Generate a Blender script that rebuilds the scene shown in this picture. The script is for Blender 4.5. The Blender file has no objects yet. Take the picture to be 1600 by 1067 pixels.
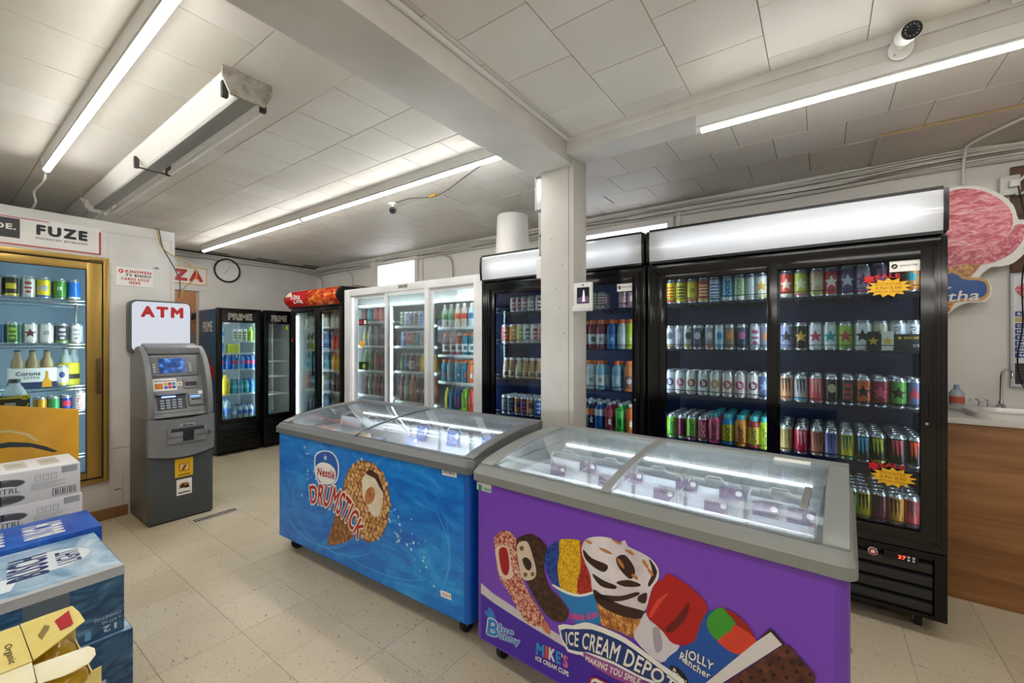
import bpy, bmesh, math, random
from mathutils import Vector, Matrix
random.seed(11)
S = bpy.context.scene
COL = S.collection
# ---------------------------------------------------------------- camera, world, exposure
cam = bpy.data.cameras.new('camera')
cam.sensor_width = 36.0
cam.lens = 36.0 * 667.7 / 1600.0
cam.clip_start = 0.05
camo = bpy.data.objects.new('camera', cam)
COL.objects.link(camo)
camo.location = (0, 0, 1.4)
camo.rotation_euler = (math.radians(90), 0, math.atan(482 / 667.7))
S.camera = camo
W = bpy.data.worlds.new('world')
S.world = W
W.use_nodes = True
W.node_tree.nodes['Background'].inputs[0].default_value = (0.8, 0.87, 1.0, 1)
W.node_tree.nodes['Background'].inputs[1].default_value = 0.6
S.view_settings.view_transform = 'Standard'
S.view_settings.look = 'None'
S.view_settings.gamma = 1
S.view_settings.use_curve_mapping = False
S.view_settings.exposure = 1.4
S.cycles.use_denoising = True
S.cycles.max_bounces = 8
S.cycles.diffuse_bounces = 4
S.cycles.glossy_bounces = 3
S.cycles.transparent_max_bounces = 14
S.cycles.sample_clamp_indirect = 6
TUBE = 21.0          # radiance of the ceiling tubes
PI = math.pi
R = math.radians

# ---------------------------------------------------------------- materials
def lin(h):
    if not isinstance(h, str):
        return (h[0], h[1], h[2], 1)
    h = h.lstrip('#')
    o = []
    for i in (0, 2, 4):
        c = int(h[i:i + 2], 16) / 255
        o.append(c / 12.92 if c <= 0.04045 else ((c + 0.055) / 1.055) ** 2.4)
    return (o[0], o[1], o[2], 1)

MATS = {}

def mat(h, rough=0.45, metal=0.0, **k):
    key = (h if isinstance(h, str) else tuple(h), rough, metal, tuple(sorted(k.items())))
    if key in MATS:
        return MATS[key]
    m = bpy.data.materials.new('paint_' + str(len(MATS)))
    m.use_nodes = True
    p = m.node_tree.nodes['Principled BSDF']
    p.inputs['Base Color'].default_value = lin(h)
    p.inputs['Roughness'].default_value = rough
    p.inputs['Metallic'].default_value = metal
    if 'spec' in k:
        p.inputs['Specular IOR Level'].default_value = k['spec']
    if 'coat' in k:
        p.inputs['Coat Weight'].default_value = k['coat']
    MATS[key] = m
    return m

def nodes(name):
    m = bpy.data.materials.new(name)
    m.use_nodes = True
    return m, m.node_tree.nodes, m.node_tree.links, m.node_tree.nodes['Principled BSDF']

def nd(N, t, **k):
    n = N.new(t)
    for a, b in k.items():
        setattr(n, a, b)
    return n

def ramp(N, L, src, stops):
    r = N.new('ShaderNodeValToRGB')
    e = r.color_ramp.elements
    while len(e) < len(stops):
        e.new(0.5)
    for i, (p, c) in enumerate(stops):
        e[i].position = p
        e[i].color = lin(c)
    L.new(src, r.inputs[0])
    return r.outputs[0]

def noise(N, L, scale, detail=3, vec=None, rough=0.5, dist=0.0, kind='ShaderNodeTexNoise'):
    n = N.new(kind)
    n.inputs['Scale'].default_value = scale
    if kind == 'ShaderNodeTexNoise':
        n.inputs['Detail'].default_value = detail
        n.inputs['Roughness'].default_value = rough
        n.inputs['Distortion'].default_value = dist
    if vec is not None:
        L.new(vec, n.inputs['Vector'])
    return n

def bump(N, L, p, src, strength=0.2, dist=0.01):
    b = N.new('ShaderNodeBump')
    b.inputs['Strength'].default_value = strength
    b.inputs['Distance'].default_value = dist
    L.new(src, b.inputs['Height'])
    L.new(b.outputs[0], p.inputs['Normal'])

def objvec(N, L, scale=(1, 1, 1), world=False):
    mp = N.new('ShaderNodeMapping')
    mp.inputs['Scale'].default_value = scale
    if world:
        g = N.new('ShaderNodeNewGeometry')
        L.new(g.outputs['Position'], mp.inputs[0])
    else:
        t = N.new('ShaderNodeTexCoord')
        L.new(t.outputs['Object'], mp.inputs[0])
    return mp.outputs[0]

def m_ramp(name, stops, scale=5, stretch=(1, 1, 1), world=False, rough=0.5, detail=4, bmp=0, bscale=None, nrough=0.55, metal=0, dist=0.0):
    m, N, L, p = nodes(name)
    v = objvec(N, L, stretch, world)
    n = noise(N, L, scale, detail, v, nrough, dist)
    L.new(ramp(N, L, n.outputs[0], stops), p.inputs['Base Color'])
    p.inputs['Roughness'].default_value = rough
    p.inputs['Metallic'].default_value = metal
    if bmp:
        n2 = noise(N, L, bscale or scale, 4, v)
        bump(N, L, p, n2.outputs[0], bmp, 0.004)
    return m

def m_emit(name, h, strength):
    m = bpy.data.materials.new(name)
    m.use_nodes = True
    N, L = m.node_tree.nodes, m.node_tree.links
    N.remove(N['Principled BSDF'])
    e = N.new('ShaderNodeEmission')
    e.inputs[0].default_value = lin(h)
    e.inputs[1].default_value = strength
    L.new(e.outputs[0], N['Material Output'].inputs[0])
    return m

def m_glass(name, tint='#eef6f4', refl=1.0, rough=0.02, haze=0.0):
    m = bpy.data.materials.new(name)
    m.use_nodes = True
    N, L = m.node_tree.nodes, m.node_tree.links
    N.remove(N['Principled BSDF'])
    t = N.new('ShaderNodeBsdfTransparent')
    t.inputs[0].default_value = lin(tint)
    g = N.new('ShaderNodeBsdfGlossy')
    g.inputs['Roughness'].default_value = rough
    f = N.new('ShaderNodeFresnel')
    f.inputs[0].default_value = 1.45
    mu = N.new('ShaderNodeMath')
    mu.operation = 'MULTIPLY'
    mu.inputs[1].default_value = refl
    L.new(f.outputs[0], mu.inputs[0])
    x = N.new('ShaderNodeMixShader')
    L.new(mu.outputs[0], x.inputs[0])
    L.new(t.outputs[0], x.inputs[1])
    L.new(g.outputs[0], x.inputs[2])
    last = x
    if haze:
        d = N.new('ShaderNodeBsdfDiffuse')
        d.inputs[0].default_value = lin('#e8eef2')
        y = N.new('ShaderNodeMixShader')
        y.inputs[0].default_value = haze
        L.new(x.outputs[0], y.inputs[1])
        L.new(d.outputs[0], y.inputs[2])
        last = y
    L.new(last.outputs[0], N['Material Output'].inputs[0])
    return m

def m_translucent(name, h):
    m = bpy.data.materials.new(name)
    m.use_nodes = True
    N, L = m.node_tree.nodes, m.node_tree.links
    N.remove(N['Principled BSDF'])
    t = N.new('ShaderNodeBsdfTranslucent')
    t.inputs[0].default_value = lin(h)
    d = N.new('ShaderNodeBsdfDiffuse')
    d.inputs[0].default_value = lin(h)
    g = N.new('ShaderNodeBsdfGlossy')
    g.inputs['Roughness'].default_value = 0.08
    x = N.new('ShaderNodeMixShader')
    x.inputs[0].default_value = 0.5
    L.new(t.outputs[0], x.inputs[1])
    L.new(d.outputs[0], x.inputs[2])
    y = N.new('ShaderNodeMixShader')
    y.inputs[0].default_value = 0.05
    L.new(x.outputs[0], y.inputs[1])
    L.new(g.outputs[0], y.inputs[2])
    L.new(y.outputs[0], N['Material Output'].inputs[0])
    return m

def m_pet(name, tint, amount=0.55):
    m = bpy.data.materials.new(name)
    m.use_nodes = True
    N, L = m.node_tree.nodes, m.node_tree.links
    p = N['Principled BSDF']
    p.inputs['Base Color'].default_value = lin(tint)
    p.inputs['Roughness'].default_value = 0.12
    t = N.new('ShaderNodeBsdfTransparent')
    t.inputs[0].default_value = lin(tint)
    x = N.new('ShaderNodeMixShader')
    x.inputs[0].default_value = amount
    L.new(p.outputs[0], x.inputs[1])
    L.new(t.outputs[0], x.inputs[2])
    L.new(x.outputs[0], N['Material Output'].inputs[0])
    return m

# ---------------------------------------------------------------- mesh helpers
class MB:
    def __init__(s):
        s.v, s.f, s.m = [], [], []
    def add(s, vs, fs, m=0):
        o = len(s.v)
        s.v += [tuple(a) for a in vs]
        for f in fs:
            s.f.append([i + o for i in f])
            s.m.append(m)
        return s
    def box(s, x0, x1, y0, y1, z0, z1, m=0):
        v = [(x0, y0, z0), (x1, y0, z0), (x1, y1, z0), (x0, y1, z0), (x0, y0, z1), (x1, y0, z1), (x1, y1, z1), (x0, y1, z1)]
        return s.add(v, [(3, 2, 1, 0), (4, 5, 6, 7), (0, 1, 5, 4), (1, 2, 6, 5), (2, 3, 7, 6), (3, 0, 4, 7)], m)
    def hexa(s, v, m=0):
        return s.add(v, [(3, 2, 1, 0), (4, 5, 6, 7), (0, 1, 5, 4), (1, 2, 6, 5), (2, 3, 7, 6), (3, 0, 4, 7)], m)
    def prism(s, pts, h0, h1, axis='y', m=0):
        n = len(pts)
        def P(a, h):
            return {'y': (a[0], h, a[1]), 'x': (h, a[0], a[1]), 'z': (a[0], a[1], h)}[axis]
        v = [P(a, h0) for a in pts] + [P(a, h1) for a in pts]
        f = [list(range(n))[::-1], list(range(n, 2 * n))] + [(i, (i + 1) % n, n + (i + 1) % n, n + i) for i in range(n)]
        return s.add(v, f, m)
    def lathe(s, prof, n=20, c=(0, 0, 0), m=0, cap=True, ms=None):
        o = len(s.v)
        for r, z in prof:
            for i in range(n):
                a = 2 * PI * i / n
                s.v.append((c[0] + r * math.cos(a), c[1] + r * math.sin(a), c[2] + z))
        for j in range(len(prof) - 1):
            for i in range(n):
                k = (i + 1) % n
                s.f.append([o + j * n + i, o + j * n + k, o + (j + 1) * n + k, o + (j + 1) * n + i])
                s.m.append(ms[j] if ms else m)
        if cap:
            s.f.append([o + i for i in range(n)][::-1]); s.m.append(ms[0] if ms else m)
            q = o + (len(prof) - 1) * n
            s.f.append([q + i for i in range(n)]); s.m.append(ms[-1] if ms else m)
        return s
    def tube(s, pts, r, n=6, m=0, closed=False):
        P = [Vector(p) for p in pts]
        o = len(s.v)
        N = len(P)
        up = None
        for i, p in enumerate(P):
            if closed:
                d = (P[(i + 1) % N] - P[i - 1]).normalized()
            else:
                d = (P[min(i + 1, N - 1)] - P[max(i - 1, 0)]).normalized()
            if up is None:
                up = Vector((0, 0, 1)) if abs(d.z) < 0.9 else Vector((1, 0, 0))
            a = d.cross(up)
            if a.length < 1e-5:
                a = d.orthogonal()
            a.normalize()
            b = a.cross(d).normalized()
            up = b
            rr = r[i] if isinstance(r, (list, tuple)) else r
            for k in range(n):
                t = 2 * PI * k / n
                s.v.append(tuple(p + (a * math.cos(t) + b * math.sin(t)) * rr))
        for i in range(N if closed else N - 1):
            j = (i + 1) % N
            for k in range(n):
                q = (k + 1) % n
                s.f.append([o + i * n + k, o + i * n + q, o + j * n + q, o + j * n + k]); s.m.append(m)
        if not closed:
            s.f.append([o + k for k in range(n)][::-1]); s.m.append(m)
            s.f.append([o + (N - 1) * n + k for k in range(n)]); s.m.append(m)
        return s
    def cyl(s, a, b, r, n=14, m=0):
        return s.tube([a, b], r, n, m)
    def ring(s, x0, x1, z0, z1, w, y0, y1, m=0, wb=None, wt=None):
        wb = w if wb is None else wb
        wt = w if wt is None else wt
        s.box(x0, x0 + w, y0, y1, z0, z1, m)
        s.box(x1 - w, x1, y0, y1, z0, z1, m)
        s.box(x0 + w, x1 - w, y0, y1, z0, z0 + wb, m)
        s.box(x0 + w, x1 - w, y0, y1, z1 - wt, z1, m)
        return s
    def mesh(s, name, mats, smooth=None, bevel=0, seg=2):
        me = bpy.data.meshes.new(name)
        me.from_pydata(s.v, [], s.f)
        for q in (mats if isinstance(mats, (list, tuple)) else [mats]):
            me.materials.append(q)
        if any(s.m):
            me.polygons.foreach_set('material_index', s.m)
        if bevel:
            bm = bmesh.new()
            bm.from_mesh(me)
            bmesh.ops.recalc_face_normals(bm, faces=bm.faces)
            ed = [e for e in bm.edges if len(e.link_faces) == 2 and e.calc_face_angle() > 0.5]
            bmesh.ops.bevel(bm, geom=ed, offset=bevel, segments=seg, profile=0.6, affect='EDGES', clamp_overlap=True)
            bm.to_mesh(me)
            bm.free()
            smooth = smooth or 40
        if smooth:
            me.polygons.foreach_set('use_smooth', [True] * len(me.polygons))
            me.set_sharp_from_angle(angle=R(smooth))
        me.update()
        return me

def link(name, me, parent=None, loc=(0, 0, 0), rot=(0, 0, 0)):
    o = bpy.data.objects.new(name, me)
    COL.objects.link(o)
    o.parent = parent
    o.location = loc
    o.rotation_euler = rot
    return o

def mk(name, mb, mats, parent=None, loc=(0, 0, 0), rot=(0, 0, 0), smooth=None, bevel=0, seg=2, label=None):
    o = link(name, mb.mesh(name, mats, smooth, bevel, seg), parent, loc, rot)
    if label:
        o['label'] = label
    return o

def tag(o, label, cat, group=None):
    o['label'] = label
    o['category'] = cat
    if group:
        o['group'] = group
    return o

def thing(name, label, cat, loc=(0, 0, 0), rz=0, group=None):
    o = bpy.data.objects.new(name, None)
    o.empty_display_size = 0.1
    COL.objects.link(o)
    o.location = loc
    o.rotation_euler = (0, 0, rz)
    return tag(o, label, cat, group)

def struct(o, label=None):
    o['kind'] = 'structure'
    if label:
        o['label'] = label
    return o

def setmat(o, i, m):
    o.material_slots[i].link = 'OBJECT'
    o.material_slots[i].material = m

# ---------------------------------------------------------------- lettering and flat print
_T = {}

def glyph1(body, bold=0.0):
    key = (body, bold)
    if key not in _T:
        cu = bpy.data.curves.new('lettering', 'FONT')
        cu.body = body
        cu.offset = bold
        cu.resolution_u = 3
        cu.dimensions = '2D'
        cu.fill_mode = 'BOTH'
        ob = bpy.data.objects.new('lettering', cu)
        me = bpy.data.meshes.new_from_object(ob)
        vs = [(v.co.x, v.co.y) for v in me.vertices]
        fs = [list(p.vertices) for p in me.polygons]
        bpy.data.objects.remove(ob)
        bpy.data.meshes.remove(me)
        bpy.data.curves.remove(cu)
        _T[key] = (vs, fs)
    return _T[key]

def wide(s):
    xs = [a for a, b in glyph1(s)[0]]
    return max(xs) - min(xs)

def glyphs(body, bold=0.0, gap=0.0, flat_=True):
    """letters set one by one; weight comes from overlapping copies, each a hair above the last"""
    pen, V, F = 0.0, [], []
    dirs = [(0, 0)] + ([(bold * math.cos(k * PI / 4), bold * math.sin(k * PI / 4)) for k in range(8)] if bold > 0 else [])
    for ch in body:
        adv = wide('H' + ch + 'H') - wide('HH')
        if ch != ' ':
            vs, fs = glyph1(ch)
            for ly, (dx, dy) in enumerate(dirs):
                o = len(V)
                V += [(a + pen + dx, b + dy, ly) for a, b in vs]
                F += [[i + o for i in f] for f in fs]
        pen += adv + gap
    return V, F

def tx(name, body, fn, m, parent=None, bold=0.02, ref=None, space=1.0, fat=0.0):
    """lettering mapped by fn(u, v): the box of the text spans u, v in 0..1"""
    bold = bold + fat
    rb = bold if ref is None else ref
    gap = max(0.0, 1.6 * rb) + (space - 1.0) * .4
    vs, fs = glyphs(body, bold, gap)
    rv = vs if ref is None else glyphs(body, ref, gap)[0]
    if not vs:
        return None
    x0 = min(a[0] for a in rv); x1 = max(a[0] for a in rv)
    y0 = min(a[1] for a in rv); y1 = max(a[1] for a in rv)
    P = []
    for a, b, ly in vs:
        u, v = (a - x0) / (x1 - x0), (b - y0) / (y1 - y0)
        p = Vector(fn(u, v))
        if ly:
            n = (Vector(fn(u + .01, v)) - p).cross(Vector(fn(u, v + .01)) - p).normalized()
            p += n * (4e-5 * ly)
        P.append(tuple(p))
    me = bpy.data.meshes.new(name)
    me.from_pydata(P, [], fs)
    me.materials.append(m)
    return link(name, me, parent)

def q3(p, t):
    """quadratic through three points at t = 0, .5, 1"""
    a = (1 - t) * (1 - 2 * t); b = 4 * t * (1 - t); c = t * (2 * t - 1)
    return tuple(a * p[0][i] + b * p[1][i] + c * p[2][i] for i in range(len(p[0])))

def arc_fn(six, y):
    def f(u, v):
        lo, hi = q3(six[:3], u), q3(six[3:], u)
        return (lo[0] + (hi[0] - lo[0]) * v, y, lo[1] + (hi[1] - lo[1]) * v)
    return f

def flat_fn(x0, x1, z0, z1, y):
    return lambda u, v: (x0 + (x1 - x0) * u, y, z0 + (z1 - z0) * v)

def smooth_poly(pts, k=3):
    n = len(pts)
    out = []
    for i in range(n):
        p0, p1, p2, p3 = pts[i - 1], pts[i], pts[(i + 1) % n], pts[(i + 2) % n]
        for j in range(k):
            t = j / k
            out.append(tuple(0.5 * (2 * p1[d] + (p2[d] - p0[d]) * t + (2 * p0[d] - 5 * p1[d] + 4 * p2[d] - p3[d]) * t * t + (3 * p1[d] - p0[d] - 3 * p2[d] + p3[d]) * t ** 3) for d in (0, 1)))
    return out

def flat(name, pts, y, m, parent, sm=3):
    """flat print: an outline on a plane facing -y"""
    p = smooth_poly(pts, sm) if sm else pts
    a = sum(p[i][0] * p[(i + 1) % len(p)][1] - p[(i + 1) % len(p)][0] * p[i][1] for i in range(len(p)))
    if a < 0:
        p = p[::-1]
    me = bpy.data.meshes.new(name)
    me.from_pydata([(a_[0], y, a_[1]) for a_ in p], [], [list(range(len(p)))])
    me.materials.append(m)
    return link(name, me, parent)

def rect(x0, x1, z0, z1):
    return [(x0, z0), (x1, z0), (x1, z1), (x0, z1)]

def starpts(n, r0, r1, cx=0, cz=0, sx=1, a0=PI / 2):
    return [(cx + sx * (r0 if i % 2 == 0 else r1) * math.cos(a0 + PI * i / n), cz + (r0 if i % 2 == 0 else r1) * math.sin(a0 + PI * i / n)) for i in range(2 * n)]

def ell(cx, cz, rx, rz, n=20):
    return [(cx + rx * math.cos(2 * PI * i / n), cz + rz * math.sin(2 * PI * i / n)) for i in range(n)]

def bend(pts, n=8):
    """Catmull-Rom through 3-D points"""
    P = [Vector(p) for p in pts]
    P = [2 * P[0] - P[1]] + P + [2 * P[-1] - P[-2]]
    out = []
    for i in range(1, len(P) - 2):
        for j in range(n):
            t = j / n
            out.append(0.5 * (2 * P[i] + (P[i + 1] - P[i - 1]) * t + (2 * P[i - 1] - 5 * P[i] + 4 * P[i + 1] - P[i + 2]) * t * t + (3 * P[i] - P[i - 1] - 3 * P[i + 1] + P[i + 2]) * t ** 3))
    out.append(P[-2])
    return out

# shared materials
WHITE = mat('#e9e8e4', 0.5)
BLACK = mat('#060607', 0.3, 0.0, spec=0.35)
SATIN = mat('#0e0e10', 0.5, 0.0, spec=0.35)
RUB = mat('#18181a', 0.7)
ALU = mat('#c9ccd0', 0.28, 0.9)
CHROME = mat('#d8dadc', 0.12, 1.0)
STEEL = mat('#9a9c9e', 0.35, 0.9)
RED = mat('#c4161c', 0.4)
INK = mat('#17171b', 0.5)
PAPER = mat('#f1efe9', 0.6)
GLASS = m_glass('glass_clear', '#eaf3f2', 0.75)
GLASSD = m_glass('glass_cooler', '#dfe9ea', 0.9)
WALLM = m_ramp('wall_paint', [(0.3, '#d6d3cd'), (0.7, '#e4e2dd')], 2.2, rough=0.55, bmp=0.25, bscale=38, world=True)
PILM = m_ramp('pillar_paint', [(0.25, '#bdb9b0'), (0.6, '#cfccc5'), (0.8, '#d8d5cf')], 3.5, (1, 1, .6), world=True, rough=0.6, bmp=0.15, bscale=25)
BEAMM = m_ramp('beam_paint', [(0.25, '#c9c5bd'), (0.75, '#dedbd5')], 3, world=True, rough=0.6, bmp=0.15, bscale=20)
TRIMM = mat('#d9d7d2', 0.55)

# ---------------------------------------------------------------- the room
ZC = 2.57
XB, YW = -6.55, 3.72
def m_floor():
    m, N, L, p = nodes('vinyl_tile')
    oi = N.new('ShaderNodeObjectInfo')
    v = objvec(N, L, (1, 1, 1), True)
    big = noise(N, L, 1.3, 3, v)
    c1 = ramp(N, L, big.outputs[0], [(0.3, '#c4b79c'), (0.55, '#d0c4ab'), (0.75, '#d8cdb6')])
    mixr = N.new('ShaderNodeMix'); mixr.data_type = 'RGBA'; mixr.blend_type = 'MULTIPLY'
    mixr.inputs[0].default_value = 1
    rr = ramp(N, L, oi.outputs['Random'], [(0.0, '#f8f6f2'), (1.0, '#ffffff')])
    L.new(c1, mixr.inputs[6]); L.new(rr, mixr.inputs[7])
    st = noise(N, L, 38, 2, objvec(N, L, (1.0, 2.2, 1), True), 0.5, 0.4)
    fl = ramp(N, L, st.outputs[0], [(0.0, '#000000'), (0.665, '#000000'), (0.70, '#ffffff')])
    st2 = noise(N, L, 55, 2, objvec(N, L, (2.0, 1.0, 1), True), 0.5, 0.2)
    fl2 = ramp(N, L, st2.outputs[0], [(0.0, '#000000'), (0.68, '#000000'), (0.715, '#ffffff')])
    ad = N.new('ShaderNodeMath'); ad.operation = 'MAXIMUM'
    L.new(fl, ad.inputs[0]); L.new(fl2, ad.inputs[1])
    mx = N.new('ShaderNodeMix'); mx.data_type = 'RGBA'
    L.new(ad.outputs[0], mx.inputs[0]); L.new(mixr.outputs[2], mx.inputs[6])
    mx.inputs[7].default_value = lin('#8d7f68')
    L.new(mx.outputs[2], p.inputs['Base Color'])
    p.inputs['Roughness'].default_value = 0.36
    p.inputs['Specular IOR Level'].default_value = 0.35
    return m
FLOORM = m_floor()
GROUT = mat('#6e624f', 0.8)
fl = struct(mk('floor', MB().box(-8.6, 3.2, -3.2, 3.9, -0.1, -0.004), [GROUT]), 'beige speckled vinyl tile floor')
mk('floor_field', MB().box(-8.5, 3.1, -3.1, 0.262, -0.05, 0.0).box(-8.5, -6.45, 0.262, 3.8, -0.05, 0.0).box(1.3, 3.1, 0.262, 3.8, -0.05, 0.0), [FLOORM], fl)
T = 0.323
tm = MB().box(0.0008, T - 0.0008, 0.0008, T - 0.0008, -0.004, 0.0).mesh('floor_tile', FLOORM)
for i in range(-21, 3):
    for j in range(-1, 10):
        link('floor_tile', tm, fl, (0.325 + i * T, 0.585 + j * T, random.uniform(-0.0004, 0.0002)))

def m_tile():
    m, N, L, p = nodes('ceiling_tile')
    oi = N.new('ShaderNodeObjectInfo')
    v = objvec(N, L, (1, 1, 1), True)
    n = noise(N, L, 1.6, 4, v)
    a = ramp(N, L, n.outputs[0], [(0.3, '#dbd7ce'), (0.6, '#e4e0d9'), (0.8, '#e9e6e0')])
    x = N.new('ShaderNodeMix'); x.data_type = 'RGBA'; x.blend_type = 'MULTIPLY'; x.inputs[0].default_value = 1
    b = ramp(N, L, oi.outputs['Random'], [(0, '#f4f2ee'), (1, '#ffffff')])
    L.new(a, x.inputs[6]); L.new(b, x.inputs[7])
    L.new(x.outputs[2], p.inputs['Base Color'])
    p.inputs['Roughness'].default_value = 0.5
    n2 = noise(N, L, 160, 2, v)
    bump(N, L, p, n2.outputs[0], 0.12, 0.003)
    return m
TILEM = m_tile()
ce = struct(mk('ceiling', MB().box(-8.6, 3.2, -3.2, 3.9, ZC + 0.004, ZC + 0.12), [mat('#8d877b', 0.8)]), 'off-white ceiling of square tiles')
mk('ceiling_field', MB().box(-8.5, 3.1, -3.1, -0.545, ZC, ZC + 0.02).box(1.33, 3.1, -0.545, 2.55, ZC, ZC + 0.02).box(1.33, 3.1, 2.55, 3.8, ZC, ZC + 0.02).box(-8.5, -6.56, -0.54, 3.8, ZC, ZC + 0.02), [TILEM], ce)
TMC = {}
def ctile(x, y, w, d):
    k = (round(w, 3), round(d, 3))
    if k not in TMC:
        g = 0.0019
        TMC[k] = MB().hexa([(g, g, 0.0), (w - g, g, 0.0), (w - g, d - g, 0.0), (g, d - g, 0.0), (g / 2, g / 2, 0.006), (w - g / 2, g / 2, 0.006), (w - g / 2, d - g / 2, 0.006), (g / 2, d - g / 2, 0.006)]).mesh('ceiling_tile', TILEM)
    link('ceiling_tile', TMC[k], ce, (x, y, ZC + random.uniform(-0.0015, 0.0)), (random.uniform(-.004, .004), random.uniform(-.004, .004), 0))
# left bay: rows run along x with staggered joints
for j in range(-4, 6):
    y = 1.112 + j * 0.331
    x0 = -1.476 - 0.34 * 15 + (0.17 if j % 2 else 0)
    if y > 2.4:
        continue
    for i in range(15):
        ctile(x0 + i * 0.34, y, 0.34, 0.331)
for j in range(4):
    y = 2.436 + j * 0.331
    x0 = -1.42 - 0.34 * 15 + (0.17 if j % 2 else 0)
    for i in range(15):
        ctile(x0 + i * 0.34, y, 0.34, min(0.331, 3.74 - y))
# bay in front of the cross beam: columns run along y
for i in range(-2, 6):
    x = -0.823 + (i + 0.0) * 0.3233 - 0.0
    for j in range(-4, 4):
        y = 1.39 + j * 0.331 + (0.166 if i % 2 else 0)
        if y > 2.19 or y < -.2:
            continue
        ctile(x, y, 0.3233, min(0.331, 2.23 - y))
mk('ceiling_field', MB().box(-1.5, 1.4, -0.545, -.02, ZC - .0005, ZC + 0.02), [TILEM], ce)
# bay beyond the cross beam
for j in range(4):
    y = 2.545 + j * 0.34
    x0 = -1.41 if j % 2 == 0 else -1.238
    for i in range(-1 if j % 2 else 0, 8):
        ctile(x0 + i * 0.338, y, 0.338, min(0.34, 3.74 - y))
mk('ceiling_field', MB().box(-1.42, 1.4, 2.2, 2.545, ZC, ZC + 0.02), [TILEM], ce)

# walls
struct(mk('wall_back', MB().box(-6.7, 3.2, YW, YW + 0.12, 0, ZC + 0.1), [WALLM]), 'white textured wall behind the coolers')
struct(mk('wall_left', MB().box(XB - 0.1, XB, 2.135, 3.8, 0, ZC + .1).box(XB - 0.1, XB, 1.24, 2.135, 2.05, ZC + .1).box(XB - 0.1, XB, -3.2, 1.24, 0, ZC + .1), [WALLM]), 'white wall with clock and doorway')
struct(mk('wall_right', MB().box(3.1, 3.2, -3.2, 3.9, 0, ZC + .1), [WALLM]))
struct(mk('wall_front', MB().box(-8.6, 3.2, -3.2, -3.1, 0, ZC + .1), [WALLM]))
struct(mk('wall_store_room', MB().box(-8.5, -8.4, -.5, 3.9, 0, ZC + .1).box(-8.5, XB - .1, 3.7, 3.8, 0, ZC + .1).box(-8.5, XB - .1, 0.6, .7, 0, ZC + .1), [mat('#b9855c', 0.6)]), 'tan wall of the room beyond the doorway')
tr = struct(mk('trim_1', MB().box(XB + .0005, XB + 0.015, 2.13, 2.192, 0, 2.05).box(XB + .0005, XB + .015, 1.3, 2.192, 2.0505, 2.112).box(XB - .1, XB, 2.122, 2.1345, 0, 2.049), [TRIMM], bevel=0.003), 'white painted doorway casing')
# beams and pillar
struct(mk('beam_1', MB().box(-1.475, -1.185, -3.1, 2.42, 2.44, ZC + 0.06), [BEAMM], bevel=0.006), 'boxed white beam running to the pillar')
mk('cove_strip', MB().cyl((-1.176, -3.0, ZC - .012), (-1.176, 2.17, ZC - .012), 0.013, 10), [TRIMM], bpy.data.objects['beam_1'], smooth=60)
struct(mk('beam_2', MB().box(-1.185, 3.1, 2.17, 2.36, 2.478, ZC + 0.06), [BEAMM], bevel=0.006), 'white cross beam carrying the tube light')
mk('batten', MB().box(-1.1, 3.0, 2.158, 2.17, 2.53, ZC + .001), [BEAMM], bpy.data.objects['beam_2'], bevel=0.002)
pl = struct(mk('pillar', MB().box(-1.404, -1.178, 2.25, 2.42, 0, 2.50), [PILM], bevel=0.004), 'square white painted pillar between the freezers and coolers')
mk('joint_strip', MB().box(-1.212, -1.2085, 2.2488, 2.2502, 0.9, 2.44), [mat('#8f897e', .8)], pl)
for (px, pz) in ((-1.33, 2.02), (-1.25, 1.86), (-1.27, 1.60), (-1.3, 1.72), (-1.24, 1.45)):
    mk('screw_hole', MB().cyl((px, 2.2484, pz), (px, 2.2502, pz), 0.003, 8), [mat('#4c473f', .8)], pl)
# panel covering part of the ceiling near the counter
pn = struct(mk('trim_2', MB().box(0.268, 1.6, 3.18, 3.715, ZC - 0.014, ZC - .002), [mat('#cdc8bd', .55), mat('#b78f57', .7)]), 'plain painted board screwed to the ceiling')
mk('board_edge', MB().box(0.268, 1.6, 3.176, 3.18, ZC - .013, ZC - .003), [mat('#a5875c', .7)], pn)
for (a, b) in ((.30, 3.24), (.31, 3.45), (.5, 3.3), (.52, 3.5), (.72, 3.28), (.42, 3.47), (.66, 3.5)):
    mk('screw', MB().cyl((a, b, ZC - .016), (a, b, ZC - .013), 0.004, 8), [STEEL], pn)

# windows high in the back wall
LITE = m_emit('daylight_pane', '#f4f7ff', 1.15)
def window(name, x0, x1, z0, z1, label):
    w = struct(mk(name, MB().ring(x0 - .05, x1 + .05, z0 - .05, z1 + .05, .05, YW - .03, YW - .001), [TRIMM], bevel=.004), label)
    mk('pane', MB().box(x0, x1, YW - .012, YW - .002, z0, z1), [LITE], w)
    return w
w1 = window('window_1', -4.95, -4.2, 2.15, 2.44, 'small bright frosted window above the white cooler')
mk('mullion', MB().box(-5.10, -5.0, YW - .035, YW - .001, 2.05, 2.55), [TRIMM], w1, bevel=.004)
w2 = window('window_2', -1.95, -1.05, 2.12, 2.40, 'bright window showing over the black cooler beside the pillar')
for x in (-4.1, -.98):
    mk('cover_strip', MB().box(x, x + .035, YW - .02, YW - .001, 1.9, 2.52), [TRIMM], w1 if x < -2 else w2, bevel=.003)

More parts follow.
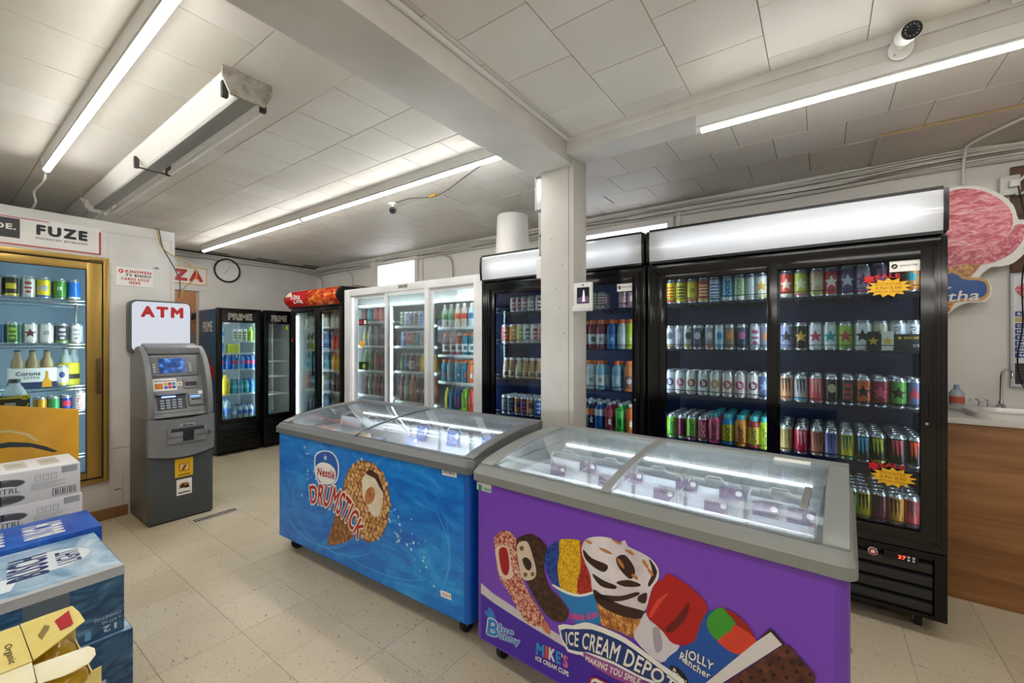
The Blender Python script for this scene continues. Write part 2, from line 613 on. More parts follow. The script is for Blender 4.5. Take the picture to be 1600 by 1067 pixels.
# walk-in cold room (its end wall carries the glass door)
XA = -4.56
cw = mat('#d9d8d6', .5)
CWM = m_ramp('cold_room_panel', [(0.3, '#d2d0cc'), (0.7, '#e1e0dd')], 2.5, world=True, rough=.5, bmp=.12, bscale=18)
ww = struct(mk('wall_walk_in', MB().box(XA - .08, XA, .87, 1.294, 0, 2.262).box(XA - .08, XA, -.6, .87, 2.05, 2.262).box(XA - .08, XA, -.6, .87, 0, .305).box(XA - .08, XA, -3.1, -.6, 0, 2.262)
       .box(XB, XA - .08, 1.214, 1.294, 0, 2.262), [CWM], bevel=.002), 'white panelled end wall of the walk-in cooler')
mk('cap_panel', MB().box(XB, XA + .004, -3.1, 1.298, 2.262, 2.345), [CWM], ww, bevel=.003)
mk('corner_bead', MB().box(XA - .002, XA + .004, 1.27, 1.298, 0, 2.262), [CWM], ww)
mk('panel_seam', MB().box(XA - .001, XA + .0012, .958, .961, .09, .32), [mat('#9b978f', .8)], ww)
mk('scratch', MB().box(XA - .001, XA + .0008, .905, .945, .215, .222), [mat('#5d5a55', .8)], ww)
mk('scratch', MB().box(XA - .001, XA + .0008, .89, 1.0, .545, .549), [mat('#7a766f', .8)], ww)
for k in range(34):
    mk('rivet', MB().box(XA - .001, XA + .001, .884, .887, .36 + k * .05, .364 + k * .05), [mat('#8d8981', .8)], ww)
inn = mat('#c2d6e4', .45)
struct(mk('wall_walk_in_inside', MB().box(-6.3, -6.26, -.6, 1.1, 0, 2.26).box(-6.3, XA - .08, 1.06, 1.1, 0, 2.26).box(-6.3, XA - .08, -.64, -.6, 0, 2.26).box(-6.3, XA - .08, -.6, 1.1, 2.2, 2.24).box(-6.3, XA - .08, -.6, 1.1, 0, .03), [inn]), 'pale blue inside of the walk-in cooler')
WOODB = m_ramp('oak_base', [(0.3, '#6d4a2a'), (0.5, '#8d6439'), (0.7, '#a0774a')], 6, (1, 12, 30), world=True, rough=.45)
struct(mk('baseboard_left', MB().box(XA, XA + .014, -1.0, .985, 0, .085), [WOODB], bevel=.003), 'brown wooden baseboard under the glass door')
bk = mat('#26231f', .8)

# ---------------------------------------------------------------- lamps
TUBEM = m_emit('tube_light', '#fffcf7', TUBE)
TUBEM2 = m_emit('tube_light_dim', '#fff6ea', TUBE)
def tube_light(label, x0, x1, y, z, top, n=1, group='linear tube lights on the ceiling'):
    t = thing('tube_light', label, 'light', (0.5 * (x0 + x1), y, z), 0, group)
    L = x1 - x0
    hs = MB().prism([(-.02, .0), (.02, 0), (.028, top - z), (-.028, top - z)], -L / 2, L / 2, 'x')
    hs.v = [(a, b, c + .012) for a, b, c in hs.v]
    mk('housing', hs, [mat('#d9d8d4', .4)], t)
    for k in range(n):
        a = -L / 2 + k * L / n + .01
        b = -L / 2 + (k + 1) * L / n - .01
        tb_ = MB().cyl((a, 0, 0), (b, 0, 0), .0165, 16)
        for i, f in enumerate(tb_.f):
            zc = sum(tb_.v[q][2] for q in f) / len(f)
            if len(f) == 4 and zc > .003:
                tb_.m[i] = 1
        mk('tube', tb_, [TUBEM, mat('#e9e8e4', .4)], t, smooth=60)
        for e in (a, b):
            mk('end_cap', MB().cyl((e - .012, 0, 0), (e + .012, 0, 0), .0185, 14), [mat('#e4e2dd', .4)], t, smooth=60)
    return t
tube_light('lit tube light above the walk-in cooler, with a loose cord', -4.03, -1.62, .475, 2.50, ZC)
tube_light('long lit tube light running between the wall clock and the boxed beam', -6.08, -1.50, 2.015, 2.50, ZC, 2)
tube_light('lit tube light under the cross beam above the black cooler', -.485, 1.92, 2.20, 2.42, 2.478)
# extra tubes added out of view to light the room
tube_light('added unseen tube light in the aisle behind the viewer', -3.6, -1.2, -1.3, 2.50, ZC)
tube_light('added unseen tube light over the till area behind the viewer', -.6, 2.4, -1.3, 2.50, ZC)
tube_light('added unseen tube light over the aisle before the purple freezer', -.75, 1.9, .25, 2.50, ZC)
mk('hook', MB().tube(bend([(-3.80, 2.015, 2.56), (-3.80, 2.0, 2.5), (-3.80, 1.985, 2.47), (-3.8, 2.03, 2.46)]), .004), [STEEL], None)
tag(bpy.data.objects['hook'], 'small metal hook hanging over the long ceiling tube light', 'hook')
cord = mk('loose_cord', MB().tube(bend([(-4.05, .475, 2.50), (-4.09, .47, 2.44), (-4.3, .45, 2.41), (-4.42, .47, 2.37), (-4.62, .47, 2.35)]), .006), [mat('#d8d5cd', .5)], None, smooth=60)
tag(cord, 'white cord dangling from the tube light onto the walk-in cooler roof', 'cord')
# the unlit old fluorescent fitting
fx = thing('fluorescent_fixture', 'old unlit fluorescent fixture with black sockets and one dull white tube', 'light', (-3.38, .845, 2.47))
en = mat('#dcdad4', .35)
pr = [(-.085, .095), (-.085, .085), (-.045, .03), (-.035, 0.0), (.035, 0.0), (.045, .03), (.085, .085), (.085, .095)]
mk('housing', MB().prism(pr, -1.32, 1.33, 'x'), [en], fx, bevel=.002)
mk('spine', MB().box(-1.32, 1.33, -.036, .036, -.014, .0), [mat('#8f918c', .4)], fx, bevel=.003)
for sx in (-1, 1):
    mk('reflector', MB().hexa([(-1.31, sx * .037, .002), (1.32, sx * .037, .002), (1.32, sx * .04, .004), (-1.31, sx * .04, .004), (-1.31, sx * .092, .062), (1.32, sx * .092, .062), (1.32, sx * .095, .064), (-1.31, sx * .095, .064)]), [en], fx)
plate = mk('end_plate', MB().prism([(-.1, .1), (-.1, .05), (-.07, -.012), (.07, -.012), (.1, .05), (.1, .1)], 1.33, 1.34, 'x'), [m_ramp('galvanised', [(.35, '#8f8a80'), (.65, '#b3aea3')], 30, rough=.45)], fx)
for x in (1.30, 0.02, -1.30):
    for sy in (-1, 1):
        mk('socket', MB().box(x - .012, x + .012, sy * .078 - .013, sy * .078 + .013, -.02, .05), [mat('#35332e', .5) if x > -1 else mat('#d8d6d0', .5)], fx, bevel=.006)
for xa_, xb_ in ((.04, 1.29), (-1.28, .0)):
    mk('tube', MB().cyl((xa_, .082, -.004), (xb_, .082, -.004), .0135, 12), [mat('#e6e5e0', .3)], fx, smooth=60)
mk('bracket', MB().box(.015, .03, -.08, .08, -.016, -.010), [mat('#3a3833', .5)], fx)
fx2 = thing('fluorescent_fixture', 'second old fluorescent fixture behind the first, half hidden by the walk-in cooler', 'light', (-5.75, .84, 2.47))
mk('housing', MB().prism(pr, -1.0, .9, 'x'), [en], fx2, bevel=.002)
mk('spine', MB().box(-1.0, .9, -.034, .034, -.012, .0), [mat('#b9b8b2', .4)], fx2, bevel=.003)
mk('tube', MB().cyl((-.95, .07, .0), (.9, .07, .0), .013), [mat('#e9e8e4', .3)], fx2, smooth=60)

# security cameras
def cam_bullet(label, loc, aim, base_n, scale=1.0, off=(0, 0, 0)):
    t = thing('security_camera', label, 'camera', loc, 0, 'white bullet security cameras')
    bn = Vector(base_n).normalized()
    am = Vector(aim).normalized()
    wm = mat('#ecebe8', .35)
    s = scale
    mk('mount', MB().cyl((0, 0, 0), bn * .016 * s, .038 * s, 24), [wm], t, bevel=.003)
    mk('neck', MB().cyl(bn * .01 * s, bn * .055 * s + Vector(off), .013 * s, 12), [wm], t, smooth=60)
    for sg in (-1, 1):
        o = bn.orthogonal().normalized() * sg * .027 * s
        mk('screw', MB().cyl(o + bn * .015 * s, o + bn * .019 * s, .004 * s, 8), [STEEL], t)
    c = bn * .062 * s + Vector(off)
    mk('body', MB().cyl(c - am * .035 * s, c + am * .055 * s, .031 * s, 24), [wm], t, bevel=.004)
    fa = mk('face', MB().cyl(c + am * .055 * s, c + am * .06 * s, .029 * s, 24), [mat('#151517', .15)], t, smooth=50)
    mk('lens', MB().cyl(c + am * .06 * s, c + am * .064 * s, .011 * s, 16), [mat('#1d2430', .05)], t, smooth=50)
    u = am.orthogonal().normalized()
    w = am.cross(u)
    for k in range(12):
        q = c + am * .06 * s + (u * math.cos(k * PI / 6) + w * math.sin(k * PI / 6)) * .019 * s
        mk('infrared_led', MB().cyl(q, q + am * .0015, .0022 * s, 6), [mat('#9a98a5', .3)], fa)
    ho = MB()
    for k in range(10):
        a0 = PI * k / 10; a1 = PI * (k + 1) / 10
    return t
cam_bullet('white bullet security camera with round mount on the cross beam', (.245, 2.158, 2.50), (.12, -.9, -.30), (-.05, -1, -.25), .98, (.012, .0, .03))
c2 = cam_bullet('white bullet security camera near the cross beam corner, facing away', (.62, 2.158, 2.53), (.6, -.6, .05), (-.1, -1, -.35), .9)
cam_bullet('small white bullet security camera on the ceiling beyond the boxed beam', (-2.93, 2.34, ZC - .002), (.75, -.65, -.25), (0, 0, -1), 1.0)
mk('junction_box', MB().box(.52, .64, 2.10, 2.157, 2.535, 2.567), [TRIMM], None, bevel=.006)
tag(bpy.data.objects['junction_box'], 'small white junction box above the second camera on the cross beam', 'junction box')
lead = mk('camera_lead', MB().tube(bend([(-2.9, 2.34, 2.565), (-2.7, 2.33, 2.56), (-2.45, 2.4, 2.558), (-1.9, 2.2, 2.563), (-1.6, 2.1, 2.565)]), .003), [mat('#55524b', .6)])
tag(lead, 'thin grey lead running along the ceiling from the small camera', 'cable')
yc = mk('yellow_connector', MB().cyl((-2.52, 2.37, 2.55), (-2.44, 2.36, 2.549), .009, 10), [mat('#c9a227', .5)], None, smooth=50)
tag(yc, 'small yellow plug lying along the ceiling lead', 'connector')

# ---------------------------------------------------------------- cables along the wall heads
def cable(pts, r, m, label, group=None, name='cable'):
    o = mk(name, MB().tube(bend(pts, 6), r, 6), [m], None, smooth=60)
    return tag(o, label, 'cable', group)
cm = [mat('#e2e0da', .5), mat('#d0cec7', .5), mat('#bdbab2', .5), mat('#eceae5', .45), mat('#8f8c84', .5)]
lab = 'slack white cable in the bundle strung along the top of the back wall'
for k in range(8):
    rnd = random.Random(40 + k)
    z0 = 2.55 - .0135 * k
    pts = [(-6.5, YW - .02, z0 - .02)]
    x = -6.1
    while x < 2.6:
        pts.append((x, YW - .015 - rnd.uniform(0, .02), z0 + rnd.uniform(-.018, .008)))
        x += rnd.uniform(.35, .7)
    cable(pts, rnd.choice((.005, .006, .0075)), cm[k % 5], lab, 'cables bundled along the back wall')
for k in range(4):
    rnd = random.Random(70 + k)
    z0 = 2.53 - .016 * k
    pts = [(XB + .012, 3.70, z0 - .03)]
    y = 3.4
    while y > 1.25:
        pts.append((XB + .008 + rnd.uniform(0, .012), y, z0 + rnd.uniform(-.012, .01)))
        y -= rnd.uniform(.3, .5)
    cable(pts, .005, cm[(k + 1) % 5], 'thin cable stapled along the top of the clock wall', 'cables along the clock wall')
for x, z1, lb in ((-6.35, 2.12, 'grey drop cable beside the room corner above the red-topped cooler'), (-5.55, 2.18, 'white drop cable down the wall behind the red-topped cooler'), (-3.55, 2.05, 'grey drop cable curving down the wall above the white cooler')):
    cable([(x - .2, YW - .03, 2.46), (x - .04, YW - .02, 2.40), (x, YW - .015, 2.3), (x + .01, YW - .015, z1)], .009, cm[2], lb)
gap = mk('trim_3', MB().box(XB, XB + .012, 1.3, 3.7, ZC - .022, ZC - .003), [mat('#3a352c', .8)])
struct(gap, 'dark gap strip between clock wall and ceiling')
pipe = mk('conduit', MB().tube(bend([(1.25, 2.75, ZC - .02), (.98, 3.1, ZC - .03), (.72, 3.5, ZC - .03), (.70, 3.66, ZC - .06), (.70, YW - .02, 2.35)]), .008, 8), [cm[0]], None, smooth=60)
tag(pipe, 'white conduit crossing the plain ceiling board to the wall', 'conduit')

# ---------------------------------------------------------------- drinks
def wrap(me_pts, me_faces, rad, off=.0006, ang=-PI / 2, step=.006):
    bm = bmesh.new()
    vs = [bm.verts.new((a, 0, b)) for a, b in me_pts]
    for f in me_faces:
        try:
            bm.faces.new([vs[i] for i in f])
        except ValueError:
            pass
    xs = [a for a, b in me_pts]
    x = min(xs) + step
    while x < max(xs):
        g = bm.verts[:] + bm.edges[:] + bm.faces[:]
        bmesh.ops.bisect_plane(bm, geom=g, plane_co=(x, 0, 0), plane_no=(1, 0, 0), dist=1e-6)
        x += step
    for v in bm.verts:
        t = ang + v.co.x / rad
        z = v.co.z
        v.co = ((rad + off) * math.cos(t), (rad + off) * math.sin(t), z)
    return bm

def decal_mesh(name, polys, rad, ang=-PI / 2, off=.0006):
    me = bpy.data.meshes.new(name)
    pts, fs = [], []
    for p in polys:
        o = len(pts)
        a = sum(p[i][0] * p[(i + 1) % len(p)][1] - p[(i + 1) % len(p)][0] * p[i][1] for i in range(len(p)))
        if a < 0:
            p = p[::-1]
        pts += p
        fs.append(list(range(o, o + len(p))))
    bm = wrap(pts, fs, rad, off, ang)
    bm.to_mesh(me)
    bm.free()
    me.materials.append(INK)
    return me

def text_decal(name, body, rad, w, z0, z1, ang=-PI / 2, turn=False, bold=.03, off=.0007):
    vs, fs = glyphs(body, bold)
    x0 = min(a[0] for a in vs); x1 = max(a[0] for a in vs)
    y0 = min(a[1] for a in vs); y1 = max(a[1] for a in vs)
    P = []
    for a, b, ly in vs:
        u, v = (a - x0) / (x1 - x0), (b - y0) / (y1 - y0)
        if turn:
            u, v = 1 - v, u
        t = ang + (u - .5) * w / rad
        q = rad + off + 3e-5 * ly
        P.append((q * math.cos(t), q * math.sin(t), z0 + (z1 - z0) * v))
    me = bpy.data.meshes.new(name)
    me.from_pydata(P, [], fs)
    me.materials.append(INK)
    return me

CANS = {}
def can_kind(kind):
    if kind in CANS:
        return CANS[kind]
    r, h = {'tall': (.0325, .156), 'std': (.0325, .122), 'slim': (.028, .155), 'fat': (.037, .16)}[kind]
    body = MB().lathe([(r * .78, 0), (r * .95, .006), (r, .012), (r, h * .16), (r, h * .55), (r, h - .018), (r * .93, h - .009), (r * .8, h - .003)], 22, ms=[2, 2, 1, 0, 0, 2, 2])
    lid = MB().lathe([(r * .8, h - .003), (r * .83, h - .001), (r * .83, h + .001), (r * .76, h + .001), (r * .72, h - .004), (.002, h - .004)], 22, cap=False)
    full = MB().lathe([(r * .78, 0), (r * .95, .006), (r, .012), (r, h * .16), (r, h * .55), (r, h - .018), (r * .93, h - .009), (r * .8, h - .003), (r * .83, h), (r * .77, h), (r * .73, h - .004), (.002, h - .004)], 16, ms=[2, 2, 1, 0, 0, 2, 2, 2, 2, 2, 2])
    tab = MB().box(-.011, .006, -.006, .006, h - .0035, h - .0015)
    CANS[kind] = (r, h, body.mesh('drink_can', [WHITE, WHITE, ALU], 50), lid.mesh('lid', [ALU], 50), full.mesh('drink_can', [WHITE, WHITE, ALU], 50), tab.mesh('pull_tab', [STEEL]))
    return CANS[kind]

def claw(s):
    out = []
    for k in (-1, 0, 1):
        x = k * .013 * s
        out.append([(x - .007 * s, .045 * s), (x - .001 * s, .047 * s), (x + .005 * s, .043 * s), (x + .003 * s, .02 * s), (x + .004 * s, 0), (x + .001 * s, -.03 * s - abs(k) * -.008 * s), (x - .002 * s, -.005 * s), (x - .004 * s, .02 * s)])
    return out

EMB = {}
def emblem(kind, ck, h, r, ang):
    key = (kind, ck, round(ang, 2))
    if key in EMB:
        return EMB[key]
    c = h * .5
    if kind == 'star':
        me = decal_mesh('emblem', [starpts(5, .037, .015, 0, c)], r, ang)
    elif kind == 'claw':
        me = decal_mesh('emblem', [[(a, b + c) for a, b in p] for p in claw(1.2)], r, ang)
    elif kind == 'b':
        me = decal_mesh('emblem', [ell(0, c, .026, .026)[:], ], r, ang)
    elif kind == 'band':
        me = decal_mesh('emblem', [rect(-.028, .028, c - .02, c + .02)], r, ang)
    elif kind == 'stripes':
        me = decal_mesh('emblem', [rect(-.028, .028, c - .035 + k * .02, c - .026 + k * .02) for k in range(4)], r, ang)
    elif kind == 'oval':
        me = decal_mesh('emblem', [ell(0, c + .01, .018, .024)], r, ang)
    elif kind == 'crest':
        me = decal_mesh('emblem', [ell(0, c + .03, .02, .012), rect(-.02, .02, c - .012, c + .002), ell(0, c - .035, .014, .01)], r, ang)
    elif kind.startswith('v:'):
        me = text_decal('emblem', kind[2:], r, .026, c - .052, c + .05, ang, True)
    else:
        w = .034 if len(kind) > 2 else .024
        me = text_decal('emblem', kind, r, w, c - .011, c + .019, ang)
    EMB[key] = me
    return me

def place_can(x, y, z, kind, c0, c1, emb, ec, label, group, ang=None, rot=None, extra=None):
    r, h, bme, lme, fme, tme = can_kind(kind)
    if ang is None:
        ang = math.atan2(-y, -x) if x > -4.4 else math.atan2(-y, -x)
        ang = round(ang / .12) * .12
    o = link('drink_can', bme, None, (x, y, z))
    setmat(o, 0, c0); setmat(o, 1, c1)
    tag(o, label, 'can', group)
    link('lid', lme, o)
    link('pull_tab', tme, o)
    if emb:
        e = link('emblem', emblem(emb, kind, h, r, ang), o)
        setmat(e, 0, ec)
        if emb == 'b':
            e2 = link('letter', _bl(r, h, ang), o)
            setmat(e2, 0, PAPER)
    return o

_BL = {}
def _bl(r, h, ang):
    k = round(ang, 2)
    if k not in _BL:
        _BL[k] = text_decal('letter', 'b', r, .018, h * .5 - .016, h * .5 + .019, ang, False, .045, .0013)
    return _BL[k]

def back_can(x, y, z, kind, c0, label, group):
    fme = can_kind(kind)[4]
    o = link('drink_can', fme, None, (x, y, z))
    setmat(o, 0, c0); setmat(o, 1, c0)
    tag(o, label, 'can', group)
    return o

BOT = {}
def bottle_kind(kind):
    if kind in BOT:
        return BOT[kind]
    # body profile, cap (r, z0, z1), label band (z0, z1)
    D = {
        'sport': ([(.028, 0), (.035, .006), (.036, .02), (.034, .05), (.036, .075), (.036, .12), (.034, .135), (.036, .15), (.030, .172), (.021, .182), (.0205, .19)], (.0215, .186, .214), (.035, .11)),
        'square': ([(.030, 0), (.036, .005), (.036, .03), (.033, .034), (.036, .04), (.036, .1), (.0365, .105), (.0365, .15), (.03, .165), (.016, .178), (.0155, .188)], (.017, .186, .206), (.104, .152)),
        'soda': ([(.022, 0), (.031, .006), (.033, .02), (.030, .045), (.032, .07), (.033, .11), (.0325, .14), (.026, .17), (.015, .198), (.0125, .215)], (.0145, .212, .23), (.085, .135)),
        'tea': ([(.03, 0), (.035, .006), (.035, .12), (.032, .14), (.022, .16), (.0165, .175)], (.0185, .172, .19), (.03, .115)),
        'energy': ([(.028, 0), (.034, .006), (.034, .13), (.033, .145), (.024, .158), (.019, .163)], (.022, .158, .188), (.02, .125)),
        'prime': ([(.029, 0), (.035, .006), (.035, .135), (.033, .155), (.024, .175), (.019, .18)], (.0205, .178, .205), (.0, .0)),
        'milk': ([(.03, 0), (.033, .005), (.033, .07), (.03, .1), (.019, .135), (.0165, .155)], (.019, .152, .172), (.012, .066)),
        'water': ([(.025, 0), (.031, .006), (.029, .03), (.031, .045), (.029, .07), (.031, .1), (.031, .12), (.024, .145), (.0125, .165), (.012, .172)], (.0145, .17, .186), (.07, .115)),
        'tallw': ([(.03, 0), (.037, .008), (.037, .19), (.033, .215), (.016, .245), (.014, .258)], (.0165, .255, .275), (.08, .16)),
        'jug': ([(.04, 0), (.05, .01), (.05, .15), (.044, .185), (.022, .215), (.02, .225)], (.023, .222, .245), (.05, .13)),
        'beer': ([(.028, 0), (.031, .005), (.031, .115), (.028, .135), (.0145, .165), (.013, .205)], (.0145, .203, .214), (.035, .09)),
    }[kind]
    prof, cap, lb = D
    body = MB().lathe(prof, 20).mesh('drink_bottle', [WHITE], 60)
    r, z0, z1 = cap
    capm = MB().lathe([(r, z0), (r * 1.02, z0 + .003), (r, z1 - .004), (r * .85, z1)], 18).mesh('cap', [WHITE], 50)
    labm = None
    if lb[1] > lb[0]:
        pr = [(rr + .0006, zz) for rr, zz in _sub(prof, lb[0], lb[1])]
        labm = MB().lathe(pr, 20, cap=False).mesh('label_wrap', [WHITE], 60)
    rr = max(p[0] for p in prof)
    BOT[kind] = (rr, prof[-1][1], body, capm, labm, lb)
    return BOT[kind]

def _sub(prof, a, b):
    def at(z):
        for (r0, z0), (r1, z1) in zip(prof, prof[1:]):
            if z0 <= z <= z1:
                return r0 + (r1 - r0) * (z - z0) / max(1e-6, z1 - z0)
        return prof[-1][0]
    zs = [a] + [z for r, z in prof if a < z < b] + [b]
    return [(at(z), z) for z in zs]

_BT = {}
def place_bottle(x, y, z, kind, body, cap, labc, text, tc, label, group, scale=1.0):
    rr, h, bm_, cm_, lm_, lb = bottle_kind(kind)
    ang = round(math.atan2(-y, -x) / .12) * .12
    o = link('drink_bottle', bm_, None, (x, y, z))
    o.scale = (scale,) * 3
    setmat(o, 0, body)
    tag(o, label, 'bottle', group)
    c = link('cap', cm_, o)
    setmat(c, 0, cap)
    if lm_ is not None and labc is not None:
        l_ = link('label_wrap', lm_, o)
        setmat(l_, 0, labc)
    if text:
        k = (kind, text, ang)
        if k not in _BT:
            if text == 'bolt':
                me = decal_mesh('lettering', [[(-.008, .05), (.012, .05), (.004, .075), (.014, .075), (-.006, .11), (0, .085), (-.01, .085)]], rr + .0006, ang)
            elif text == '#':
                me = decal_mesh('lettering', [ell(0, (lb[0] + lb[1]) / 2, .018, .02)], rr + .0006, ang)
            elif text.startswith('v:'):
                me = text_decal('lettering', text[2:], rr + .0006, .026, .03, .125, ang, True, .04)
            else:
                zc = (lb[0] + lb[1]) / 2 if lb[1] > lb[0] else .09
                me = text_decal('lettering', text, rr + .0006, .022 if len(text) < 2 else .04, zc - .013, zc + .013, ang, False, .04)
            _BT[k] = me
        e = link('lettering', _BT[k], o)
        setmat(e, 0, tc)
    return o

def C_(h, rough=.32, metal=0.0):
    return mat(h, rough, metal)
ORD = ['first', 'second', 'third', 'fourth', 'fifth', 'sixth', 'seventh', 'eighth', 'ninth', 'tenth', 'eleventh', 'twelfth']

def can_row(xs, y, z, kind, specs, where, group, behind=0, bstep=.072, jit=.004):
    """specs: (colour words, body, foot, emblem, emblem colour); the place words single each can out"""
    seen = {}
    for i, x in enumerate(xs):
        d, c0, c1, e, ec = specs[i][:5]
        kd = specs[i][5] if len(specs[i]) > 5 else kind
        lbl = d + ' can, ' + ORD[i] + ' along the ' + where
        place_can(x, y + random.uniform(-jit, jit), z, kd, C_(c0, .3, .08), C_(c1, .3, .08), e, C_(ec, .4) if ec else None, lbl, group)
        for b in range(behind):
            back_can(x + random.uniform(-.003, .003), y + bstep * (b + 1), z, kd, C_(c0, .3, .08), 'can queued behind the ' + ORD[i] + ' one along the ' + where, group)

def bottle_row(xs, y, z, kind, specs, where, group, behind=0, bstep=.08, kindword='bottle'):
    for i, x in enumerate(xs):
        d, body, cap, lb, t, tc = specs[i][:6]
        kd = specs[i][6] if len(specs[i]) > 6 else kind
        B = body if not isinstance(body, str) else C_(body, .15)
        Lb = lb if (lb is None or not isinstance(lb, str)) else C_(lb, .4)
        lbl = d + ' ' + kindword + ', ' + ORD[i] + ' along the ' + where
        place_bottle(x, y + random.uniform(-.004, .004), z, kd, B, C_(cap, .4), Lb, t, C_(tc, .4) if tc else None, lbl, group)
        for b in range(behind):
            place_bottle(x + random.uniform(-.003, .003), y + bstep * (b + 1), z, kd, B, C_(cap, .4), Lb, None, None, 'bottle queued behind the ' + ORD[i] + ' one along the ' + where, group)

# ---------------------------------------------------------------- coolers
BACKLIT = m_translucent('sign_panel', '#f2f4f6')
SIGNTUBE = m_emit('sign_tube', '#f2f6ff', 2.3)
LEDM = m_emit('led_strip', '#eef4ff', 9.0)
NAVY = mat('#183068', .5)
GLOSSB = mat('#08080a', .14)

def wire_shelf(parent, x0, x1, y0, y1, z, m, lip=.03, nx=26, r=.002):
    mb = MB()
    for k in range(nx + 1):
        x = x0 + (x1 - x0) * k / nx
        mb.box(x - r / 2, x + r / 2, y0, y1, z - .006, z - .003)
        mb.box(x - r / 2, x + r / 2, y0 - .002, y0, z - .004, z + lip)
    for zz in (z - .005, z + lip):
        mb.box(x0, x1, y0 - .004, y0, zz - .002, zz + .002)
    for q in range(4):
        y = y0 + (y1 - y0) * (q + .5) / 4
        mb.box(x0, x1, y - .002, y + .002, z - .010, z - .006)
    return mk('wire_shelf', mb, [m], parent)

def slab_shelf(parent, x0, x1, y0, y1, z, m):
    mb = MB().box(x0, x1, y0, y1, z - .008, z).box(x0, x1, y0 - .004, y0, z - .014, z + .012)
    return mk('shelf', mb, [m], parent)

def caster(parent, x, y, h, m=RUB):
    c = mk('caster', MB().box(x - .02, x + .02, y - .02, y + .02, h - .012, h).box(x - .021, x - .016, y - .016, y + .022, h * .4, h).box(x + .016, x + .021, y - .016, y + .022, h * .4, h), [STEEL], parent, bevel=.002)
    mk('wheel', MB().cyl((x - .013, y + .012, h * .42), (x + .013, y + .012, h * .42), h * .42, 18), [m], c, bevel=.004)
    return c

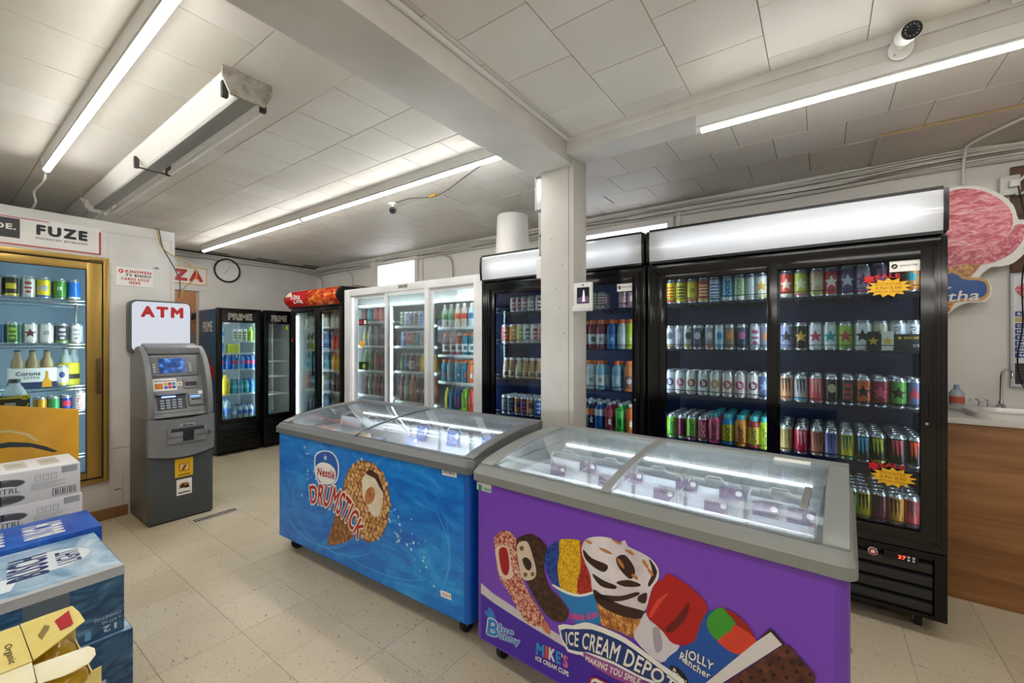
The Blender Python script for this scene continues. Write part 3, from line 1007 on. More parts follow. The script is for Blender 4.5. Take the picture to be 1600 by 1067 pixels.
def black_cooler(x0, label, left=(1.65, 1.35, 1.055, .76, .46), right=(1.65, 1.35, 1.055, .76, .46)):
    t = thing('display_cooler', label, 'cooler', (x0, 2.79, 0), 0, 'wide black display coolers')
    Wd, D = 1.397, .70
    cab = MB().box(0, .03, .04, D, .086, 2.10).box(Wd - .03, Wd, .04, D, .086, 2.10).box(.03, Wd - .03, D - .03, D, .086, 2.10).box(.03, Wd - .03, .04, D - .03, 1.86, 2.10).box(.03, Wd - .03, .04, D - .03, .086, .40)
    mk('cabinet', cab, [GLOSSB], t)
    lin_ = MB().box(.03, .034, .06, D - .034, .40, 1.86).box(Wd - .034, Wd - .03, .06, D - .034, .40, 1.86).box(.03, Wd - .03, D - .034, D - .03, .40, 1.86).box(.034, Wd - .034, .06, D - .034, .40, .405).box(.034, Wd - .034, .06, D - .034, 1.855, 1.86)
    mk('lining', lin_, [NAVY], t)
    # stepped front frame
    fr = MB()
    for k, (w, y0) in enumerate(((.022, .0), (.029, .008), (.035, .004), (.042, .014), (.049, .010), (.056, .022), (.062, .018), (.068, .032))):
        fr.ring(0, Wd, .405, 1.895, w, y0, .045, 0, .03 + k * .005, .03 + k * .005)
    mk('front_frame', fr, [GLOSSB], t, bevel=.0012)
    # right door runs in front of the left one
    def door(a, b, y, hs):
        d = mk('door', MB(), [BLACK], t) if False else None
        mb = MB()
        for k in range(6):
            q = .008 * k
            mb.ring(a + q, b - q, .445 + q * .5, 1.845 - q * .5, .05 - q, y + (.002 * k if k % 2 == 0 else .002 * k + .005), y + .026, 0, .045 - q * .5, .045 - q * .5)
        dd = mk('door', mb, [GLOSSB], t, bevel=.001)
        mk('pane', MB().box(a + .045, b - .045, y + .012, y + .016, .485, 1.805), [GLASSD], dd)
        if hs:
            xx = b - .028
            mk('handle', MB().ring(xx - .012, xx + .012, 1.03, 1.19, .004, y - .006, y + .002), [SATIN], dd, bevel=.001)
            mk('lock', MB().cyl((xx, y - .004, 1.01), (xx, y + .004, 1.01), .006, 12), [CHROME], dd)
        return dd
    door(.055, .735, .036, False)
    d2 = door(.672, 1.355, .006, True)
    # sign panel: translucent skin lit from behind by its own tube
    prof = []
    for k in range(9):
        q = k / 8
        prof.append((-.035 * math.sin(PI * (.12 + .88 * q) * .5 + .25) + .015 * q, 1.915 + .195 * q))
    sk = MB()
    v = []
    for xx in (.018, Wd - .018):
        v += [(xx, a, b) for a, b in prof]
    n = len(prof)
    sk.add(v, [(i, n + i, n + i + 1, i + 1) for i in range(n - 1)])
    cn = MB()
    cn.prism([(a - .006, b) for a, b in prof] + [(.3, 2.118), (.3, 1.905)], 0, .018, 'x')
    cn.prism([(a - .006, b) for a, b in prof] + [(.3, 2.118), (.3, 1.905)], Wd - .018, Wd, 'x')
    cn.box(.018, Wd - .018, prof[0][0] - .008, .3, 1.900, 1.915)
    cn.box(.018, Wd - .018, prof[-1][0] - .008, .3, 2.108, 2.12)
    cn.box(.018, Wd - .018, .19, .3, 1.915, 2.108)
    sg = mk('light_box', cn, [BLACK], t)
    wl = MB().box(.02, Wd - .02, .185, .19, 1.915, 2.108).box(.02, Wd - .02, .0, .19, 1.915, 1.918).box(.02, Wd - .02, .0, .19, 2.105, 2.108)
    mk('reflector', wl, [mat('#a4a6a8', .6)], sg)
    mk('sign_panel', sk, [BACKLIT], sg, smooth=60)
    mk('tube', MB().cyl((.09, .022, 2.012), (Wd - .09, .022, 2.012), .011, 12), [SIGNTUBE], sg, smooth=60)
    # louvred base
    bs = MB().ring(0, Wd, .086, .40, .045, .0, .06, 0, .02, .03)
    bp = mk('base_panel', bs, [BLACK], t, bevel=.003)
    mk('base_back', MB().box(.04, Wd - .04, .06, .065, .09, .40), [mat('#050506', .6)], bp)
    gm = mat('#2b2b2e', .45)
    for k in range(4):
        z = .115 + k * .063
        mk('slat', MB().hexa([(.05, .012, z - .006), (Wd - .05, .012, z - .006), (Wd - .05, .05, z + .016), (.05, .05, z + .016), (.05, .008, z + .036), (Wd - .05, .008, z + .036), (Wd - .05, .05, z + .046), (.05, .05, z + .046)]), [gm], bp, bevel=.002)
    dsp = mk('thermostat', MB().box(1.17, 1.295, -.004, .012, .335, .372), [mat('#0c0c0e', .25)], bp, bevel=.002)
    tx('digits', '37', flat_fn(1.225, 1.252, .345, .362, -.0048), m_emit('led_digits', '#ff3a20', 2.2), dsp, .02)
    for qx in (1.262, 1.28):
        for qz in (.346, .36):
            mk('key', MB().cyl((qx, -.006, qz), (qx, -.003, qz), .005, 10), [mat('#cfcfcf', .5)], dsp)
    bd = mk('badge', MB().cyl((1.13, -.003, .352), (1.13, .012, .352), .019, 24), [mat('#d8d4d0', .4)], bp)
    mk('badge_face', MB().cyl((1.13, -.0045, .352), (1.13, .0, .352), .016, 24), [mat('#b3262a', .4)], bd)
    flat('badge_mark', [(1.122, .345), (1.138, .345), (1.138, .357), (1.13, .362), (1.122, .357)], -.005, PAPER, bd, 0)
    for cx in (.12, Wd - .09):
        for cy in (.09, D - .08):
            caster(t, cx, cy, .086)
    sh = mat('#1a1f2a', .4, .3)
    for z in left:
        wire_shelf(t, .04, .695, .105, D - .05, z, sh, nx=14)
    for z in right:
        wire_shelf(t, .703, Wd - .04, .105, D - .05, z, sh, nx=14)
    for xx in (.058, .692):
        mk('led_strip', MB().box(xx, xx + .012, .066, .078, .46, 1.83), [LEDM], t)
    mk('led_strip', MB().box(Wd - .05, Wd - .038, .066, .078, .46, 1.83), [LEDM], t)
    # maker's sticker on the glass
    st = mk('sticker', MB().box(1.195, 1.305, .0165, .0175, 1.742, 1.795), [PAPER], d2)
    flat('mark', ell(1.213, 1.769, .012, .012), .0160, INK, st, 0)
    flat('mark_notch', [(1.206, 1.762), (1.22, 1.769), (1.214, 1.773)], .0157, PAPER, st, 0)
    tx('lettering', 'ANCASTER', flat_fn(1.232, 1.298, 1.766, 1.775, .0160), INK, st, .01)
    return t
black_cooler(-2.33, 'wide black two-door display cooler standing behind the pillar', (1.65, 1.385, 1.09, .785, .46), (1.64, 1.345, 1.045, .75, .46))
black_cooler(-.918, 'wide black two-door display cooler beside the wooden counter')
GC = 'drinks in the black cooler beside the counter'
YR = 2.955
w = 'top shelf, right door, cooler by the counter'
can_row([-.161, -.091, -.016, .048, .118, .186, .248, .376], YR, 1.65, 'tall', [
    ('red and cream', '#c9483c', '#e9dcc8', 'star', '#e8c9b0'), ('lime and pink', '#b9c34e', '#d9688a', 'star', '#e7e3c0'), ('pale pink and lime', '#c9a98a', '#b6c25a', 'star', '#d8cfae'),
    ('crimson watermelon', '#c2343f', '#d83a4e', 'star', '#e9dcd0'), ('violet and silver', '#5b4a80', '#3a2d5c', 'star', '#cfcbdc'), ('silver and magenta', '#a8a2b8', '#c04a86', 'star', '#7a3a72'),
    ('plum', '#6c4a72', '#3c2a4c', 'star', '#c86aa0'), ('orange and teal', '#d08a3e', '#c8742c', 'star', '#2b9fb0')], w, GC, 2)
w = 'second shelf, right door, cooler by the counter'
can_row([-.161, -.091, -.023, .043, .109, .184, .256, .323, .384], YR, 1.35, 'tall', [
    ('silver-blue', '#8f96b8', '#7a80a8', 'star', '#3a2632'), ('black and gold star', '#1c1b1d', '#141416', 'star', '#caa23a'), ('white with pink star', '#d9dbdf', '#cfd2d8', 'star', '#c22b62'),
    ('white with teal star', '#d3dfe0', '#cfd8da', 'star', '#22909a'), ('green with red star', '#9cc04e', '#8ab043', 'star', '#c22f45'), ('plain white black-starred', '#dcdde0', '#d2d4d8', 'star', '#1f1f22', 'fat'),
    ('cream and gold', '#d8d2bf', '#cfc7ab', 'star', '#c0a050'), ('white pink-rimmed', '#dadbe0', '#d0d2d8', 'v:ROCKSTAR', '#8d8f98'), ('white lilac-rimmed', '#d6d7dc', '#cacdd4', 'v:ROCKSTAR', '#70727c')], w, GC, 1)
w = 'third shelf, right door, cooler by the counter'
can_row([-.161, -.091, -.02, .05, .12, .186, .256, .327, .388], YR, 1.055, 'tall', [
    ('peach', '#cf9468', '#c07a50', 'claw', '#3a2a26'), ('pale grey and blue', '#b9b4b4', '#5aa0c4', 'claw', '#2a3a48'), ('coral pink', '#d8545c', '#cf4650', 'claw', '#e59a98'),
    ('black and cream ringed', '#2a2622', '#1d1b19', 'oval', '#c9b58a'), ('dark grey and red', '#4a3b40', '#2c2428', 'crest', '#b8343c'), ('rust orange starred', '#c25a2c', '#3a2a22', 'star', '#2a1d18'),
    ('dark crimson starred', '#8a1f36', '#2a1820', 'star', '#c8486a'), ('dark green starred', '#5d9a3e', '#1d2a1c', 'star', '#1a211a'), ('steel blue', '#4d5a78', '#2c3448', 'star', '#a03040')], w, GC, 3)
w = 'fourth shelf, right door, cooler by the counter'
can_row([-.165, -.089, -.016, .048, .116, .185, .246, .323, .392], YR, .76, 'tall', [
    ('beige gold', '#b49a62', '#a48a54', 'claw', '#8a7444'), ('ruby red clawed', '#b4243e', '#a51f36', 'claw', '#e08a94'), ('salmon clawed', '#d88a6c', '#cf7c5e', 'claw', '#a2563c'),
    ('lavender clawed', '#8d8ac0', '#7c79b0', 'claw', '#54527e'), ('yellow and green clawed', '#d8c92a', '#58a840', 'claw', '#2a6a54'), ('black blue-clawed', '#131a22', '#1a2a34', 'claw', '#4aa8d8'),
    ('black yellow-clawed', '#12160f', '#c8cc20', 'claw', '#c6d62e'), ('black pink-clawed', '#1b1418', '#241a20', 'claw', '#d8505c', 'fat'), ('black red-clawed', '#14120f', '#1e1a17', 'claw', '#d8482c')], w, GC, 4)
w = 'bottom shelf, right door, cooler by the counter'
can_row([-.16, -.085, -.01, .06, .133, .188, .251, .315, .377], YR, .46, 'tall', [
    ('grey', '#5a5f62', '#484c50', None, None), ('olive', '#5a6a40', '#46543a', None, None), ('teal', '#3e7a78', '#305e5c', None, None), ('sand', '#a89a70', '#8d8060', None, None),
    ('leaf green', '#5d9a3a', '#4d8430', 'claw', '#1d3a18'), ('bright yellow clawed', '#dcc81e', '#cdb818', 'claw', '#2c2c14'), ('wine red clawed', '#7a3040', '#6a2836', 'claw', '#2a1418'),
    ('amber clawed', '#d8922a', '#c98422', 'claw', '#33210e'), ('brick red clawed', '#a83a3a', '#983232', 'claw', '#3a1214')], w, GC, 4)
w = 'top shelf, left door, cooler by the counter'
can_row([-.814, -.749, -.679, -.612, -.546, -.47, -.403, -.348, -.289], YR, 1.65, 'tall', [
    ('yellow and red', '#d9c62c', '#c8402c', 'stripes', '#c03a28'), ('yellow black-striped', '#d8c838', '#d8c838', 'stripes', '#2a2a22'), ('yellow lettered', '#dcc63a', '#d8603c', 'C4', '#1d1d1d'), ('scarlet and yellow', '#cf4a30', '#d8b43a', 'stripes', '#e6d8a8'),
    ('white and blue', '#cfd8e2', '#3f62b0', 'stripes', '#3c5aa6'), ('sky blue and white', '#5fb0d8', '#e0e6ea', 'v:NOS', '#1c2430'), ('pale mint', '#b5d0a4', '#dfe5e0', 'v:NOS', '#7a9a70'),
    ('silver', '#b8bcc0', '#a4a8ae', None, None), ('white gold-starred', '#d6d2c4', '#c8b878', 'star', '#c9a040')], w, GC, 2)
w = 'second shelf, left door, cooler by the counter'
can_row([-.821, -.762, -.705, -.648, -.575, -.516, -.459, -.392, -.321, -.266], YR, 1.35, 'slim', [
    ('white amber-footed', '#cfd0d2', '#c09030', 'oval', '#6a6f78'), ('lilac-grey', '#a7a6b4', '#8b8a9c', 'oval', '#d0ced8'), ('silver yellow-footed', '#bcc0c4', '#c8a838', 'oval', '#3a3f48'), ('navy ringed', '#3e4a60', '#2c3648', 'oval', '#b8c0cc'),
    ('grey and orange', '#8c9298', '#cf6a2c', 'oval', '#c8ccd0'), ('pale blue', '#aac4d4', '#4c9ac8', 'oval', '#2a7ab0'), ('bronze', '#8a7464', '#5e4e44', 'oval', '#d88038'), ('dark blue pink-dotted', '#34425e', '#26324a', 'oval', '#c05a9a'),
    ('white multicolour', '#c6c8cc', '#9aa0a8', 'crest', '#a8467a'), ('grey-violet', '#84849c', '#6c6c86', 'star', '#c07a54')], w, GC, 1)
w = 'third shelf, left door, cooler by the counter'
can_row([-.821, -.756, -.686, -.612, -.542, -.47, -.403, -.332, -.272], YR, 1.055, 'tall', [
    ('pale grey lettered', '#c8c9cf', '#b6b8c0', 'b', '#5a4a70'), ('white with pink ring', '#dcd8d8', '#d0caca', 'b', '#c25a78'), ('white with brown ring', '#dbd6cf', '#d0c8be', 'b', '#9a5038'), ('white teal-rimmed', '#d6dcdc', '#c8d2d2', 'b', '#8a2f4a'),
    ('white amber-ringed', '#e0d8c8', '#d4cab6', 'b', '#c08438'), ('white red-ringed', '#ddd4cc', '#d0c4ba', 'b', '#b03a34'), ('blush with rose ring', '#ddc8cc', '#d2b8be', 'b', '#b4446a'), ('cream with plum ring', '#dcd6cc', '#cfc6b8', 'b', '#7a2f52'), ('blue', '#5a6894', '#46527c', 'star', '#9aa4c8')], w, GC, 2)
w = 'fourth shelf, left door, cooler by the counter'
can_row([-.808, -.739, -.682, -.615], YR, .76, 'tall', [
    ('bright green purple-lettered', '#7fc83a', '#74bc32', 'v:GHOST', '#3a2a4a'), ('maroon green-lettered', '#7a2440', '#6ab03c', 'v:GHOST', '#2a141e'), ('lime pink-footed', '#8ed040', '#d84a8a', 'v:GHOST', '#3a3048'), ('magenta orange-footed', '#c23a7a', '#d88a3a', 'v:GHOST', '#f0d8a0')], w, GC, 4)
bottle_row([-.546, -.47, -.397, -.327, -.268], YR, .76, 'energy', [
    ('pink green-footed blue-capped', '#d85a78', '#3fb0b8', '#d8647e', 'v:GHOST', '#3a2030'), ('yellow blue-footed', '#2f8ac0', '#4ab4c0', '#d8cc2e', 'v:GHOST', '#3c3c20'), ('orange', '#d88a2c', '#48b0bc', '#d89030', 'v:GHOST', '#5a2a18'), ('olive yellow red-footed', '#a83a40', '#4ab4bc', '#c8b82e', 'v:GHOST', '#4a2a20'), ('lime yellow', '#b8d03a', '#50b8c0', '#c4d63e', 'v:GHOST', '#5a6a20')], 'fourth shelf, left door, counter cooler', GC, 3)
# cooler behind the pillar
GB = 'drinks in the black cooler behind the pillar'
w = 'top shelf, left door, pillar cooler'
can_row([-2.11, -2.053, -1.998, -1.936, -1.86], YR, 1.65, 'std', [('white red-striped', '#d2d0d2', '#a03a44', 'crest', '#a8303c'), ('pale pink', '#cf9aa4', '#c88a96', 'crest', '#7a3a50'), ('blue and red', '#c8ccd4', '#3a5aa0', 'crest', '#b03040'), ('cream', '#cfccc0', '#c2beb0', 'crest', '#8a8a84'), ('white', '#d8d8d6', '#cacac6', 'crest', '#8a3a3a')], w, GB, 1)
w = 'second shelf, left door, pillar cooler'
can_row([-2.2, -2.11, -2.037, -1.975, -1.898, -1.831], YR, 1.385, 'fat', [('red peach', '#c8564a', '#c06a50', 'crest', '#e0c0a8'), ('orange mango', '#d8923a', '#cf8430', 'crest', '#e8d0a0'), ('yellow', '#d8cc8a', '#c8ba70', 'crest', '#8a9a50'), ('white dark-lettered', '#d4d4d4', '#c4c4c6', 'crest', '#4a4a54'), ('white red-lettered', '#dad2d2', '#cfc4c4', 'crest', '#b02a3a'), ('rose', '#d49aa0', '#c88a90', 'crest', '#a03a48')], w, GB, 1, .08)
COF = C_('#b08a5e', .2)
bottle_row([-2.192, -2.123, -2.053, -1.982, -1.928, -1.86], YR, 1.09, 'milk', [('latte brown', '#a88660', '#d8d4cc', '#cfc6b4', '#', '#5a4030'), ('mocha brown', '#8a6a4c', '#d0ccc4', '#c2b49a', '#', '#6a4a34'), ('vanilla cream', '#c8b690', '#dcd8d0', '#dcd6c4', '#', '#8a7a54'), ('caramel', '#b88a54', '#d4cec2', '#cdbb98', '#', '#8a5a2a'), ('toffee brown', '#a87a4a', '#cfc8ba', '#c8b48e', '#', '#7a4a24'), ('hazelnut', '#b89468', '#d6d0c4', '#d0c2a4', '#', '#4a3a5a')], 'third shelf, left door, pillar cooler', GB, 1, .075)
w = 'fourth shelf, left door, pillar cooler'
can_row([-2.208, -2.142, -2.069, -2.003, -1.944, -1.868], YR, .785, 'tall', [('charcoal', '#5a5c60', '#46484c', 'crest', '#8a8c90'), ('dark slate', '#3a4250', '#2c3440', 'crest', '#6a7a8a'), ('blue and orange', '#c8782c', '#3f7ab0', 'oval', '#2a5a9a'), ('purple', '#4a3058', '#a02a4a', 'crest', '#c84a5a'), ('beige', '#c8a070', '#b88e5c', 'oval', '#7a3a2a'), ('royal blue', '#2a4a9a', '#223c80', 'crest', '#a8b8d8')], w, GB, 2)
w = 'top shelf, right door, pillar cooler'
can_row([-1.43, -1.37, -1.31, -1.149, -1.088], YR, 1.64, 'std', [('white striped', '#cfcfcf', '#b8b8ba', 'stripes', '#8a8c90'), ('green striped', '#b8c4b4', '#8aa080', 'stripes', '#5a7a54'), ('red striped', '#c8b4b0', '#a87a74', 'stripes', '#8a3a3a'), ('pink', '#c88a94', '#b87a86', 'band', '#d8b0b4'), ('rose', '#cf969c', '#c0868e', 'band', '#e0c0c0')], w, GB, 1)
ORG = '#e0682c'
bottle_row([-1.46, -1.385, -1.316, -1.234, -1.156, -1.092], YR, 1.345, 'sport', [('purple lettered', '#5a2a4a', ORG, '#d4d0d2', 'G', '#33333a'), ('dark red lettered', '#7a1f3a', ORG, '#d8d4d4', '#', '#55555c'), ('cherry lettered', '#8a2444', ORG, '#d6d2d2', 'G', '#2c2c33'), ('blue lettered', '#2a62a0', ORG, '#3a78b4', 'G', '#e4e8ec'), ('clear white lettered', '#b4bcc0', ORG, '#c6ccce', 'G', '#f0f0f0'), ('lime lettered', '#b8cc38', ORG, '#c6d658', 'G', '#f4f4e8')], 'second shelf, right door, pillar cooler', GB, 1)
bottle_row([-1.46, -1.399, -1.322, -1.195, -1.104], YR, 1.045, 'sport', [('grey', '#9aa4aa', ORG, '#d0d4d6', 'G', '#33363c'), ('frost white', '#c4d4d8', ORG, '#dde2e4', 'G', '#2a2c33'), ('pale blue lettered', '#8ac4d8', ORG, '#dfe8ea', 'G', '#24262c'), ('blue-orange capped', '#7aa4b8', ORG, '#9cb8c6', 'bolt', '#d8dcde'), ('orange', '#c07038', ORG, '#6a4a44', '#', '#c8b8b0')], 'third shelf, right door, pillar cooler', GB, 1)
bottle_row([-1.47, -1.399, -1.329, -1.252, -1.169, -1.092], YR, .75, 'square', [('navy', '#1f2f58', '#d8d8dc', '#d86a34', None, None), ('indigo orange-labelled', '#1e2a50', '#e0e2e4', '#d87038', 'bolt', '#f0e8d8'), ('cobalt blue white-labelled', '#1f5aa8', '#dfe4e8', '#cfdbe4', 'bolt', '#2a6ab0'), ('crimson', '#a02a44', '#e2dede', '#c84a58', 'bolt', '#f0e4e0'), ('neon green', '#3cbc3a', '#e4ece4', '#6ad060', 'bolt', '#1c5a24'), ('orange red-labelled', '#d8742a', '#e8e0d8', '#e0622c', 'bolt', '#f4e8d0')], 'fourth shelf, right door, pillar cooler', GB, 2)
# price flashes stuck on the glass
def flash(x, z, line, label):
    f = thing('price_flash', label, 'sign', (x, 2.786, z), 0, 'yellow price flashes')
    mk('burst', MB().prism(starpts(14, .088, .058, 0, 0, 1.0, .2) if False else [(a * 1.0, b * .55) for a, b in starpts(13, .088, .062)], 0, .0015, 'y'), [mat('#efb91c', .5)], f)
    flat('outline', [(a * 1.0, b * .55) for a, b in starpts(13, .088, .062)], -.0004, mat('#efb91c', .5), f, 0)
    mk('flower', MB().prism(starpts(6, .026, .015, -.072, .046), -.001, .001, 'y'), [RED], f)
    tx('lettering', 'SALE', lambda u, v: (-.05 + .095 * u, -.0016, .04 + .008 * math.sin(3 * u) + .022 * v), RED, f, .035)
    for i, l_ in enumerate(line):
        tx('lettering', l_, lambda u, v, i=i: (-.048 + .096 * u, -.0012, .014 - i * .019 + .013 * v - .004 * u), mat('#a86a10', .5) if i != 1 else mat('#8a3a10', .5), f, .0)
    return f
flash(.27, 1.665, ['ROCKSTAR', '2 for 5.00', 'plus dep'], 'yellow SALE price flash on the cooler glass near the top shelf')
flash(.287, .735, ['MONSTER', '2 for 6.50', 'plus dep'], 'yellow SALE price flash on the cooler glass below the fourth shelf')
cd = thing('shelf_card', 'small black and white promotional card with two cans, propped on the second shelf', 'sign', (.225, 2.905, 1.352))
mk('card', MB().box(-.03, .215, 0, .002, 0, .085), [mat('#141312', .5)], cd)
for k, (cc, sc_) in enumerate((('#16150f', '#d8b02a'), ('#dcdad0', '#d8b02a'))):
    flat('can_print', rect(-.026 + k * .056, .022 + k * .056, .002, .1), -.0006, mat(cc, .5), cd, 0)
    flat('star_print', starpts(5, .024, .01, -.002 + k * .056, .05), -.0012, mat(sc_, .5), cd, 0)
flat('star_print', starpts(5, .011, .0045, .1, .066), -.0006, mat('#d8b02a', .5), cd, 0)
tx('lettering', 'ROCKSTAR', flat_fn(.118, .2, .06, .072, -.0006), mat('#d8b02a', .5), cd)
tx('lettering', '2/$5.00', flat_fn(.15, .205, .02, .034, -.0006), PAPER, cd)

# ---------------------------------------------------------------- white three-door cooler
wc = thing('display_cooler', 'long white cooler with three sliding glass doors between red and black coolers', 'cooler', (-4.352, 2.80, 0), 0)
WD = 2.018
wm = m_ramp('white_aluminium', [(.3, '#c9cac9'), (.7, '#dcdddb')], 3, rough=.4)
mk('cabinet', MB().box(0, .05, .03, .72, .0, 1.96).box(WD - .05, WD, .03, .72, 0, 1.96).box(.05, WD - .05, .69, .72, 0, 1.96).box(.05, WD - .05, .03, .69, 1.9, 1.96).box(.05, WD - .05, .03, .69, 0, .42), [wm], wc, bevel=.004)
mk('front_frame', MB().ring(0, WD, .3, 1.978, .10, 0, .045, 0, .12, .075).ring(.085, WD - .085, .41, 1.91, .02, .02, .06), [wm], wc, bevel=.004)
gl = mat('#c3c7ca', .5)
mk('lining', MB().box(.05, .055, .1, .69, .42, 1.9).box(WD - .055, WD - .05, .1, .69, .42, 1.9).box(.05, WD - .05, .685, .69, .42, 1.9), [gl], wc)
mk('valance', MB().box(.06, WD - .06, .15, .16, 1.775, 1.9), [mat('#d8d9d6', .5)], wc)
for a, b, y in ((.14, .735, .03), (.70, 1.335, .008), (1.35, 1.93, .03)):
    d = mk('door', MB().ring(a, b, .42, 1.905, .036, y, y + .02), [wm], wc, bevel=.003)
    mk('pane', MB().box(a + .034, b - .034, y + .008, y + .012, .455, 1.87), [GLASS], d)
mk('mullion', MB().box(1.305, 1.36, -.002, .05, .40, 1.91), [wm], wc, bevel=.004)
mk('nameplate', MB().box(.926, 1.066, -.003, .001, 1.928, 1.965), [mat('#9a9c92', .5)], wc)
mk('nameplate_mark', MB().box(.935, 1.0, -.004, .0, 1.938, 1.956).box(1.01, 1.056, -.004, 0, 1.938, 1.956), [mat('#5e6258', .5)], wc)
for z0, secs in (((1.614, 1.553, 1.527), 0), ((1.344, 1.344, 1.265), 1), ((1.073, 1.084, 1.009), 2), ((.799, .774, .749), 3)):
    for (a, b), z in zip(((.07, .70), (.72, 1.34), (1.36, 1.95)), z0):
        slab_shelf(wc, a, b, .13, .66, z, mat('#e2e4e4', .4))
mk('led_strip', MB().box(.075, .09, .075, .085, .5, 1.76).box(.71, .724, .075, .085, .5, 1.76).box(1.322, 1.336, .075, .085, .5, 1.76).box(1.925, 1.935, .075, .085, .5, 1.76), [m_emit('added_upright_glow', '#eef4ff', 13.0)], wc)  # upright strips added to brighten the dim bottles
mk('led_strip', MB().box(.12, 1.92, .10, .11, 1.79, 1.80), [m_emit('led_top', '#f2f6ff', 11.0)], wc)
# little product cards stuck on the left door
def door_card(x, z, w_, h_, m, label, shape='rect'):
    o = mk('door_sticker', MB().prism(rect(-w_ / 2, w_ / 2, -h_ / 2, h_ / 2) if shape == 'rect' else starpts(10, w_ * .55, w_ * .38), 0, .001, 'y'), [m], None, (x, 2.829, z))
    return tag(o, label, 'sticker')
o_ = door_card(-4.05, 1.61, .15, .07, mat('#3a1214', .5), 'dark red square sticker on the white cooler door')
mk('print', MB().box(-.06, -.01, -.0006, 0, -.02, .02), [mat('#b03038', .5)], o_)
mk('print', MB().box(.02, .06, -.0006, 0, -.02, .02), [PAPER], o_)
door_card(-4.07, 1.375, .085, .085, mat('#e8a91e', .5), 'orange starburst sticker on the white cooler door', 'star')
o_ = door_card(-4.04, 1.135, .16, .085, mat('#16240f', .5), 'dark green and lime sticker low on the white cooler door')
mk('print', MB().prism(starpts(7, .036, .018, .01, -.005), -.0006, 0, 'y'), [mat('#8cc63a', .5)], o_)
GW = 'drinks in the white three-door cooler'
CLR = m_pet('clear_plastic', '#e6eef0', .6)
def pt(h, a=.25):
    k = ('pet', h, a)
    if k not in MATS:
        MATS[k] = m_pet('tinted_plastic', h, a)
    return MATS[k]
YW2 = 3.0
w = 'top shelf, white cooler right door'
bottle_row([-2.975, -2.887, -2.80, -2.715, -2.628], YW2, 1.53, 'soda', [('green-labelled clear', pt('#dfeee4', .4), '#e6e6e2', '#4f9a4a', None, None), ('pale green', pt('#d8ead8', .4), '#e8e8e4', '#76b070', None, None), ('coral-labelled clear', pt('#f0e2dc', .4), '#e8e4e0', '#d8604a', None, None), ('red-labelled clear', pt('#f0dcd8', .4), '#e8e4e0', '#cf4a40', None, None), ('blue-labelled clear', pt('#d4e4ee', .4), '#dfe4e8', '#2f6a9a', None, None)], w, GW, 1)
bottle_row([-2.96, -2.86, -2.78, -2.70, -2.62], YW2, 1.268, 'sport', [('burgundy', '#5a2028', '#c8582c', '#cfcac8', '#', '#55505a'), ('orange-brown', '#b0603a', '#cf6a34', '#d6d0c8', '#', '#6a5a50'), ('rosy white-capped', '#a8544a', '#dcd8d4', '#d4cccc', '#', '#70606a'), ('teal', '#2f8098', '#d87038', '#cfdade', '#', '#4a6a74'), ('dark teal', '#24586a', '#d8602c', '#c8d4d8', '#', '#4a5a60')], 'second shelf, white cooler right door', GW, 1)
bottle_row([-2.97, -2.895, -2.80, -2.71, -2.635], YW2, 1.012, 'sport', [('aqua', '#2f8aa0', '#e06a2c', '#24566a', 'bolt', '#d86a34'), ('ice blue', '#9ab8c4', '#e2703a', '#7aa4b8', 'bolt', '#d8602c'), ('turquoise', '#2a88a8', '#e0682c', '#2f7c9a', 'G', '#e8eef0'), ('sea blue', '#2f7a9c', '#e06c30', '#2a6a8a', 'bolt', '#d8602c'), ('orange', '#c86a34', '#e0742c', '#a85a40', 'bolt', '#e0d8d0')], 'third shelf, white cooler right door', GW, 1)
bottle_row([-2.93, -2.866, -2.80, -2.706, -2.628], YW2, .752, 'prime', [('yellow', '#cdc434', '#c4ba2c', None, 'v:PRIME', '#3a3a20'), ('sky blue', '#2f88c8', '#2a80be', None, 'v:PRIME', '#12405e'), ('royal blue red-trimmed', '#2a4a9a', '#28468e', None, 'v:PRIME', '#c83a4a'), ('lime green', '#86c832', '#7cbc2c', None, 'v:PRIME', '#1f3a12'), ('red', '#d03a2c', '#c43428', None, 'v:PRIME', '#5a120e')], 'fourth shelf, white cooler right door', GW, 1)
w = 'top shelf, white cooler middle door'
can_row([-3.60, -3.53, -3.46, -3.39, -3.314], YW2, 1.556, 'slim', [('green', '#7a9a6c', '#5e7e54', 'crest', '#d8dccf'), ('lilac', '#b8b0c8', '#9a92b0', 'oval', '#e4e0ea'), ('powder blue', '#a4b8d4', '#8aa0c4', 'oval', '#5a78b0'), ('rose gold', '#c49a8a', '#b08474', 'crest', '#8a4a5a'), ('light blue', '#a8c0dc', '#8aa8cc', 'crest', '#4a70a8')], w, GW, 1)
w = 'second shelf, white cooler middle door'
can_row([-3.571, -3.492, -3.42, -3.342, -3.272], YW2, 1.347, 'fat', [('periwinkle', '#7a98d0', '#6a88c0', 'oval', '#e0e8f4'), ('pink', '#d86a78', '#8ac0b0', 'oval', '#f0d8d8'), ('brown striped', '#a8644a', '#7ab0b8', 'stripes', '#e0c8b0'), ('cyan', '#3a98c4', '#3490bc', 'oval', '#1f5a80'), ('cream red-striped', '#d0c0b4', '#b0a094', 'stripes', '#a84a40')], w, GW, 1)
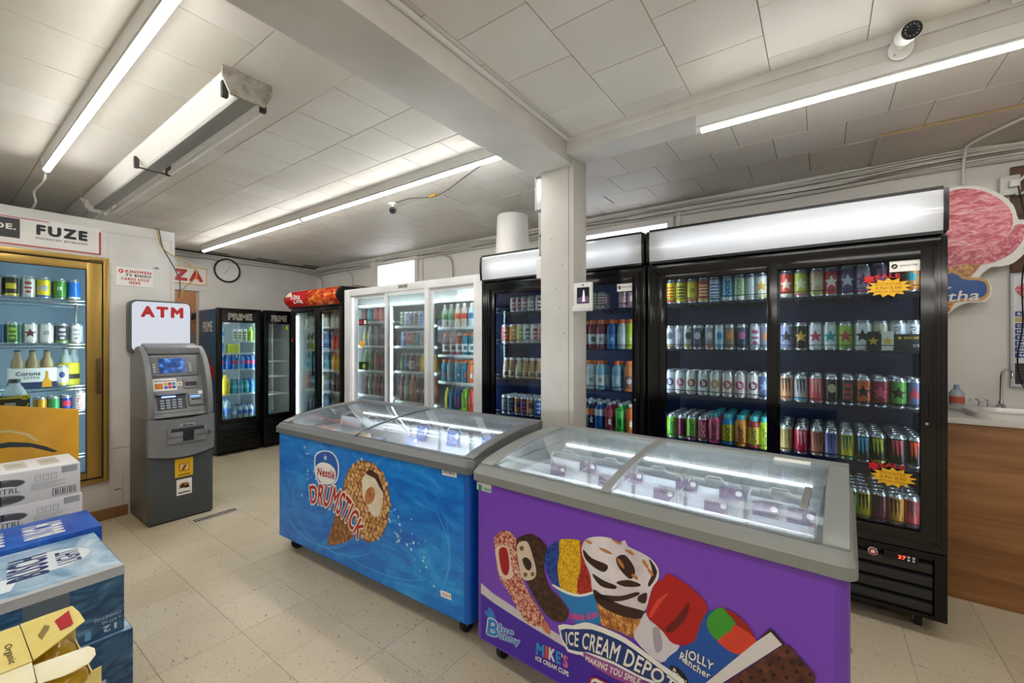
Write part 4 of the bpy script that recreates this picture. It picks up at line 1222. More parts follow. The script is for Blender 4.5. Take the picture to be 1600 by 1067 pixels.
bottle_row([-3.592, -3.52, -3.445, -3.365, -3.285, -3.20], YW2, 1.087, 'tea', [('dark green', '#2c4a34', '#e0dccf', '#3a6a44', None, None), ('indigo', '#2c3058', '#dcd8d4', '#3c4a80', '#', '#c8ccd8'), ('brown', '#6a4030', '#e0dcd4', '#d8d0c8', 'bolt', '#b03a2a'), ('maroon', '#5a2028', '#ddd8d0', '#6a2a30', 'V', '#e0d0c0'), ('yellow', '#e0b41e', '#e8e4d8', '#e2b81e', None, None), ('golden', '#e0a41e', '#e6e0d4', '#e2a41e', None, None)], 'third shelf, white cooler middle door', GW, 1)
bottle_row([-3.592, -3.512, -3.432, -3.352, -3.272, -3.19], YW2, .777, 'tallw', [('wine', '#5a2a30', '#cfc8c0', '#8a5a54', None, None), ('grey label', '#6a6a60', '#cfcbc2', '#a8a49a', None, None), ('orange', '#c07038', '#d8cfc4', '#d08a50', None, None), ('dark red lettered', '#6a2428', '#d0c8c0', '#84343a', '#', '#e0d4cc'), ('brown lettered', '#4a3430', '#cfc8c0', '#5a4440', '#', '#d8ccc4'), ('rust', '#a05a40', '#d4ccc4', '#b87058', None, None)], 'fourth shelf, white cooler middle door', GW, 1)
w = 'top shelf, white cooler left door'
bottle_row([-4.242, -4.149, -4.041, -3.94, -3.86], YW2, 1.617, 'tea', [('brown', '#5a3a34', '#a8a4a0', '#7a4a44', None, None), ('teal', '#3a98a8', '#cfd4d4', '#58aab6', None, None), ('red', '#b83a3c', '#d0c8c8', '#d07a78', None, None), ('pink', '#c85a60', '#d4cccc', '#d88a8c', None, None), ('crimson', '#a83038', '#d0c8c8', '#c86a70', None, None)], w, GW, 0)
bottle_row([-4.242, -4.154, -4.027, -3.93, -3.85], YW2, 1.347, 'soda', [('yellow-labelled', pt('#cfd0c8', .3), '#3a3a34', '#c8b84a', None, None), ('white-labelled', pt('#c8c8c4', .3), '#e0dcd4', '#cfcac2', None, None), ('grey', pt('#b8b8b4', .3), '#4a3a36', '#a8a49c', None, None), ('rose', '#7a5450', '#d8d0cc', '#c8a8a4', None, None), ('cola brown', '#3a2420', '#c8c4c0', '#a84a44', None, None)], 'second shelf, white cooler left door', GW, 1)
bottle_row([-4.227, -4.126, -4.027, -3.93, -3.85], YW2, 1.076, 'soda', [('green-labelled', pt('#a8c4a4', .3), '#d0d4cc', '#4a8a44', None, None), ('leaf green', '#5a8a4c', '#d0d0c4', '#7aa868', None, None), ('pale red', '#a86a60', '#d0c8c0', '#c85a50', None, None), ('red-labelled', '#5a2a28', '#c8b8b4', '#b83c38', None, None), ('scarlet-labelled', '#4a2422', '#c8b8b4', '#c84a40', None, None)], 'third shelf, white cooler left door', GW, 1)
bottle_row([-4.206, -4.14, -4.055, -3.971, -3.909, -3.85], YW2, .802, 'soda', [('black', '#2a2220', '#d0c4c0', '#8a2a30', None, None), ('mint', '#7aa08a', '#d0d4cc', '#a0b8a4', None, None), ('pink', '#b85a6a', '#d4c8c8', '#c87a84', None, None), ('dark cola', '#30201e', '#c0302c', '#b83034', None, None), ('violet', '#6a3a5a', '#c8b8c4', '#a8608a', None, None), ('plum', '#4a2838', '#c8b8c0', '#7a4a60', None, None)], 'fourth shelf, white cooler left door', GW, 1)

# ---------------------------------------------------------------- red-topped two-door cooler
kc = thing('display_cooler', 'black two-door cooler with curved red and orange flame header', 'cooler', (-5.655, 2.85, 0))
KW = 1.20
mk('cabinet', MB().box(0, .03, .04, .72, .03, 1.84).box(KW - .03, KW, .04, .72, .03, 1.84).box(.03, KW - .03, .69, .72, .03, 1.84).box(.03, KW - .03, .04, .69, 1.8, 2.0).box(.03, KW - .03, .04, .69, .03, .38), [SATIN], kc, bevel=.004)
iw = mat('#dfe6e4', .5)
mk('lining', MB().box(.03, .036, .07, .69, .38, 1.8).box(KW - .036, KW - .03, .07, .69, .38, 1.8).box(.036, KW - .036, .684, .69, .38, 1.8).box(.036, KW - .036, .07, .69, .375, .381), [iw], kc)
mk('base_grille', MB().box(0, KW, .0, .04, .05, .37), [SATIN], kc, bevel=.004)
for k in range(6):
    mk('slat', MB().box(.05, KW - .05, -.006, .002, .09 + k * .045, .112 + k * .045), [BLACK], kc, bevel=.002)
for a, b, hx in ((.02, .645, .59), (.655, 1.18, .70)):
    d = mk('door', MB().ring(a, b, .39, 1.82, .055, 0, .035), [BLACK], kc, bevel=.004)
    mk('pane', MB().box(a + .05, b - .05, .012, .017, .44, 1.77), [GLASS], d)
    mk('handle', MB().box(hx - .012, hx + .012, -.03, -.018, .98, 1.28).box(hx - .008, hx + .008, -.02, .001, 1.0, 1.02).box(hx - .008, hx + .008, -.02, .001, 1.24, 1.26), [BLACK], d, bevel=.003)
mk('led_strip', MB().box(.05, .068, .05, .062, .45, 1.74), [m_emit('led_bright', '#f4f8ff', 9.0)], kc)
mk('led_strip', MB().box(KW - .05, KW - .04, .05, .062, .45, 1.74), [LEDM], kc)
mk('led_strip', MB().box(.635, .665, .05, .062, .45, 1.74), [m_emit('added_middle_glow', '#f4f8ff', 9.0)], kc)  # strip added behind the middle stiles to brighten the drinks
for z in (1.58, 1.29, 1.034, .769, .471):
    wire_shelf(kc, .045, KW - .045, .11, .66, z, mat('#e2e4e2', .4), .02, 20)
def m_flame():
    m, N, L, p = nodes('flame_print')
    v = objvec(N, L, (4, 2, 7))
    n = noise(N, L, 1.5, 5, v, .6, 1.6)
    L.new(ramp(N, L, n.outputs[0], [(.3, '#7a1408'), (.45, '#c8300c'), (.55, '#e06a14'), (.64, '#f0a83c'), (.74, '#f8e4b8')]), p.inputs['Base Color'])
    p.inputs['Roughness'].default_value = .2
    return m
prf = [(.02 - .10 * math.sin(PI * (.08 + .8 * k / 9)), 1.835 + .205 * k / 9) for k in range(10)]
hd = mk('header', MB().prism(prf + [(.35, 2.04), (.35, 1.835)], -.005, .012, 'x').prism(prf + [(.35, 2.04), (.35, 1.835)], KW - .03, KW + .005, 'x').box(.012, KW - .03, .05, .35, 1.84, 2.036).box(.0, KW, -.02, .35, 1.828, 1.84), [SATIN], kc, smooth=35)
def hskin(x0, x1, m, off, nm):
    v = []
    for xx in (x0, x1):
        v += [(xx, a - off, b) for a, b in prf]
    n = len(prf)
    return mk(nm, MB().add(v, [(i, n + i, n + i + 1, i + 1) for i in range(n - 1)]), [m], hd, smooth=60)
hskin(.012, KW - .03, m_flame(), -.004, 'header_panel')
sk_ = MB()
# red field with a slanted edge, following the curve of the header
n_ = len(prf)
v_ = []
for k, (a, b) in enumerate(prf):
    v_.append((.014, a + .0025, b))
for k, (a, b) in enumerate(prf):
    v_.append((.46 + .07 * (k / 9) , a + .0025, b))
mk('red_field', MB().add(v_, [(i, n_ + i, n_ + i + 1, i + 1) for i in range(n_ - 1)]), [mat('#c8161a', .25)], hd, smooth=60)
v_ = []
for k, (a, b) in enumerate(prf[6:]):
    v_.append((.014, a + .0015, b))
for k, (a, b) in enumerate(prf[6:]):
    v_.append((.20 - .045 * k, a + .0015, b))
mk('cream_field', MB().add(v_, [(i, 4 + i, 5 + i, i + 1) for i in range(3)]), [mat('#f0e2cc', .3)], hd, smooth=60)
def hy(z):
    for (a0, b0), (a1, b1) in zip(prf, prf[1:]):
        if b0 <= z <= b1:
            return a0 + (a1 - a0) * (z - b0) / (b1 - b0)
    return prf[-1][0]
def cola(u, v, x0, x1, z0, z1):
    z = z0 + (z1 - z0) * v + .015 * math.sin(u * PI)
    return (x0 + (x1 - x0) * u + .03 * v, hy(z) - .002, z)
tx('lettering', 'Coca', lambda u, v: cola(u, v, .16, .38, 1.925, 1.985), PAPER, hd, .03)
tx('lettering', 'Cola', lambda u, v: cola(u, v, .20, .42, 1.872, 1.928), PAPER, hd, .03)
bx_ = mk('flat_carton', MB().box(.0, .95, 0, .5, 0, .035), [m_ramp('grey_carton', [(.4, '#6c665e'), (.6, '#8a8378')], 8, rough=.7)], None, (-5.45, 3.05, 2.04), bevel=.004)
tag(bx_, 'flattened grey carton lying on top of the red-topped cooler', 'carton')
GK = 'drinks in the red-topped cooler'
YK = 3.04
def krow(xs, z, kind, specs, where, behind=1):
    bottle_row(xs, YK, z, kind, specs, where, GK, behind)
LX = [-5.54, -5.455, -5.37, -5.285, -5.2, -5.115]
RX = [-4.93, -4.84, -4.75, -4.66, -4.575]
def many(names, bodies, caps, labs, kind=None):
    return [(n, b, c, l, None, None) for n, b, c, l in zip(names, bodies, caps, labs)]
krow(LX, 1.583, 'tea', many(['olive', 'cream', 'tan', 'amber', 'straw', 'buff'], ['#8a8a4a', '#c8c4b0', '#b0a07a', '#b8904a', '#c8b880', '#b8a88a'], ['#2a2a28'] * 6, ['#d4d2c4'] * 6), 'top shelf, red cooler left door')
krow(LX, 1.293, 'soda', many(['cola brown', 'dark cola', 'gold', 'green', 'navy', 'blue'], ['#3a201c', '#2e1a18', '#b89a3a', '#6a8a3a', '#2a3a5a', '#2f4a7a'], ['#8a8a8a', '#7a7a78', '#c8c4b4', '#c0c8b0', '#3a4a6a', '#c8ccd4'], ['#a8a49c', '#9a9690', '#c8b86a', '#b8c44a', '#44587a', '#4a6a9a']), 'second shelf, red cooler left door')
krow(LX, 1.037, 'soda', many(['teal', 'aqua', 'sea green', 'blue-green', 'bottle green', 'deep teal'], ['#3a8a88', '#48a0a0', '#4a9a84', '#3f8a94', '#3a7a64', '#2c6a6c'], ['#2a4a4a'] * 6, ['#9ac0bc', '#4ab0ac', '#8ac0a4', '#6aa8b0', '#7aa890', '#5a9a98']), 'third shelf, red cooler left door')
krow(LX, .772, 'soda', many(['orange blue-capped', 'smoky', 'aqua', 'grey-green', 'mustard', 'slate'], ['#c85a34', '#4a5a5c', '#4a9098', '#6a7a74', '#b0963a', '#4a5a6a'], ['#2a6ab0', '#2a3034', '#2a5a64', '#34403c', '#4a4424', '#2a3440'], ['#d87a54', '#8a9698', '#a0c0c4', '#98a49e', '#c8b45a', '#8a98a8']), 'fourth shelf, red cooler left door')
krow(LX, .474, 'soda', many(['dark teal', 'plum', 'navy', 'purple', 'black', 'deep blue'], ['#2a4a50', '#4a2c44', '#24304a', '#3c2a48', '#26282c', '#2a3a60'], ['#1f2a2c'] * 6, ['#4a6a70', '#7a4a68', '#44547a', '#6a4a7a', '#4a4c50', '#4a5a8a']), 'bottom shelf, red cooler left door')
krow(RX, 1.583, 'tea', many(['ivory', 'beige', 'white', 'cream', 'oat'], ['#cfcabb', '#c4b8a0', '#d8d6ce', '#d0c8b4', '#c8bca4'], ['#d8d4c8'] * 5, ['#e0dcd0'] * 5), 'top shelf, red cooler right door')
krow(RX, 1.293, 'tea', many(['red', 'scarlet', 'orange', 'amber', 'golden'], ['#b8301c', '#c8402a', '#e0801c', '#e0941e', '#dca42a'], ['#c84a2a', '#d8602c', '#e8a02c', '#e8a83a', '#e0b04a'], ['#d85a34', '#cf4c30', '#e8962c', '#e8a438', '#e4b040']), 'second shelf, red cooler right door')
krow(RX, 1.037, 'soda', many(['mango orange', 'yellow', 'gold', 'lime green', 'bright green'], ['#d88a1c', '#d8a81e', '#d0b02a', '#6ab82a', '#4aa82c'], ['#d87a1c', '#e0c02a', '#e0c040', '#4a8a2a', '#3a8a2c'], ['#e0a03a', '#e0b43a', '#d8b84a', '#9ad040', '#86cc3c']), 'third shelf, red cooler right door')
krow(RX, .772, 'soda', many(['black cola', 'dark cola', 'ruby-labelled cola', 'brown cola', 'green'], ['#241614', '#2c1816', '#30181a', '#3a201c', '#2f7a3a'], ['#2a2a2a', '#b02a2a', '#b02a2a', '#3a2a2a', '#2a6a34'], ['#6a5a50', '#4a3a34', '#c02c2c', '#8a2a2a', '#5aa85a']), 'fourth shelf, red cooler right door')
krow(RX, .474, 'soda', many(['green', 'dark green', 'emerald', 'bottle green', 'moss green'], ['#2f7a2c', '#24602a', '#2a8a3a', '#1f5a28', '#4a7a2c'], ['#2a5a24'] * 5, ['#4a9a3a', '#3a8240', '#4aa84a', '#3a7a3c', '#6a9a40']), 'bottom shelf, red cooler right door')
pk = mk('door_sticker', MB().box(-.02, .02, -.001, 0, -.018, .018), [mat('#cc1e58', .5)], None, (-5.60, 2.848, 1.415))
tag(pk, 'small pink sticker on the red-topped cooler door frame', 'sticker')

# ---------------------------------------------------------------- slim coolers on the clock wall
TEAL = mat('#1b5a78', .4)
def prime_text(fn, parent, bold=.03):
    tx('lettering_edge', 'PRIME', lambda u, v: tuple(a + b for a, b in zip(fn(u, v), (0, .0006, 0))), mat('#d8d4c8', .5), parent, .045, .0)
    tx('lettering', 'PRIME', fn, INK, parent, .0)
def slim_cooler(y0, wdt, label, teal, lit):
    t = thing('display_cooler', label, 'cooler', (-5.91, y0, 0), PI / 2, 'slim glass-door coolers')
    D = .58
    sm = TEAL if teal else SATIN
    mk('side_panel', MB().box(0, .018, .05, D, .03, 1.80), [sm], t, bevel=.003)
    mk('side_panel', MB().box(wdt - .018, wdt, .05, D, .03, 1.80), [SATIN], t, bevel=.003)
    mk('cabinet', MB().box(.018, wdt - .018, D - .02, D, .03, 1.80).box(.018, wdt - .018, .05, D - .02, 1.70, 1.80).box(.018, wdt - .018, .05, D - .02, .03, .40), [SATIN], t)
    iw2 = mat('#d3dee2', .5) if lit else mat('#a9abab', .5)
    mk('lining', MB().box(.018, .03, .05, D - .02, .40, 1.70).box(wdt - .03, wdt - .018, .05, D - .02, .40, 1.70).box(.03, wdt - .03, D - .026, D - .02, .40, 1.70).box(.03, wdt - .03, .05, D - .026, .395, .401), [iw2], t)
    mk('shelf_track', MB().box(wdt * .5 - .008, wdt * .5 + .008, D - .034, D - .026, .42, 1.66).box(.05, .062, D - .034, D - .026, .42, 1.66), [mat('#b9bdbe', .5)], t)
    d = mk('door', MB().ring(0, wdt, .385, 1.812, .058, 0, .048, 0, .055, .03), [BLACK], t, bevel=.006)
    hdr = mk('header', MB().box(.055, wdt - .055, .006, .04, 1.635, 1.785), [mat('#0d0d0f', .25)], d)
    mk('pane', MB().box(.055, wdt - .055, .014, .018, .437, 1.636), [GLASS], d)
    xa = wdt * .25
    prime_text(flat_fn(xa, wdt - .11, 1.672, 1.745, .0045), hdr)
    mk('handle', MB().box(.006, .02, -.012, .0, .95, 1.32) if not teal else MB().box(wdt - .024, wdt - .008, -.012, 0, .95, 1.32), [SATIN], d, bevel=.003)
    bs = mk('base_grille', MB().box(0, wdt, .01, .05, .035, .38), [BLACK], t, bevel=.006)
    for k in range(5):
        mk('slat', MB().hexa([(.06, .0, .07 + k * .056), (wdt - .06, .0, .07 + k * .056), (wdt - .06, .02, .09 + k * .056), (.06, .02, .09 + k * .056), (.06, -.006, .095 + k * .056), (wdt - .06, -.006, .095 + k * .056), (wdt - .06, .02, .105 + k * .056), (.06, .02, .105 + k * .056)]), [SATIN], bs, bevel=.002)
    for x in (.05, wdt - .05):
        for y in (.08, D - .06):
            mk('foot', MB().cyl((x, y, 0), (x, y, .04), .018, 12), [RUB], t)
    zs = (1.40, 1.245, 1.04, .73) if lit else (1.42, 1.13, .925, .686)
    for z in zs:
        wire_shelf(t, .032, wdt - .032, .075, D - .03, z, mat('#e4e6e4', .4), .012, 18)
    if lit:
        mk('led_strip', MB().box(.034, .044, .055, .063, .46, 1.60), [m_emit('led_slim', '#eaf4ff', 9.0)], t)
        mk('led_strip', MB().box(wdt - .044, wdt - .034, .055, .063, .46, 1.60), [m_emit('led_slim', '#eaf4ff', 9.0)], t)
        mk('lamp_top', MB().box(.06, wdt - .06, .06, .08, 1.665, 1.685), [m_emit('led_slim', '#eaf4ff', 5.0)], t)
        st = mk('sticker', MB().box(.075, .135, -.001, .005, 1.612, 1.634), [PAPER], d)
    else:
        mk('led_strip', MB().box(.034, .044, .055, .063, .46, 1.60), [m_emit('added_empty_cooler_glow', '#f4f4f0', 9.0)], t)  # hidden strip added to lighten the empty grey interior
        mk('sticker', MB().box(wdt - .12, wdt - .085, .012, .0135, 1.56, 1.61), [mat('#d8cc3a', .5)], d)
    mk('sticker', MB().box(.062, .10, .012, .0135, .45, .48), [mat('#3a8ac0', .5)], d)
    if teal:
        sd = bpy.data.objects.new('side_print', None)
        def sfn(u, v):
            return (-.0012, .44 - .30 * u, 1.52 + .13 * v)
        tx('lettering_edge', 'PRIME', lambda u, v: (-.0006, .44 - .30 * u + .012 * v, 1.515 + .13 * v), INK, t, .06, .02)
        tx('lettering', 'PRIME', lambda u, v: (-.0012, .44 - .30 * u, 1.52 + .13 * v), PAPER, t, .02)
        me = MB().add([(-.0010, .16 + .085 * math.cos(a), 1.02 + .10 * math.sin(a)) for a in [2 * PI * k / 20 for k in range(20)]], [list(range(20))[::-1]])
        mk('fruit_print', me, [mat('#b82420', .4)], t)
        mk('leaf_print', MB().add([(-.0014, .2, 1.11), (-.0014, .17, 1.13), (-.0014, .22, 1.26), (-.0014, .25, 1.2)], [(0, 1, 2, 3)]), [mat('#a83024', .5)], t)
    return t
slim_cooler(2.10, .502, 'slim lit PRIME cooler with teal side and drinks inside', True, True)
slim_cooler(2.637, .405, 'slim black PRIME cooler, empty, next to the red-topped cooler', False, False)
GP = 'drinks in the teal-sided slim cooler'
def prow(ys, z, kind, specs, where, behind=1, x=-6.03):
    for i, y in enumerate(ys):
        d, b, c, l = specs[i][:4]
        kd = specs[i][4] if len(specs[i]) > 4 else kind
        B = b if not isinstance(b, str) else C_(b, .15)
        for q in range(behind + 1):
            place_bottle(x - .085 * q, y, z, kd, B, C_(c, .4), C_(l, .4) if l else None, None, None, (d + ' bottle, ' + ORD[i] + ' along the ' + where) if q == 0 else 'bottle queued behind the ' + ORD[i] + ' one along the ' + where, GP)
prow([2.19, 2.52], 1.403, 'water', [('clear', CLR, '#3a6ab0', '#3a6ab0'), ('lime green', '#9cc83a', '#a8d040', '#8ab830')], 'top shelf, teal-sided cooler', 0)
for i, (y, c) in enumerate(((2.345, '#c8c4ae'), (2.40, '#d4d6c8'), (2.455, '#b8b48a'))):
    place_can(-6.03, y, 1.403, 'slim', C_(c), C_(c), 'crest', C_('#6a6a50'), ('buff', 'ivory', 'khaki')[i] + ' slim can on the top shelf of the teal-sided cooler', GP)
prow([2.185], 1.248, 'water', [('short clear', pt('#b8c8e0', .5), '#3a5ab0', '#4a6ac0')], 'second shelf, teal-sided cooler', 0)
tub = mk('drink_carton', MB().box(-.05, .05, -.06, .06, 0, .1).prism([(-.05, .1), (.05, .1), (0, .125)], -.06, .06, 'y'), [mat('#c8cc3a', .4)], None, (-6.05, 2.325, 1.248), bevel=.006)
tag(tub, 'lime yellow carton on the second shelf of the teal-sided cooler', 'carton')
prow([2.19, 2.262, 2.334, 2.42, 2.48, 2.54], 1.043, 'water', [('blue pink-labelled', pt('#3a8ad8', .2), '#2a5ab0', '#c84a8a'), ('azure', pt('#2a7ad0', .2), '#2a50a8', '#3a6ad0'), ('blue red-labelled', pt('#3a90e0', .2), '#2a5ab0', '#c83a5a'), ('sky', pt('#4aa0e0', .2), '#2a5ab0', '#8a5ab0'), ('cobalt', pt('#2a6ac8', .2), '#2a50a8', '#b83a6a'), ('bright blue', pt('#3a88d8', .2), '#2a5ab0', '#d04a7a')], 'third shelf, teal-sided cooler')
yj = place_bottle(-6.04, 2.235, .733, 'jug', C_('#e0c01e', .2), C_('#e4cc3a', .4), C_('#e4c828', .4), None, None, 'big yellow juice jug on the fourth shelf of the teal-sided cooler', GP)
prow([2.335, 2.405, 2.47, 2.535], .733, 'water', [('aqua', pt('#4ab0c0', .25), '#2a6a80', '#5ab8c8'), ('turquoise', pt('#3aa0b8', .25), '#2a6a80', '#3a9ab0'), ('teal', pt('#48a8b0', .25), '#2a6470', '#58b0ba'), ('blue', pt('#4a98d0', .25), '#2a5ab0', '#2f6ac0')], 'fourth shelf, teal-sided cooler')
prow([2.18, 2.255, 2.33, 2.395, 2.46, 2.528], .408, 'tallw', [('clear blue-banded', pt('#cfe0ea', .5), '#3a6ab0', '#b8cce0', 'water'), ('clear tall', pt('#d4e4ec', .5), '#4a7ac0', '#5a8ad0', 'tallw'), ('clear', pt('#d0e2ea', .5), '#4a7ac0', '#c4d4e4', 'water'), ('pale', pt('#cfe2ea', .5), '#2a4a90', '#3a5aa8', 'water'), ('glassy', pt('#cfe0e8', .5), '#2a4a90', '#34549c', 'water'), ('clear short', pt('#d4e4ea', .5), '#2a4a90', '#3a5ca8', 'water')], 'floor of the teal-sided cooler')

